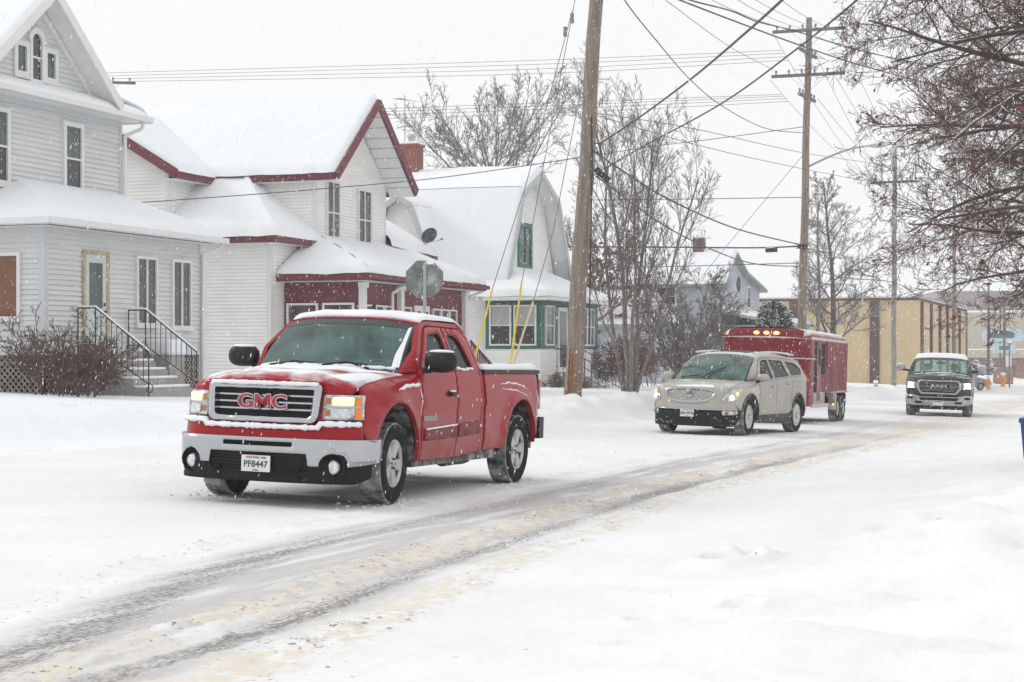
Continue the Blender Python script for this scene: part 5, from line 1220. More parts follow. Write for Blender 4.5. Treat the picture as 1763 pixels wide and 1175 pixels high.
def wheel(parent, x, y, r, wid, side, rim_r, spokes=5, steer=0.0, split=False, cap=True):
    """wheel > tyre, tread, rim, spokes, hub; side=-1 for the driver's side"""
    root = MB().lathe([(rim_r, -wid * .42), (rim_r * .98, 0), (rim_r, wid * .42)], 32, 'x').build('wheel', alloy, parent, True)
    root.location = (x, y, r); root.rotation_euler = (random.uniform(0, 6), 0, steer)
    h = wid / 2
    sw = [(rim_r * 1.0, h * .86), (rim_r * 1.07, h * .98), (r * .80, h * 1.04), (r * .90, h * 1.0), (r * .955, h * .88)]
    for sg in (-1, 1): MB().lathe([(a, b * sg) for a, b in sw], 48, 'x').build('tyre_wall', tyre_m, root, True)
    # tread with blocks
    mb = MB(); n = 64; offs = [-.88, -.5, -.46, -.06, 0.06, .46, .5, .88]
    mb.lathe([(r * .955, h * .88), (r * .985, h * .8), (r * .985, -h * .8), (r * .955, -h * .88)], 48, 'x')
    for i in range(40):
        t0 = 2 * math.pi * i / 40; t1 = t0 + 2 * math.pi / 40 * .72
        for j in range(0, 8, 2):
            a, b = offs[j] * h * .97, offs[j + 1] * h * .97
            if j in (2, 4): t0_, t1_ = t0 + .05, t1 + .05
            else: t0_, t1_ = t0, t1
            q = [(a, rr * math.cos(t), rr * math.sin(t)) for rr in (r * .97,) for t in (t0_, t1_)] ; P = []
            for rr in (r * .97, r):
                for (xx, t) in ((a, t0_), (b, t0_), (b, t1_), (a, t1_)): P.append((xx, rr * math.cos(t), rr * math.sin(t)))
            mb.hexa(P)
    mb.build('tread', tread_m, root)
    o = side
    MB().lathe([(rim_r * 1.01, h * .86 * o), (rim_r * .99, h * .93 * o), (rim_r * .93, h * .90 * o), (rim_r * .90, h * .70 * o)], 40, 'x').build('rim', alloy, root, True)
    MB().lathe([(rim_r * .95, h * .1 * o), (.05, h * .16 * o)], 24, 'x').build('brake_disc', mat('brake_dark', (.04, .04, .042), .6), root)
    for i in range(spokes):
        a0 = 2 * math.pi * i / spokes
        for da in ((-.16, .16) if split else (0,)):
            sp = MB(); w0 = .050 if split else .075; w1 = .036 if split else .058
            def pt(rad, lat, xx): 
                c, s_ = math.cos(a0 + da * (rad / rim_r)), math.sin(a0 + da * (rad / rim_r)); return (xx * o, rad * c - lat * s_, rad * s_ + lat * c)
            r0_, r1_ = rim_r * .16, rim_r * .95
            sp.hexa([pt(r0_, -w0, h * .55), pt(r0_, w0, h * .55), pt(r1_, w1, h * .62), pt(r1_, -w1, h * .62), pt(r0_, -w0 * .8, h * .80), pt(r0_, w0 * .8, h * .80), pt(r1_, w1 * .7, h * .87), pt(r1_, -w1 * .7, h * .87)])
            sp.build('spoke', alloy, root)
    MB().lathe([(rim_r * .34, h * .5 * o), (rim_r * .34, h * .78 * o), (rim_r * .26, h * .84 * o), (rim_r * .15, h * .84 * o), (rim_r * .13, h * .92 * o), (.001, h * .93 * o)], 20, 'x').build('hub', alloy, root, True)
    for i in range(6):
        a = 2 * math.pi * i / 6; MB().tube([(h * .8 * o, rim_r * .22 * math.cos(a), rim_r * .22 * math.sin(a)), (h * .9 * o, rim_r * .22 * math.cos(a), rim_r * .22 * math.sin(a))], .012, 6).build('lug_nut', blackp, root)
    return root
def front_text(me, parent, x, y, z, tilt=0.0, name='lettering'):
    o = link_mesh(name, me, parent); M = Matrix(((-1, 0, 0), (0, 0, 1), (0, 1, 0))); o.rotation_euler = (M.to_4x4() @ Matrix.Rotation(tilt, 4, 'X')).to_euler(); o.location = (x, y, z); return o
def plate(parent, y, z, txt, w_=.305, h_=.155, green=True, blurred=False):
    pl = MB().box(-w_ / 2, w_ / 2, y, y + .006, z - h_ / 2, z + h_ / 2).build('licence_plate', plate_m, parent); bevel(pl, .004)
    if blurred:
        MB().box(-.12, .12, y + .006, y + .007, z + .03, z + .06).build('plate_band', redink, pl); return pl
    front_text(text_mesh(txt, .085, .001, .0015, ink_m), pl, 0, y + .008, z - .008)
    front_text(text_mesh('WISCONSIN', .026, .0008, .0006, redink), pl, .03, y + .0078, z + h_ / 2 - .021)
    if green: MB().box(-.11, -.055, y + .006, y + .0072, z + h_ / 2 - .03, z + h_ / 2 - .012).build('plate_emblem', grnink, pl)
    MB().box(-.03, .03, y + .006, y + .0072, z - h_ / 2 + .010, z - h_ / 2 + .02).build('plate_sticker', ink_m, pl)
    return pl
def ring(poly_o, poly_i, fn, m, name, parent, depth=(0, -.03, 0), step=.04): return panel(name, poly_o, fn, m, parent, holes=[poly_i], step=step, rim=depth)
def mirror_black(parent, x, y, z, sx, m, cap=None):
    sg = 1 if x > 0 else -1
    mr = MB().ellipsoid((x + sg * .17, y, z), (.175, .085, .115), 20, 12, .75).build('side_mirror', m, parent, True)
    MB().tube([(x - sg * .06, y, z - .10), (x + sg * .06, y, z - .09), (x + sg * .12, y, z - .06)], .03, 8).build('mirror_arm', blackp, mr)
    MB().ellipsoid((x + sg * .17, y - .005, z + .10), (.14, .07, .022), 16, 6, .9).build('mirror_snow', snow_m, mr, True)
    return mr
def seats(parent, y, z, w_=.34):
    for sx in (-.42, .42):
        s_ = MB().box(sx - w_ / 2 * 1.3, sx + w_ / 2 * 1.3, y - .12, y + .05, z - .5, z + .12).build('seat_back', mat('seat_cloth', (.10, .105, .11), .9), parent); bevel(s_, .05)
        bevel(MB().box(sx - .13, sx + .13, y - .1, y + .0, z + .15, z + .36).build('headrest', MATS['seat_cloth'], parent), .05)
GLASS_F = glass('windscreen', (.50, .72, .67), .30, .38); GLASS_S = glass('side_glass', (.07, .085, .085), .03, .30)

# ============================================================ red pickup
def gmc():
    P = empty('red_pickup', label='red extended-cab pickup truck with snow on its roof, nearest of the traffic', cat='pickup truck')
    place(P, -2.09, 17.43, (-DX, -DY))
    fx, wf, PL = plan_curve([(0, .965), (.35, .95), (.66, .905), (.82, .835), (.92, .72), (.97, .56), (.985, .36), (.985, .1)])
    LEAN = .13
    def zh(y): return float(np.interp(y, [-.70, -.4, .1, .45, .70, .9], [1.285, 1.27, 1.235, 1.19, 1.14, 1.08]))
    def flare(y, z):
        f = 0
        for cy, cz, r in ((0, .47, .53), (-3.645, .47, .52)):
            d = math.hypot(y - cy, z - cz) - r
            if z > cz - .2: f = max(f, .04 * max(0, 1 - max(d, 0) / .16) ** 1.5)
        return f
    def side(y, z):
        yy = y + LEAN * max(0, z - .6)
        x = wf(yy) if yy > .1 else .985
        if z < .58: x -= (.58 - z) * .16
        if z > 1.0: x -= .035 * ((min(z, 1.3) - 1.0) / .3) ** 2
        if z > 1.285: x -= (z - 1.285) * .36 + .08 * max(0, z - 1.55)
        if y > -.72:
            k = min(1, (y + .72) / .25); q = min(1, max(0, (z - (zh(y) - .17)) / .17)); x -= k * .12 * (1 - math.sqrt(max(0, 1 - q * q)))
        if y < -4.2: x -= .10 * ((-y - 4.2) / .35) ** 2.2
        return x + flare(y, z) + .012 * math.exp(-((z - .98) / .05) ** 2) * (1 if y < -.7 else 0)
    arcF = arc(0, .47, .53, 188, 14, 22); arcR = arc(-3.645, .47, .52, 190, -6, 22)
    fend = [(-.655, .41), (-.535, .41)] + arcF + [(.60, .60), (.66, .72), (.655, 1.0), (.60, zh(.60))] + [(y, zh(y)) for y in (.45, .25, 0, -.3, -.655)]
    doorF = [(-.67, .40), (-1.63, .40), (-1.63, 1.775), (-1.27, 1.775), (-1.17, 1.75), (-.73, 1.36), (-.67, 1.285)]
    doorR = [(-1.645, .40), (-2.36, .42), (-2.37, 1.30), (-2.28, 1.66), (-2.16, 1.765), (-1.645, 1.775)]
    wF = fillet([(-.80, 1.335), (-1.21, 1.70), (-1.555, 1.715), (-1.575, 1.335)], [.04, .10, .08, .04])
    wR = fillet([(-1.715, 1.335), (-1.73, 1.71), (-2.03, 1.70), (-2.21, 1.345)], [.05, .09, .13, .06])
    cabf = [(-.45, 1.285), (-.72, 1.52), (-1.06, 1.80), (-1.30, 1.835), (-2.16, 1.825), (-2.33, 1.75), (-2.42, 1.55), (-2.47, 1.29), (-2.475, .43), (-2.372, .425), (-2.382, 1.30), (-2.292, 1.665), (-2.166, 1.777), (-1.27, 1.787), (-1.162, 1.762), (-.72, 1.37), (-.66, 1.297)]
    bed = [(-2.50, .44), (-2.50, 1.285), (-4.46, 1.325), (-4.55, 1.28), (-4.56, .66), (-4.38, .60)] + [(y, z) for y, z in arc(-3.645, .47, .52, 172 + 180 - 180 - 172 - 6, 186, 24)] + [(-4.16, .44)]
    bed = [(-2.50, .44), (-2.50, 1.285), (-4.46, 1.325), (-4.55, 1.28), (-4.56, .66), (-4.30, .56), (-4.165, .50)] + arc(-3.645, .47, .52, 180, 2, 24) + [(-3.10, .44)]
    for sg in (-1, 1):
        sf = lambda y, z, o=0.0: (sg * (side(y, z) + o), y, z); rim = (-sg * .045, 0, 0)
        fe = panel('front_fender', fend, sf, red_side, P, step=.045, rim=rim)
        d1 = panel('door', doorF, sf, red_side, P, [wF], .05, rim); d2 = panel('rear_door', doorR, sf, red_side, P, [wR], .05, rim)
        panel('cab_frame', cabf, lambda y, z: sf(y, z, -.006), red_side, P, step=.05, rim=rim)
        bs = panel('bed_side', bed, sf, red_side, P, step=.05, rim=(-sg * .06, 0, 0))
        for dd, wv, nm in ((d1, wF, 'door_glass'), (d2, wR, 'rear_door_glass')):
            panel(nm, wv, lambda y, z: sf(y, z, -.025), GLASS_S, dd, step=.08)
            wo_ = [(y + (.012 if y > np.mean([q[0] for q in wv]) else -.012), z + (.012 if z > 1.5 else -.012)) for y, z in wv]
            panel('window_seal', wv, lambda y, z: sf(y, z, .003), blackp, dd, [[(y + (a - y) * .06, z + (b - z) * .06) for (y, z), (a, b) in zip(wv, [(np.mean([q[0] for q in wv]), 1.52)] * len(wv))]], .05)
            sill_y = sorted(y for y, z in wv if z < 1.38); mbs = MB(); ys_ = np.linspace(sill_y[0], sill_y[-1], 10)
            mbs.tube([sf(y, 1.338 + .008 * math.sin(y * 17), .004) for y in ys_], [.008 + .012 * random.random() for _ in ys_], 6); mbs.build('sill_snow', snow_m, dd)
        # door handle with snow, side moulding, badge
        h = MB().ellipsoid(sf(-1.46, 1.075, .022), (.022, .085, .026), 12, 8, .6).build('handle', blackp, d1, True); MB().ellipsoid(sf(-1.46, 1.102, .022), (.022, .085, .014), 10, 6).build('handle_snow', snow_m, d1, True)
        panel('side_moulding', [(-.72, .60), (-1.615, .61), (-1.615, .745), (-.72, .715)], lambda y, z: sf(y, z, .016), mat('paint_red_moulding', (.20, .012, .02), .5, dirt=(.2, (.5, .35, .35)), dscale=5), d1, step=.06, rim=(-sg * .016, 0, 0))
        panel('moulding', [(-1.66, .61), (-2.32, .63), (-2.32, .775), (-1.66, .747)], lambda y, z: sf(y, z, .016), MATS['paint_red_moulding'], d2, step=.06, rim=(-sg * .016, 0, 0))
        MB().tube([sf(y, .718 + .033 * (-y - .72), .02) for y in np.linspace(-.75, -1.6, 8)], .010, 6).build('moulding_snow', snow_m, d1)
        panel('badge', fillet([(-.70, .80), (-1.06, .80), (-1.06, .855), (-.70, .855)], .015), lambda y, z: sf(y, z, .008), mat('badge_grey', (.28, .27, .27), .35, metal=.7), d1, step=.08)
        # wheel-well liners and mud flaps
        for cy in (0, -3.645):
            l = MB(); n = 16
            for i in range(n):
                t0, t1 = math.radians(-8 + 196 * i / n), math.radians(-8 + 196 * (i + 1) / n)
                l.add([(sg * xx, cy + .55 * math.cos(t), .47 + .55 * math.sin(t)) for t in (t0, t1) for xx in (.60, .955)], [(0, 1, 3, 2)])
            l.add([(sg * .60, cy + .55 * math.cos(t), .47 + .55 * math.sin(t)) for t in [math.radians(-8 + 196 * i / n) for i in range(n + 1)]], [tuple(range(n + 1))])
            l.build('wheel_well', mat('wheel_well', (.03, .03, .031), .9, dirt=(.55, (.55, .55, .56)), dscale=9), P)
            MB().box(sg * .72 - .14, sg * .72 + .14, cy - .575, cy - .56, .26, .62).build('mud_flap', mat('snowy_flap', (.4, .38, .36), .9, var=.3), P)
        wheel(P, sg * .855, 0, .402, .265, sg, .235, 5, steer=math.radians(4), split=True); wheel(P, sg * .855, -3.645, .402, .265, sg, .235, 5, split=True)
        MB().box(min(sg * .62, sg * .90), max(sg * .62, sg * .90), -3.05, -.62, .33, .46).build('rocker', mat('rocker_dirty', (.10, .09, .09), .8, dirt=(.6, (.6, .6, .6))), P)
        mirror_black(P, sg * .96, -.78, 1.415, .2, blackp)
        # tail light and rear bumper end
        MB().box(min(sg * .80, sg * .955), max(sg * .80, sg * .955), -4.66, -4.50, .50, .76).build('rear_bumper_end', blackp, P)
        MB().box(min(sg * .86, sg * .93), max(sg * .86, sg * .93), -4.57, -4.50, .86, 1.22).build('tail_light', mat('tail_red', (.4, .01, .01), .2), P)
        # bed rail cap
        MB().box(min(sg * .80, sg * .955), max(sg * .80, sg * .955), -4.45, -2.52, 1.29, 1.335).build('bed_rail', blackp, P)
        rs = MB(); ys_ = np.linspace(-2.55, -4.4, 14); rs.tube([(sg * .88, y, 1.335 + .02 * (-y - 2.5) / 2) for y in ys_], [.05 + .015 * random.random() for _ in ys_], 8); rs.build('rail_snow', snow_m, P, True)
    # snow streaks lying on the bed side crease and fenders of the driver's side
    for pts_, r0 in ((((-3.0, 1.17), (-3.3, 1.19), (-3.7, 1.16), (-3.95, 1.10)), .014), (((-3.05, 1.12), (-3.5, 1.10), (-3.9, 1.03)), .009), (((-.05, 1.12), (-.3, 1.165), (-.55, 1.17), (-.64, 1.18)), .026), (((-.60, 1.15), (-.66, 1.02), (-.62, .85)), .008), (((-4.25, 1.1), (-4.3, .95), (-4.28, .8)), .010)):
        k = 14; yy = np.interp(np.linspace(0, 1, k), np.linspace(0, 1, len(pts_)), [q[0] for q in pts_]); zz = np.interp(np.linspace(0, 1, k), np.linspace(0, 1, len(pts_)), [q[1] for q in pts_])
        MB().tube([(-(side(a, b) + .003), a, b + .006 * math.sin(i * 2.1)) for i, (a, b) in enumerate(zip(yy, zz))], [max(.003, r0 * (.5 + .7 * random.random()) * math.sin(math.pi * (i + .6) / k)) for i in range(k)], 7).build('snow_streak', snow_m, P, True)
    # bed: floor, tailgate, tonneau
    MB().box(-.90, .90, -4.55, -4.50, .62, 1.30).build('tailgate', red_side, P); MB().box(-.86, .86, -4.48, -2.5, 1.31, 1.345).build('tonneau_cover', blackp, P)
    ts = MB(); ny, nx = 14, 10
    for j in range(ny + 1):
        for i in range(nx + 1):
            ts.v.append((-.80 + 1.6 * i / nx, -2.6 - 1.8 * j / ny, 1.346 + .03 * max(0, math.sin(math.pi * i / nx)) ** .4 * max(0, math.sin(math.pi * j / ny)) ** .4 + .012 * random.random()))
    ts.f = [(j * 11 + i, j * 11 + i + 1, (j + 1) * 11 + i + 1, (j + 1) * 11 + i) for j in range(ny) for i in range(nx)]; ts.build('tonneau_snow', snow_m, P, True)
    MB().box(-.66, .66, -4.5, .55, .40, .75).build('chassis', void_m, P); MB().box(-.80, .80, -2.45, -.55, .42, .98).build('cab_floor', void_m, P); MB().box(-.6, .6, -.55, .62, .6, 1.02).build('engine_bay', void_m, P)
    MB().box(-.93, .93, -4.48, -4.2, .6, 1.28).build('bed_inner', void_m, P); MB().box(-.93, .93, -3.08, -2.5, .5, 1.28).build('bed_inner', void_m, P); MB().box(-.60, .60, -4.3, -3.0, .6, 1.28).build('bed_inner', void_m, P)
    MB().tube([(-.8, -3.645, .40), (.8, -3.645, .40)], .05, 8).build('rear_axle', void_m, P); MB().tube([(-.55, -2.3, .33), (-.55, -3.0, .33)], .09, 8).build('exhaust', mat('exhaust', (.12, .11, .10), .7), P)
    MB().tube([(.7, -.0, .40), (-.7, 0, .40)], .045, 8).build('front_axle', void_m, P)
    # roof
    ze = lambda y: float(np.interp(y, [-2.42, -2.33, -2.16, -1.30, -1.06, -.95], [1.55, 1.75, 1.825, 1.835, 1.80, 1.74]))
    def roof(u, y, o=0.0):
        k = max(0, min(1, (y + 1.5) / .45)); yy = y + .085 * (1 - u * u) * k * k
        return (u * side(y, ze(y)), yy, ze(y) + .052 * (1 - abs(u) ** 3.0) + o)
    panel('roof', [(-1, -1.06), (1, -1.06), (1, -2.33), (-1, -2.33)], lambda a, b: roof(a, b), dullred, P, step=.06, rim=(0, 0, -.03))
    def rsn(u, y):
        e_ = min((1 - abs(u)) / .12, (y + 2.33) / .12, (-1.10 - .05 * abs(math.sin(u * 3 + .6)) - y) / .10); k = max(0, min(1, e_)); p = roof(u, y); return (p[0], p[1], p[2] + .004 + .050 * math.sqrt(1 - (1 - k) ** 2) * (1 + .8 * float(fbm(u * 2.2, y * 2.2, 3))))
    panel('roof_snow', [(-.985, -2.325)] + [(.985, -2.325)] + [(u, -1.10 - .05 * abs(math.sin(u * 3 + .6)) - .002) for u in np.linspace(.985, -.985, 16)], rsn, snow_m, P, step=.045, rim=(0, 0, -.012))
    fin = MB().add([(.014, -1.42, 1.93), (-.014, -1.42, 1.93), (-.014, -1.62, 1.92), (.014, -1.62, 1.92), (0, -1.58, 2.02), (0, -1.63, 2.02)], [(0, 1, 4), (1, 2, 5, 4), (2, 3, 5), (3, 0, 4, 5)]); fin.build('antenna_fin', blackp, P)
    # windscreen
    def ws(u, v, o=0.0):
        yb, zb, xb = -.30 - .17 * u * u, 1.285 + .02 * (1 - u * u), .80 * u
        t = roof(u * .985, -1.075); yt, zt, xt = t[1] + .015, t[2] - .012, u * (side(-1.06, 1.80) - .03)
        bow = .03 * math.sin(math.pi * v) ; return (xb + (xt - xb) * v, yb + (yt - yb) * v + bow * .6 + o * .6, zb + (zt - zb) * v + bow * .6 + o * .8)
    wsp = panel('windscreen', fillet([(-1, 0), (1, 0), (1, 1), (-1, 1)], [.04, .04, .08, .08]), lambda a, b: ws(a, b), GLASS_F, P, step=.07)
    panel('windscreen_band', [(-.99, .86), (.99, .86), (.99, 1.0), (-.99, 1.0)], lambda a, b: ws(a, b, .003), mat('sunband', (.03, .035, .035), .25), wsp, step=.1)
    panel('windscreen_seal', fillet([(-1.03, -.03), (1.03, -.03), (1.03, 1.02), (-1.03, 1.02)], .06), lambda a, b: ws(a, b, -.004), blackp, wsp, [fillet([(-.975, .03), (.975, .03), (.97, .985), (-.97, .985)], .08)], .07)
    panel('windscreen_snow', [(-.99, .08), (-.90, .07), (-.90, .3), (-.935, .55), (-.945, .86), (-.985, .9)], lambda a, b: (lambda p: (p[0], p[1] + .012, p[2] + .012 + .012 * float(fbm(a * 20, b * 14, 3))))(ws(a, b)), snow_m, wsp, step=.035)
    cs_ = MB(); us_ = np.linspace(-.95, .95, 34)
    cs_.tube([ws(u, .02 + .05 * (.5 + float(fbm(u * 3, 2.0, 3))), .012) for u in us_], [.012 + .016 * random.random() for _ in us_], 6); cs_.build('cowl_snow', snow_m, wsp, True)
    for u0, u1 in ((.78, .10), (-.02, -.62)):
        MB().tube([ws(u0, .03, .03), ws((u0 + u1) / 2, .075, .035), ws(u1, .06, .03)], .014, 6).build('wiper', blackp, P); MB().tube([ws(u1 - .02, .02, .02), ws((u0 + u1) / 2, .085, .04)], .011, 6).build('wiper_arm', blackp, P)
    # cabin
    MB().box(-.80, .80, -.85, -.40, 1.0, 1.22).build('dashboard', mat('dash', (.05, .052, .055), .8), P); seats(P, -1.45, 1.28); MB().lathe([(.17, 0), (.185, .012), (.2, 0), (.185, -.012), (.17, 0)], 20, 'y', (-.40, -.88, 1.22)).build('steering_wheel', blackp, P)
    MB().box(-.85, .85, -2.40, -2.36, .5, 1.32).build('cab_back', void_m, P); panel('rear_window', [(-.68, 1.33), (.68, 1.33), (.60, 1.72), (-.60, 1.72)], lambda a, b: (a, -2.40 + (b - 1.33) * .15, b), GLASS_S, P, step=.2)
    panel('cab_rear_panel', [(-.82, 1.25), (.82, 1.25), (.66, 1.80), (-.66, 1.80)], lambda a, b: (a, -2.40 + (b - 1.33) * .18, b), dullred, P, [[(-.68, 1.33), (.68, 1.33), (.60, 1.72), (-.60, 1.72)]], .15)
    MB().box(-.12, .12, -1.12, -1.08, 1.66, 1.72).build('rear_view_mirror', blackp, P)
    # bonnet
    def hz(x, y):
        e_ = .865; q = min(1, abs(x) / e_); zc_ = float(np.interp(y, [-.5, -.3, .1, .45, .7, .9], [1.31, 1.315, 1.30, 1.283, 1.262, 1.245])); z = zh(y) + (zc_ - zh(y)) * (1 - q ** 3.2)
        z += .016 * float(sm(.62, .50, q)) * float(sm(.80, .5, y))
        yf = fx(abs(x) * 1.02)[1] - .085; d = yf - y; z -= .055 * max(0, 1 - d / .16) ** 2.2
        return z
    hood_o = [(x, fx(abs(x) * 1.02)[1] - .088) for x in np.linspace(-.83, .83, 24)] + [(.868, .60), (.868, .1), (.868, -.42)] + [(x, -.285 - .17 * (x / .8) ** 2) for x in np.linspace(.80, -.80, 14)] + [(-.868, -.42), (-.868, .1), (-.868, .60)]
    panel('bonnet', hood_o, lambda x, y: (x, y, hz(x, y)), red_hood, P, step=.04, rim=(0, 0, -.03))
    def hs_(x, y): return float(fbm(x * 2.6 + 4, y * 1.7, 4))
    # snow patches on the bonnet
    def patch(o, nm, th=.016): 
        cx = np.mean([q[0] for q in o]); cy = np.mean([q[1] for q in o])
        def f(x, y):
            ex = min((math.hypot(x - a, y - b) for a, b in rs_), default=1); k = min(1, ex / .07); return (x, y, hz(x, y) + .002 + th * math.sqrt(1 - (1 - k) ** 2) * (1 + .5 * float(fbm(x * 9, y * 9, 3))))
        rs_ = resample(o, .03); panel(nm, o, f, snow_m, P, step=.03)
    def blob(base, amp, seed):
        o = resample(fillet(base, .05), .05); return [(a + amp * float(fbm(a * 7 + seed, b * 7, 3)), b + amp * float(fbm(a * 7, b * 7 + seed, 3))) for a, b in o]
    patch(blob([(-.80, -.36), (-.45, -.26), (.4, -.26), (.80, -.36), (.72, .05), (.42, .34), (.1, .28), (-.28, .40), (-.44, .05), (-.62, -.02)], .10, 1), 'bonnet_snow', .014)
    patch(blob([(-.55, .60), (-.62, .18), (-.82, -.1), (-.84, .1), (-.80, .50), (-.72, .66)], .05, 5), 'bonnet_snow'); patch(blob([(.84, .2), (.80, .60), (.6, .72), (.64, .4), (.70, .0)], .05, 9), 'bonnet_snow')
    # front end
    fr = lambda p, z, o=0.0: (lambda q: (q[0], q[1] - LEAN * max(0, z - .6), z))(fx(p, o))
    panel('nose_panel', [(-.87, .62), (.87, .62), (.87, .82), (.62, .83), (.62, 1.13), (.59, 1.13), (.57, .80), (-.57, .80), (-.59, 1.13), (-.62, 1.13), (-.62, .83), (-.87, .82)], lambda p, z: fr(p, z, -.012), red_side, P, step=.06, rim=(0, -.02, 0))
    panel('upper_fascia', [(-.86, 1.075), (-.605, 1.075), (-.605, 1.165), (.605, 1.165), (.605, 1.075), (.86, 1.075), (.84, 1.13), (.60, 1.195), (-.60, 1.195), (-.84, 1.13)], lambda p, z: fr(p, z, -.006), dullred, P, step=.05, rim=(0, -.03, 0))
    lip = panel('bumper_filler', [(-1.02, .635), (1.02, .635), (1.0, .80), (.62, .80), (.60, .755), (-.60, .755), (-.62, .80), (-1.0, .80)], lambda p, z: fr(p, z, .012), dullred, P, step=.05, rim=(0, -.03, 0))
    sn = MB(); n = 60
    for i in range(n):
        p0 = -.99 + 1.98 * i / n; p1 = -.99 + 1.98 * (i + 1) / n
    pl_ = np.linspace(-.98, .98, 70); zl = lambda p: .765 if abs(p) < .60 else .805
    sn.tube([fr(p, zl(p) - .004, .030) for p in pl_], [.020 + .014 * random.random() for _ in pl_], 7); sn.build('filler_snow', snow_m, P, True)
    # grille
    gO = fillet([(-.60, 1.17), (.60, 1.17), (.575, .80), (-.575, .80)], [.05, .05, .09, .09]); gI = fillet([(-.525, 1.115), (.525, 1.115), (.505, .85), (-.505, .85)], [.02, .02, .05, .05])
    gr = panel('grille', gO, lambda p, z: fr(p, z, -.05), void_m, P, step=.1)
    panel('grille_surround', gO, lambda p, z: fr(p, z, .028 + .012 * math.cos((abs(p) - .55) * 20)), chrome, gr, [gI], .035, (0, -.07, 0))
    for z_ in (1.05, .985, .92): 
        if True: panel('grille_bar', [(-.52, z_ - .008), (.52, z_ - .008), (.52, z_ + .008), (-.52, z_ + .008)], lambda p, z: fr(p, z, -.01), chrome, gr, step=.06)
    for i in range(14): z_ = .86 + .018 * i; panel('grille_slat', [(-.51, z_), (.51, z_), (.51, z_ + .006), (-.51, z_ + .006)], lambda p, z: fr(p, z, -.03), blackp, gr, step=.12)
    ey = fr(0, .985, .012)[1]
    front_text(text_mesh('GMC', .20, .012, .012, chrome), gr, 0, ey, .985).scale = (1.18, .93, 1); front_text(text_mesh('GMC', .20, .016, .001, mat('emblem_red', (.42, .02, .03), .35)), gr, 0, ey + .008, .985).scale = (1.18, .93, 1)
    sg2 = MB(); us_ = np.linspace(-.56, .56, 40); sg2.tube([fr(u, 1.168, .035) for u in us_], [.016 + .012 * random.random() for _ in us_], 6); sg2.build('grille_snow', snow_m, gr, True)
    # headlights
    for sg in (-1, 1):
        H = panel('headlight', fillet([(sg * .615, .835), (sg * .615, 1.075), (sg * 1.01, 1.075), (sg * 1.03, .84)], .02), lambda p, z: fr(p, z, .002), lampglass, P, step=.05, rim=(0, -.03, 0))
        lampm = mat('lit_lamp_warm', (.9, .75, .4), .3, emit=((1, .68, .22), 1.7))
        panel('main_beam', fillet([(sg * .70, .975), (sg * .70, 1.055), (sg * .90, 1.055), (sg * .90, .975)], .02), lambda p, z: fr(p, z, .010), lampm, H, step=.05)
        panel('lower_lamp', fillet([(sg * .70, .86), (sg * .70, .945), (sg * .88, .945), (sg * .88, .86)], .03), lambda p, z: fr(p, z, .012), mat('lamp_clear', (.62, .64, .65), .1, metal=.3, var=.3, vscale=30), H, step=.05)
        panel('side_marker', [(sg * .92, .845), (sg * .92, 1.06), (sg * .985, 1.06), (sg * .995, .845)], lambda p, z: fr(p, z, .008), amber, H, step=.04)
        panel('inner_turn_signal', [(sg * .632, .985), (sg * .632, 1.045), (sg * .685, 1.045), (sg * .685, .985)], lambda p, z: fr(p, z, .008), mat('amber_dull', (.40, .17, .08), .3), H, step=.04)
        panel('inner_reflector', [(sg * .632, .875), (sg * .632, .935), (sg * .685, .935), (sg * .685, .875)], lambda p, z: fr(p, z, .008), MATS['amber_dull'], H, step=.04)
        panel('divider', [(sg * .62, .953), (sg * .62, .966), (sg * 1.0, .966), (sg * 1.0, .953)], lambda p, z: fr(p, z, .013), chrome, H, step=.05)
    # chrome bumper
    bo = [(-1.25, .655), (1.25, .655)] + [(1.22, .43), (.875, .40)] + [(a, b) for a, b in arc(.745, .40, .125, 0, 180, 12)][1:-1] + [(.62, .40), (.52, .40), (.50, .515), (-.50, .515), (-.52, .40), (-.62, .40)] + [(a, b) for a, b in arc(-.745, .40, .125, 0, 180, 12)][1:-1] + [(-.875, .40), (-1.22, .43)]
    bmp = lambda p, z, o=.03: (lambda q: (q[0], q[1] + .02 - .10 * max(0, (z - .56)) ** 1.5 - .03 * max(0, .5 - z), z))(fx(p, o + .012))
    bu = panel('front_bumper', bo, bmp, chrome, P, [fillet([(-.36, .575), (.36, .575), (.36, .618), (-.36, .618)], .008)], .04, (0, -.07, 0))
    panel('bumper_slot', [(-.38, .56), (.38, .56), (.38, .63), (-.38, .63)], lambda p, z: bmp(p, z, -.03), void_m, bu, step=.1)
    va = panel('air_dam', [(-1.17, .46), (-.55, .46), (-.52, .345), (.52, .345), (.55, .46), (1.17, .46), (1.14, .29), (.95, .235), (-.95, .235), (-1.14, .29)], lambda p, z: bmp(p, z, .005 if z < .4 else -.004), mat('black_valance', (.012, .012, .012), .7, spec=.2, dirt=(.0, (.4, .4, .4)), dscale=16), P, step=.06, rim=(0, -.05, 0))
    panel('lower_grille', [(-.56, .33), (.56, .33), (.55, .53), (-.55, .53)], lambda p, z: bmp(p, z, -.035), void_m, P, step=.08)
    for z_ in (.36, .39, .42, .45, .48): panel('lower_grille_bar', [(-.52, z_), (.52, z_), (.52, z_ + .010), (-.52, z_ + .010)], lambda p, z: bmp(p, z, -.012), blackp, P, step=.1)
    for sg in (-1, 1):
        c = bmp(sg * .745, .41, .0); fog = MB().lathe([(.115, .0), (.115, -.06), (.07, -.07), (.001, -.07)], 20, 'y', (c[0], c[1] + .012, .41)).build('fog_lamp', void_m, P)
        MB().lathe([(.07, -.02), (.066, .012), (.04, .022), (.001, .026)], 20, 'y', (c[0], c[1] - .01, .395)).build('fog_lens', mat('fog_glass', (.68, .69, .69), .12, metal=.35, var=.25, vscale=25), fog, True)
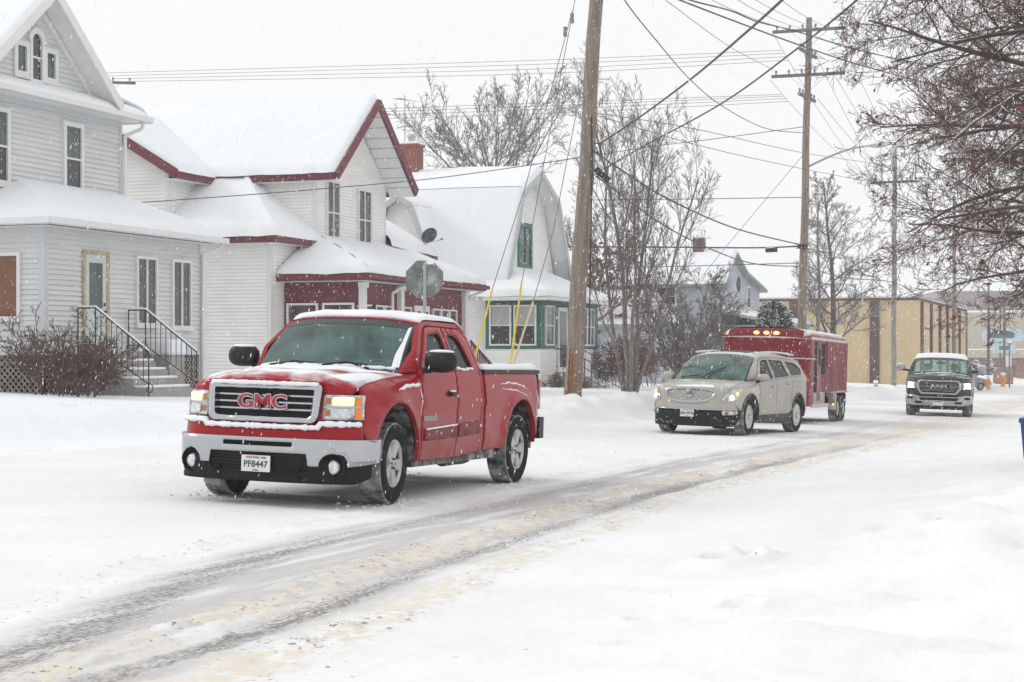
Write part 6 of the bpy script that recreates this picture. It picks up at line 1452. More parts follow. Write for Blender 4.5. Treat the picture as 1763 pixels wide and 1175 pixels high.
    plate(P, bmp(0, .40, .03)[1], .405, 'PF8447')
    for sg in (-1, 1): MB().tube([(sg * .42, bmp(.42, .3, -.02)[1], .30), (sg * .42, bmp(.42, .3, .03)[1], .31), (sg * .42, bmp(.42, .3, .03)[1], .36), (sg * .42, bmp(.42, .3, -.02)[1], .37)], .014, 6).build('tow_hook', blackp, P)
    return P
random.seed(91); gmc()
# ============================================================ beige SUV
def suv():
    P = empty('beige_suv', label='beige crossover with chrome oval grille and lit headlights in front of the red trailer', cat='car')
    fw = Vector((-.475, -.88, 0)).normalized(); lf = Vector((-fw.y, fw.x, 0))
    c = Vector((4.86, 36.75, 0)) - Vector((.80 * -fw.y * -1 * -1, 0, 0)) * 0
    left = Vector((-fw.y, fw.x, 0))                    # driver's left
    ctr = Vector((4.86, 36.75, 0)) - left * .84
    place(P, ctr.x, ctr.y, (fw.x, fw.y))
    bei_p = mat('paint_beige', (.42, .388, .33), .34, metal=.15, coat=.5, dirt=(.2, (.52, .50, .46)), dscale=2.5)
    bei_h = mat('paint_beige_snowy', (.42, .388, .33), .34, metal=.1, coat=.5, snow=(.97, 1.22, .8), sscale=2.6)
    dirt_p = mat('paint_beige_grimy', (.36, .335, .29), .5, coat=.3, dirt=(.45, (.45, .43, .40)), dscale=3)
    clad = mat('grey_cladding', (.06, .058, .055), .7, dirt=(.3, (.45, .44, .42)), dscale=10)
    fx, wf, PL = plan_curve([(0, 1.02), (.35, 1.0), (.62, .93), (.80, .80), (.91, .62), (.97, .40), (1.0, .15), (1.0, -.05)])
    LEAN = .22
    zh = lambda y: float(np.interp(y, [-.6, -.15, .2, .55, .8, .95], [1.16, 1.14, 1.09, 1.02, .95, .90]))
    def side(y, z):
        yy = y + LEAN * max(0, z - .55); x = wf(yy) if yy > -.05 else 1.0
        if z < .5: x -= (.5 - z) * .18
        b = 1.12 + .055 * max(0, -y - .5)
        if z > b - .1: x -= .05 * min(1, (z - b + .1) / .1) ** 2
        if z > b: x -= (z - b) * .46
        if y > -.6:
            k = min(1, (y + .6) / .3); q = min(1, max(0, (z - (zh(y) - .2)) / .2)); x -= k * .16 * (1 - math.sqrt(max(0, 1 - q * q)))
        if y < -3.2: x -= .16 * ((-y - 3.2) / .85) ** 2
        f = 0
        for cy in (0, -3.02):
            d = math.hypot(y - cy, z - .42) - .43
            if z > .3: f = max(f, .035 * max(0, 1 - max(d, 0) / .14) ** 1.5)
        return x + f
    belt = lambda y: 1.12 + .055 * max(0, -y - .5)
    fend = [(-.54, .40), (-.44, .40)] + arc(0, .42, .44, 180, 12, 20) + [(.50, .55), (.62, .62), (.66, .80), (.62, zh(.62))] + [(y, zh(y)) for y in (.4, .2, 0, -.2, -.54)]
    d1 = [(-.55, .40), (-1.60, .40), (-1.60, 1.655), (-1.25, 1.64), (-1.08, 1.60), (-.60, 1.24), (-.55, 1.17)]
    d2 = [(-1.61, .40), (-2.42, .40)] + arc(-3.02, .42, .44, 20, 8, 1)[:0] + [(-2.575, .52), (-2.60, .80), (-2.60, 1.645), (-1.61, 1.655)]
    qp = [(-2.61, .78)] + arc(-3.02, .42, .45, 140, 0, 1)[:0] + arc(-3.02, .42, .44, 150, 0, 1)[:0] + [(-2.61, .62)] + arc(-3.02, .42, .44, 20, 176, 20) + [(-3.75, .42), (-4.0, .55), (-4.03, .85), (-3.93, 1.15), (-3.72, 1.42), (-3.55, 1.585), (-3.2, 1.615), (-2.61, 1.645)]
    top = [(-.16, 1.15), (-.55, 1.42), (-.98, 1.64), (-1.3, 1.70), (-2.0, 1.725), (-2.7, 1.70), (-3.3, 1.65), (-3.56, 1.59), (-3.2, 1.622), (-2.6, 1.652), (-1.60, 1.662), (-1.25, 1.648), (-1.075, 1.61), (-.59, 1.25), (-.545, 1.175)]
    w1 = fillet([(-.72, belt(-.7) + .03), (-1.13, 1.565), (-1.27, 1.60), (-1.555, 1.61), (-1.565, belt(-1.5) + .03)], [.03, .05, .05, .04, .03]); w2 = fillet([(-1.65, belt(-1.6) + .03), (-1.65, 1.61), (-2.42, 1.595), (-2.55, belt(-2.5) + .03)], .04); w3 = fillet([(-2.70, belt(-2.7) + .03), (-2.62, 1.58), (-3.15, 1.555), (-3.50, 1.42), (-3.42, belt(-3.3) + .02)], [.04, .04, .12, .1, .04])
    for sg in (-1, 1):
        sf = lambda y, z, o=0.0: (sg * (side(y, z) + o), y, z); rim = (-sg * .04, 0, 0)
        panel('front_fender', fend, sf, bei_p, P, step=.055, rim=rim)
        D1 = panel('door', d1, sf, dirt_p, P, [w1], .06, rim); D2 = panel('rear_door', d2, sf, dirt_p, P, [w2], .06, rim); D3 = panel('rear_quarter', qp, sf, dirt_p, P, [w3], .06, rim)
        panel('roof_side', top, lambda y, z: sf(y, z, -.004), bei_p, P, step=.07, rim=rim)
        for dd, wv in ((D1, w1), (D2, w2), (D3, w3)):
            panel('window_glass', wv, lambda y, z: sf(y, z, -.02), GLASS_S, dd, step=.1)
        for dd, y0 in ((D1, -1.35), (D2, -2.3)): MB().ellipsoid(sf(y0, belt(y0) - .13, .02), (.02, .08, .02), 10, 6).build('handle', dirt_p, dd, True)
        MB().tube([sf(y, belt(y) + .02, .012) for y in np.linspace(-.6, -3.4, 24)], .011, 6).build('chrome_beltline', chrome, P)
        panel('sill_cladding', [(-.46, .26), (-2.58, .26), (-2.58, .44), (-.46, .42)], lambda y, z: sf(y, z, .012), clad, P, step=.08, rim=rim)
        for cy in (0, -3.02):
            a_o = arc(cy, .42, .475, -8, 188, 22); a_i = arc(cy, .42, .43, 188, -8, 22)
            panel('arch_trim', a_o + a_i, lambda y, z: sf(y, max(z, .3), .010), clad, P, step=.06, rim=(-sg * .05, 0, 0))
            l = MB(); n = 14
            for i in range(n):
                t0, t1 = math.radians(-10 + 200 * i / n), math.radians(-10 + 200 * (i + 1) / n); l.add([(sg * xx, cy + .455 * math.cos(t), .42 + .455 * math.sin(t)) for t in (t0, t1) for xx in (.6, .97)], [(0, 1, 3, 2)])
            l.add([(sg * .60, cy + .46 * math.cos(t), .42 + .46 * math.sin(t)) for t in [math.radians(-10 + 200 * i / n) for i in range(n + 1)]], [tuple(range(n + 1))])
            l.build('wheel_well', MATS['wheel_well'], P); wheel(P, sg * .86, cy, .392, .255, sg, .25, 10, steer=math.radians(3) if cy == 0 else 0, cap=False)
        # mirror
        mr = MB().ellipsoid((sg * 1.09, -.50, 1.22), (.13, .08, .085), 18, 12, .8).build('side_mirror', bei_p, P, True); MB().tube([(sg * .93, -.52, 1.14), (sg * 1.04, -.51, 1.16)], .03, 8).build('mirror_foot', blackp, mr)
        # roof rail
        MB().tube([(sg * (side(y, 1.68) - .04), y, 1.735 + .045 * math.sin(math.pi * min(1, max(0, (-.95 - y) / 2.5)))) for y in np.linspace(-.98, -3.4, 18)], .022, 8).build('roof_rail', mat('satin_rail', (.6, .6, .6), .3, metal=.7, snow=(.3, .8, .3)), P, True)
        # tail lamp
        MB().ellipsoid((sg * .84, -3.9, 1.12), (.10, .1, .2), 10, 8).build('tail_light', MATS['tail_red'], P, True)
    MB().box(-.6, .6, -3.9, .6, .3, .75).build('underbody', void_m, P); MB().box(-.85, .85, -2.5, -.5, .3, .9).build('floor', void_m, P); MB().box(-.85, .85, -3.95, -3.55, .35, 1.3).build('rear_body', bei_p, P)
    ze = lambda y: float(np.interp(y, [-3.56, -3.3, -2.7, -2.0, -1.3, -.98], [1.59, 1.65, 1.70, 1.725, 1.70, 1.64]))
    roof = lambda u, y: (u * (side(y, ze(y))), y + .10 * (1 - u * u) * max(0, min(1, (y + 1.6) / .5)) ** 2, ze(y) + .075 * (1 - abs(u) ** 2.6))
    panel('roof', [(-1, -.985), (1, -.985), (1, -3.55), (-1, -3.55)], roof, mat('paint_beige_roof', (.42, .388, .33), .4, snow=(.80, 1.1, .4), sscale=1.5), P, step=.09, rim=(0, 0, -.03))
    panel('sunroof', fillet([(-.62, -1.25), (.62, -1.25), (.62, -1.75), (-.62, -1.75)], .06), lambda u, y: (lambda p: (p[0], p[1], p[2] + .012))(roof(u, y)), blackp, P, step=.1, rim=(0, 0, -.012))
    def ws(u, v, o=0.0):
        yb, zb, xb = .14 - .26 * u * u, 1.135 + .02 * (1 - u * u), .80 * u; t = roof(u * .98, -.99); xt = u * (side(-.99, 1.64) - .03)
        b = .035 * math.sin(math.pi * v); return (xb + (xt - xb) * v, yb + (t[1] + .02 - yb) * v + b * .5 + o * .5, zb + (t[2] - .01 - zb) * v + b + o)
    W = panel('windscreen', fillet([(-1, 0), (1, 0), (1, 1), (-1, 1)], .07), ws, GLASS_F, P, step=.08)
    panel('windscreen_seal', fillet([(-1.03, -.03), (1.03, -.03), (1.03, 1.02), (-1.03, 1.02)], .06), lambda a, b: ws(a, b, -.006), blackp, W, [fillet([(-.96, .04), (.96, .04), (.95, .97), (-.95, .97)], .08)], .08)
    for u0, u1, v1 in ((.05, -.42, .38), (.75, .15, .09)): MB().tube([ws(u0, .03, .03), ws((u0 + u1) / 2, v1 * .6, .03), ws(u1, v1, .03)], .013, 6).build('wiper', blackp, P)
    MB().box(-.8, .8, -.75, -.15, .9, 1.1).build('dashboard', MATS['dash'], P); seats(P, -1.15, 1.15); seats(P, -2.1, 1.15); MB().box(-.13, .13, -.80, -.77, 1.50, 1.56).build('rear_view_mirror', blackp, P)
    # bonnet
    def hz(x, y):
        q = abs(x) / .82; z = zh(y) + .06 * (1 - q ** 2.2) * min(1, max(.2, (1.0 - y) / .5)); yf = fx(abs(x) * 1.03)[1] - .09; z -= .10 * max(0, 1 - (yf - y) / .22) ** 2; return z
    ho = [(x, fx(abs(x) * 1.03)[1] - .095) for x in np.linspace(-.72, .72, 20)] + [(.80, .55), (.825, .2), (.825, -.16)] + [(x, .15 - .26 * (x / .8) ** 2) for x in np.linspace(.80, -.80, 12)] + [(-.825, -.16), (-.825, .2), (-.80, .55)]
    panel('bonnet', ho, lambda x, y: (x, y, hz(x, y)), bei_h, P, step=.05, rim=(0, 0, -.03))
    pa = [(-.42, .62), (.40, .70), (.52, .88), (-.50, .88)]; panel('bonnet_snow', resample(fillet(pa, .08), .05), lambda x, y: (x, y, hz(x, y) + .012 + .01 * float(fbm(x * 8, y * 8, 3))), snow_m, P, step=.04)
    for sg in (-1, 1):
        for i in range(3): MB().ellipsoid((sg * .55, .02 - .07 * i + .0, hz(.55, .02 - .07 * i) + .006), (.035, .022, .014), 8, 6).build('bonnet_port', blackp, P, True)
    # front
    fr = lambda p, z, o=0.0: (lambda q: (q[0], q[1] - LEAN * max(0, z - .55) - .05 * max(0, .45 - z), z))(fx(p, o))
    panel('front_bumper', [(-1.12, .53), (1.12, .53), (1.05, .72), (.92, .92), (.45, 1.0), (-.45, 1.0), (-.92, .92), (-1.05, .72)], lambda p, z: fr(p, z, -.01), bei_p, P, step=.06, rim=(0, -.03, 0))
    panel('lower_fascia', [(-1.15, .50), (1.15, .50), (1.12, .30), (.95, .185), (-.95, .185), (-1.12, .30)], lambda p, z: fr(p, z, -.004), mat('black_fascia', (.014, .014, .014), .65, spec=.2, dirt=(.06, (.45, .45, .45)), dscale=12), P, step=.07, rim=(0, -.06, 0))
    panel('chrome_strip', [(-1.13, .525), (1.13, .525), (1.13, .55), (-1.13, .55)], lambda p, z: fr(p, z, .012), chrome, P, step=.06, rim=(0, -.02, 0))
    def oval(sx, sz, c=(0, .83), top=.42): 
        o = []
        for i in range(40):
            t = 2 * math.pi * i / 40; s_, c_ = math.sin(t), math.cos(t); o.append((c[0] + sx * math.copysign(abs(c_) ** .75, c_), c[1] + sz * (s_ * (top if s_ > 0 else 1.0)) + .05))
        return o
    G = panel('grille', oval(.56, .20), lambda p, z: fr(p, z, -.03), void_m, P, step=.08)
    panel('grille_surround', oval(.585, .215), lambda p, z: fr(p, z, .02), chrome, G, [oval(.525, .175)], .035, (0, -.06, 0))
    for i in range(17):
        p0 = -.48 + .06 * i; zt = .88 + .175 * .42 * (1 - min(1, abs(p0) / .525) ** 2.6) ** .5 - .01; zb = .88 - .175 * (1 - min(1, abs(p0) / .525) ** 2.6) ** .5 + .01
        panel('grille_bar', [(p0 - .009, zb), (p0 + .009, zb), (p0 + .009, zt), (p0 - .009, zt)], lambda p, z: fr(p, z, .004 - abs(p - p0) * .6), chrome, G, step=.05, rim=(0, -.03, 0))
    y0 = fr(0, .86, .03)[1]; MB().lathe([(.075, 0), (.095, .02), (.08, .025), (.07, .012), (.001, .012)], 24, 'y', (0, y0 - .02, .87)).build('round_emblem', chrome, G, True)
    for i in (-1, 0, 1): MB().ellipsoid((i * .028, y0 - .004, .87 - i * .012), (.02, .006, .04), 8, 6).build('emblem_shield', mat('emblem_grey', (.2, .2, .21), .3, metal=.5), G, True)
    for sg in (-1, 1):
        H = panel('headlight', fillet([(sg * .70, .70), (sg * .72, .80), (sg * .84, .93), (sg * 1.10, .99), (sg * 1.24, .985), (sg * 1.12, .80), (sg * .98, .70)], [.05, .05, .08, .05, .03, .06, .08]), lambda p, z: fr(p, z, .006), lampglass, P, step=.05, rim=(0, -.03, 0))
        c = fr(sg * .93, .785, .0); MB().ellipsoid((c[0], c[1] + .004, c[2]), (.06, .05, .055), 14, 10).build('projector_lamp', mat('lit_lamp_white', (.9, .88, .8), .3, emit=((1, .93, .75), 2.2)), H, True)
        c = fr(sg * 1.06, .88, .0); MB().ellipsoid((c[0], c[1] + .004, c[2]), (.04, .04, .035), 12, 8).build('turn_lamp', mat('lit_amber', (.9, .55, .1), .3, emit=((1, .6, .12), 1.6)), H, True)
        c = fr(sg * .80, .76, .0); MB().ellipsoid((c[0], c[1], c[2]), (.045, .03, .04), 12, 8).build('high_beam', mat('lamp_dim', (.35, .35, .34), .15, metal=.5), H, True)
        B = panel('fog_lamp_housing', fillet([(sg * .74, .42), (sg * .72, .51), (sg * 1.13, .51), (sg * 1.10, .44)], .03), lambda p, z: fr(p, z, .012), lampglass, P, step=.05, rim=(0, -.02, 0))
        c = fr(sg * .82, .465, .018); MB().ellipsoid(c, (.045, .02, .038), 12, 8).build('fog_lens', mat('fog_dark', (.12, .12, .13), .15), B, True)
        panel('fog_marker', fillet([(sg * 1.0, .45), (sg * 1.0, .50), (sg * 1.10, .50), (sg * 1.08, .455)], .015), lambda p, z: fr(p, z, .02), mat('amber_marker', (.7, .2, .06), .3), B, step=.04)
    plate(P, fr(0, .44, .02)[1] + .01, .455, '284-PNE')
    MB().tube([(-.35, -.2, .22), (-.1, -.2, .22)], .11, 10).build('skid_plate', clad, P)
random.seed(92); suv()

# ============================================================ dark pickup
def ram():
    P = empty('dark_pickup', label='dark pickup truck with bright headlights and chrome bumper, farthest of the oncoming traffic', cat='pickup truck')
    ctr = Vector((14.18, 57.9, 0)); place(P, ctr.x, ctr.y, (-.262, -.965)); P.scale = (1.04, 1.04, 1.03)
    dk = mat('paint_dark', (.014, .014, .015), .3, coat=.3, dirt=(.08, (.4, .4, .39)), dscale=3); dkh = mat('paint_dark_snowy', (.018, .018, .019), .35, coat=.3, snow=(.98, 1.2, .9), sscale=2.4)
    chr2 = mat('chrome_salted', (.40, .40, .41), .25, metal=.8, dirt=(.10, (.6, .6, .61)), dscale=4)
    fx, wf, PL = plan_curve([(0, .98), (.4, .965), (.70, .91), (.86, .82), (.97, .66), (1.02, .45), (1.04, .2), (1.04, 0)])
    LEAN = .10; zh = lambda y: float(np.interp(y, [-.7, -.3, .3, .7, .9], [1.33, 1.31, 1.27, 1.22, 1.16]))
    def side(y, z):
        yy = y + LEAN * max(0, z - .6); x = wf(yy) if yy > 0 else 1.04
        if z < .6: x -= (.6 - z) * .15
        if z > 1.33: x -= (z - 1.33) * .40
        if y > -.7:
            q = min(1, max(0, (z - (zh(y) - .18)) / .18)); x -= min(1, (y + .7) / .3) * .13 * (1 - math.sqrt(max(0, 1 - q * q)))
        return x
    bs = [(-.55, .42)] + arc(0, .46, .52, 184, 14, 18) + [(.6, .60), (.68, .70), (.66, 1.0), (.60, zh(.6))] + [(y, zh(y)) for y in (.3, 0, -.3)] + [(-.42, 1.32), (-1.0, 1.80), (-1.3, 1.89), (-2.7, 1.88), (-2.95, 1.78), (-3.05, 1.34), (-4.9, 1.36), (-4.95, .7), (-4.2, .5)] + arc(-3.72, .46, .5, 4, 176, 16)[::-1] + [(-3.15, .44)]
    for sg in (-1, 1):
        sf = lambda y, z, o=0.0: (sg * (side(y, z) + o), y, z)
        w1 = fillet([(-.85, 1.38), (-1.2, 1.76), (-1.75, 1.80), (-1.77, 1.38)], .06); w2 = fillet([(-1.9, 1.38), (-1.88, 1.80), (-2.6, 1.79), (-2.8, 1.40)], .06)
        b = panel('body_side', bs, sf, dk, P, [w1, w2], .07, (-sg * .05, 0, 0))
        for wv in (w1, w2): panel('window_glass', wv, lambda y, z: sf(y, z, -.02), GLASS_S, b, step=.12)
        for cy in (0, -3.72): wheel(P, sg * .87, cy, .41, .28, sg, .25, 6)
        mr = MB().ellipsoid((sg * 1.27, -.72, 1.53), (.15, .09, .115), 18, 12, .55).build('side_mirror', chr2, P, True); MB().tube([(sg * .98, -.75, 1.44), (sg * 1.2, -.73, 1.46)], .035, 8).build('mirror_arm', blackp, mr); MB().ellipsoid((sg * 1.27, -.73, 1.635), (.14, .08, .03), 12, 6).build('mirror_snow', snow_m, mr, True)
        l = MB(); n = 12
        for cy in (0, -3.72):
            for i in range(n):
                t0, t1 = math.radians(-8 + 196 * i / n), math.radians(-8 + 196 * (i + 1) / n); l.add([(sg * xx, cy + .54 * math.cos(t), .46 + .54 * math.sin(t)) for t in (t0, t1) for xx in (.6, 1.0)], [(0, 1, 3, 2)])
        l.build('wheel_well', MATS['wheel_well'], P)
    MB().box(-.6, .6, -4.8, .6, .42, .8).build('chassis', void_m, P); MB().box(-.9, .9, -3.0, -.6, .45, 1.1).build('cab_floor', void_m, P); MB().box(-.95, .95, -4.9, -4.86, .6, 1.36).build('tailgate', dk, P); MB().box(-.9, .9, -4.86, -3.05, 1.28, 1.33).build('bed_cover', blackp, P); MB().box(-.95, .95, -3.02, -2.98, .6, 1.4).build('cab_back', void_m, P)
    ze = lambda y: float(np.interp(y, [-2.95, -2.7, -1.3, -1.0], [1.78, 1.88, 1.89, 1.80])); roof = lambda u, y, o=0: (u * side(y, ze(y)), y + .08 * (1 - u * u) * max(0, min(1, (y + 1.5) / .5)), ze(y) + .06 * (1 - abs(u) ** 3) + o)
    panel('roof', [(-1, -1.0), (1, -1.0), (1, -2.95), (-1, -2.95)], roof, dk, P, step=.1, rim=(0, 0, -.03))
    panel('roof_snow', [(-1.0, -1.03), (1.0, -1.03), (1.0, -2.94), (-1.0, -2.94)], lambda u, y: (lambda p: (p[0] * 1.0, p[1], p[2] + .01 + .085 * math.sqrt(max(0, min(1, (1.0 - abs(u)) / .1, (-1.03 - y) / .12)))))(roof(u, y)), snow_m, P, step=.06)
    def ws(u, v, o=0.0):
        yb, zb, xb = -.24 - .18 * u * u, 1.335 + .02 * (1 - u * u), .86 * u; t = roof(u * .98, -1.01); xt = u * (side(-1.0, 1.8) - .03); return (xb + (xt - xb) * v, yb + (t[1] + .02 - yb) * v + o * .5, zb + (t[2] - .01 - zb) * v + o)
    W = panel('windscreen', fillet([(-1, 0), (1, 0), (1, 1), (-1, 1)], .07), ws, GLASS_F, P, step=.1)
    panel('windscreen_seal', fillet([(-1.04, -.04), (1.04, -.04), (1.04, 1.03), (-1.04, 1.03)], .06), lambda a, b: ws(a, b, -.006), blackp, W, [fillet([(-.95, .04), (.95, .04), (.94, .96), (-.94, .96)], .08)], .1)
    for u0, u1 in ((.8, .1), (-.05, -.7)): MB().tube([ws(u0, .03, .03), ws(u1, .07, .03)], .014, 6).build('wiper', blackp, P)
    MB().box(-.8, .8, -.9, -.45, 1.0, 1.28).build('dashboard', MATS['dash'], P); seats(P, -1.5, 1.32); MB().box(-.14, .14, -1.05, -1.02, 1.66, 1.74).build('rear_view_mirror', blackp, P)
    def hz(x, y):
        q = abs(x) / .90; z = zh(y) + .05 * (1 - q ** 2.4); z += .035 * float(sm(.62, .48, q)); yf = fx(abs(x) * 1.02)[1] - .07; z -= .12 * max(0, 1 - (yf - y) / .18) ** 2; return z
    ho = [(x, fx(abs(x) * 1.02)[1] - .075) for x in np.linspace(-.88, .88, 20)] + [(.91, .55), (.91, -.3)] + [(x, -.24 - .18 * (x / .86) ** 2) for x in np.linspace(.86, -.86, 10)] + [(-.91, -.3), (-.91, .55)]
    panel('bonnet', ho, lambda x, y: (x, y, hz(x, y)), dkh, P, step=.06, rim=(0, 0, -.03))
    panel('bonnet_snow', [(a + .05 * float(fbm(a * 5, b * 5, 3)), b + .08 * float(fbm(b * 5, a * 5, 3))) for a, b in resample(fillet([(-.84, -.3), (0, -.2), (.84, -.3), (.80, .0), (.45, -.05), (.1, .12), (-.3, .08), (-.55, -.1), (-.8, .05)], .1), .06)], lambda x, y: (x, y, hz(x, y) + .012), snow_m, P, step=.05)
    fr = lambda p, z, o=0.0: (lambda q: (q[0], q[1] - LEAN * max(0, z - .6), z))(fx(p, o))
    panel('nose_panel', [(-1.15, .66), (1.15, .66), (1.12, 1.16), (.7, 1.2), (-.7, 1.2), (-1.12, 1.16)], lambda p, z: fr(p, z, -.02), dk, P, [fillet([(-.60, .72), (.60, .72), (.68, .95), (.60, 1.14), (-.60, 1.14), (-.68, .95)], .05)], .07, (0, -.03, 0))
    gO = fillet([(-.56, .70), (.56, .70), (.72, .95), (.62, 1.15), (-.62, 1.15), (-.72, .95)], [.06] * 6); gI = fillet([(-.51, .75), (.51, .75), (.64, .95), (.56, 1.10), (-.56, 1.10), (-.64, .95)], .05)
    G = panel('grille', gO, lambda p, z: fr(p, z, -.05), void_m, P, step=.1); panel('grille_surround', gO, lambda p, z: fr(p, z, .02), chr2, G, [gI], .05, (0, -.06, 0))
    for z_ in (.80, .84, .88, 1.02, 1.06): hw_ = .50 + .12 * min(1, (z_ - .75) / .2) if z_ < .95 else .56; panel('grille_bar', [(-hw_, z_), (hw_, z_), (hw_, z_ + .012), (-hw_, z_ + .012)], lambda p, z: fr(p, z, -.005), chr2, G, step=.08, rim=(0, -.02, 0))
    panel('grille_crossbar', [(-.63, .925), (-.33, .925), (-.33, .985), (-.63, .985)], lambda p, z: fr(p, z, .008), chr2, G, [[(-.60, .94), (-.36, .94), (-.36, .97), (-.60, .97)]], .05); panel('grille_crossbar', [(.63, .925), (.33, .925), (.33, .985), (.63, .985)], lambda p, z: fr(p, z, .008), chr2, G, [[(.60, .94), (.36, .94), (.36, .97), (.60, .97)]], .05)
    front_text(text_mesh('RAM', .14, .012, .006, chr2), G, 0, fr(0, .95, .012)[1], .953).scale = (1.75, 1.0, 1)
    for sg in (-1, 1):
        H = panel('headlight', fillet([(sg * .74, .90), (sg * .70, 1.08), (sg * 1.10, 1.09), (sg * 1.12, .88)], .03), lambda p, z: fr(p, z, .004), lampglass, P, step=.06, rim=(0, -.03, 0))
        panel('main_beam', fillet([(sg * .80, .92), (sg * .80, 1.06), (sg * 1.03, 1.06), (sg * 1.03, .92)], .06), lambda p, z: fr(p, z, .012), mat('lit_lamp_bright', (1, .98, .9), .3, emit=((1, .96, .85), 5.0)), H, step=.06)
        panel('lamp_surround', [(sg * .74, .885), (sg * .74, .915), (sg * 1.1, .915), (sg * 1.1, .885)], lambda p, z: fr(p, z, .014), mat('lit_lamp_glow', (1, .9, .5), .3, emit=((1, .9, .5), 1.1)), H, step=.06)
        panel('bumper_intake', fillet([(sg * .78, .54), (sg * .78, .62), (sg * 1.0, .62), (sg * 1.0, .54)], .03), lambda p, z: fr(p, z, .045), void_m, P, step=.06)
        panel('tow_hook_slot', fillet([(sg * .50, .40), (sg * .48, .47), (sg * .72, .47), (sg * .70, .40)], .025), lambda p, z: fr(p, z, .045), void_m, P, step=.06)
    B = panel('front_bumper', fillet([(-1.2, .66), (-.8, .68), (-.55, .62), (.55, .62), (.8, .68), (1.2, .66), (1.18, .42), (.8, .34), (-.8, .34), (-1.18, .42)], .04), lambda p, z: fr(p, z, .035), chr2, P, [fillet([(-.56, .50), (.56, .50), (.60, .59), (-.60, .59)], .03)], .06, (0, -.08, 0))
    panel('bumper_grille', [(-.62, .48), (.62, .48), (.62, .61), (-.62, .61)], lambda p, z: fr(p, z, .0), void_m, B, step=.1)
    panel('air_dam', [(-.95, .36), (.95, .36), (.9, .22), (-.9, .22)], lambda p, z: fr(p, z, -.01), MATS['black_valance'], P, step=.1, rim=(0, -.05, 0))
    plate(P, fr(0, .44, .045)[1], .42, '', blurred=True)
random.seed(93); ram()

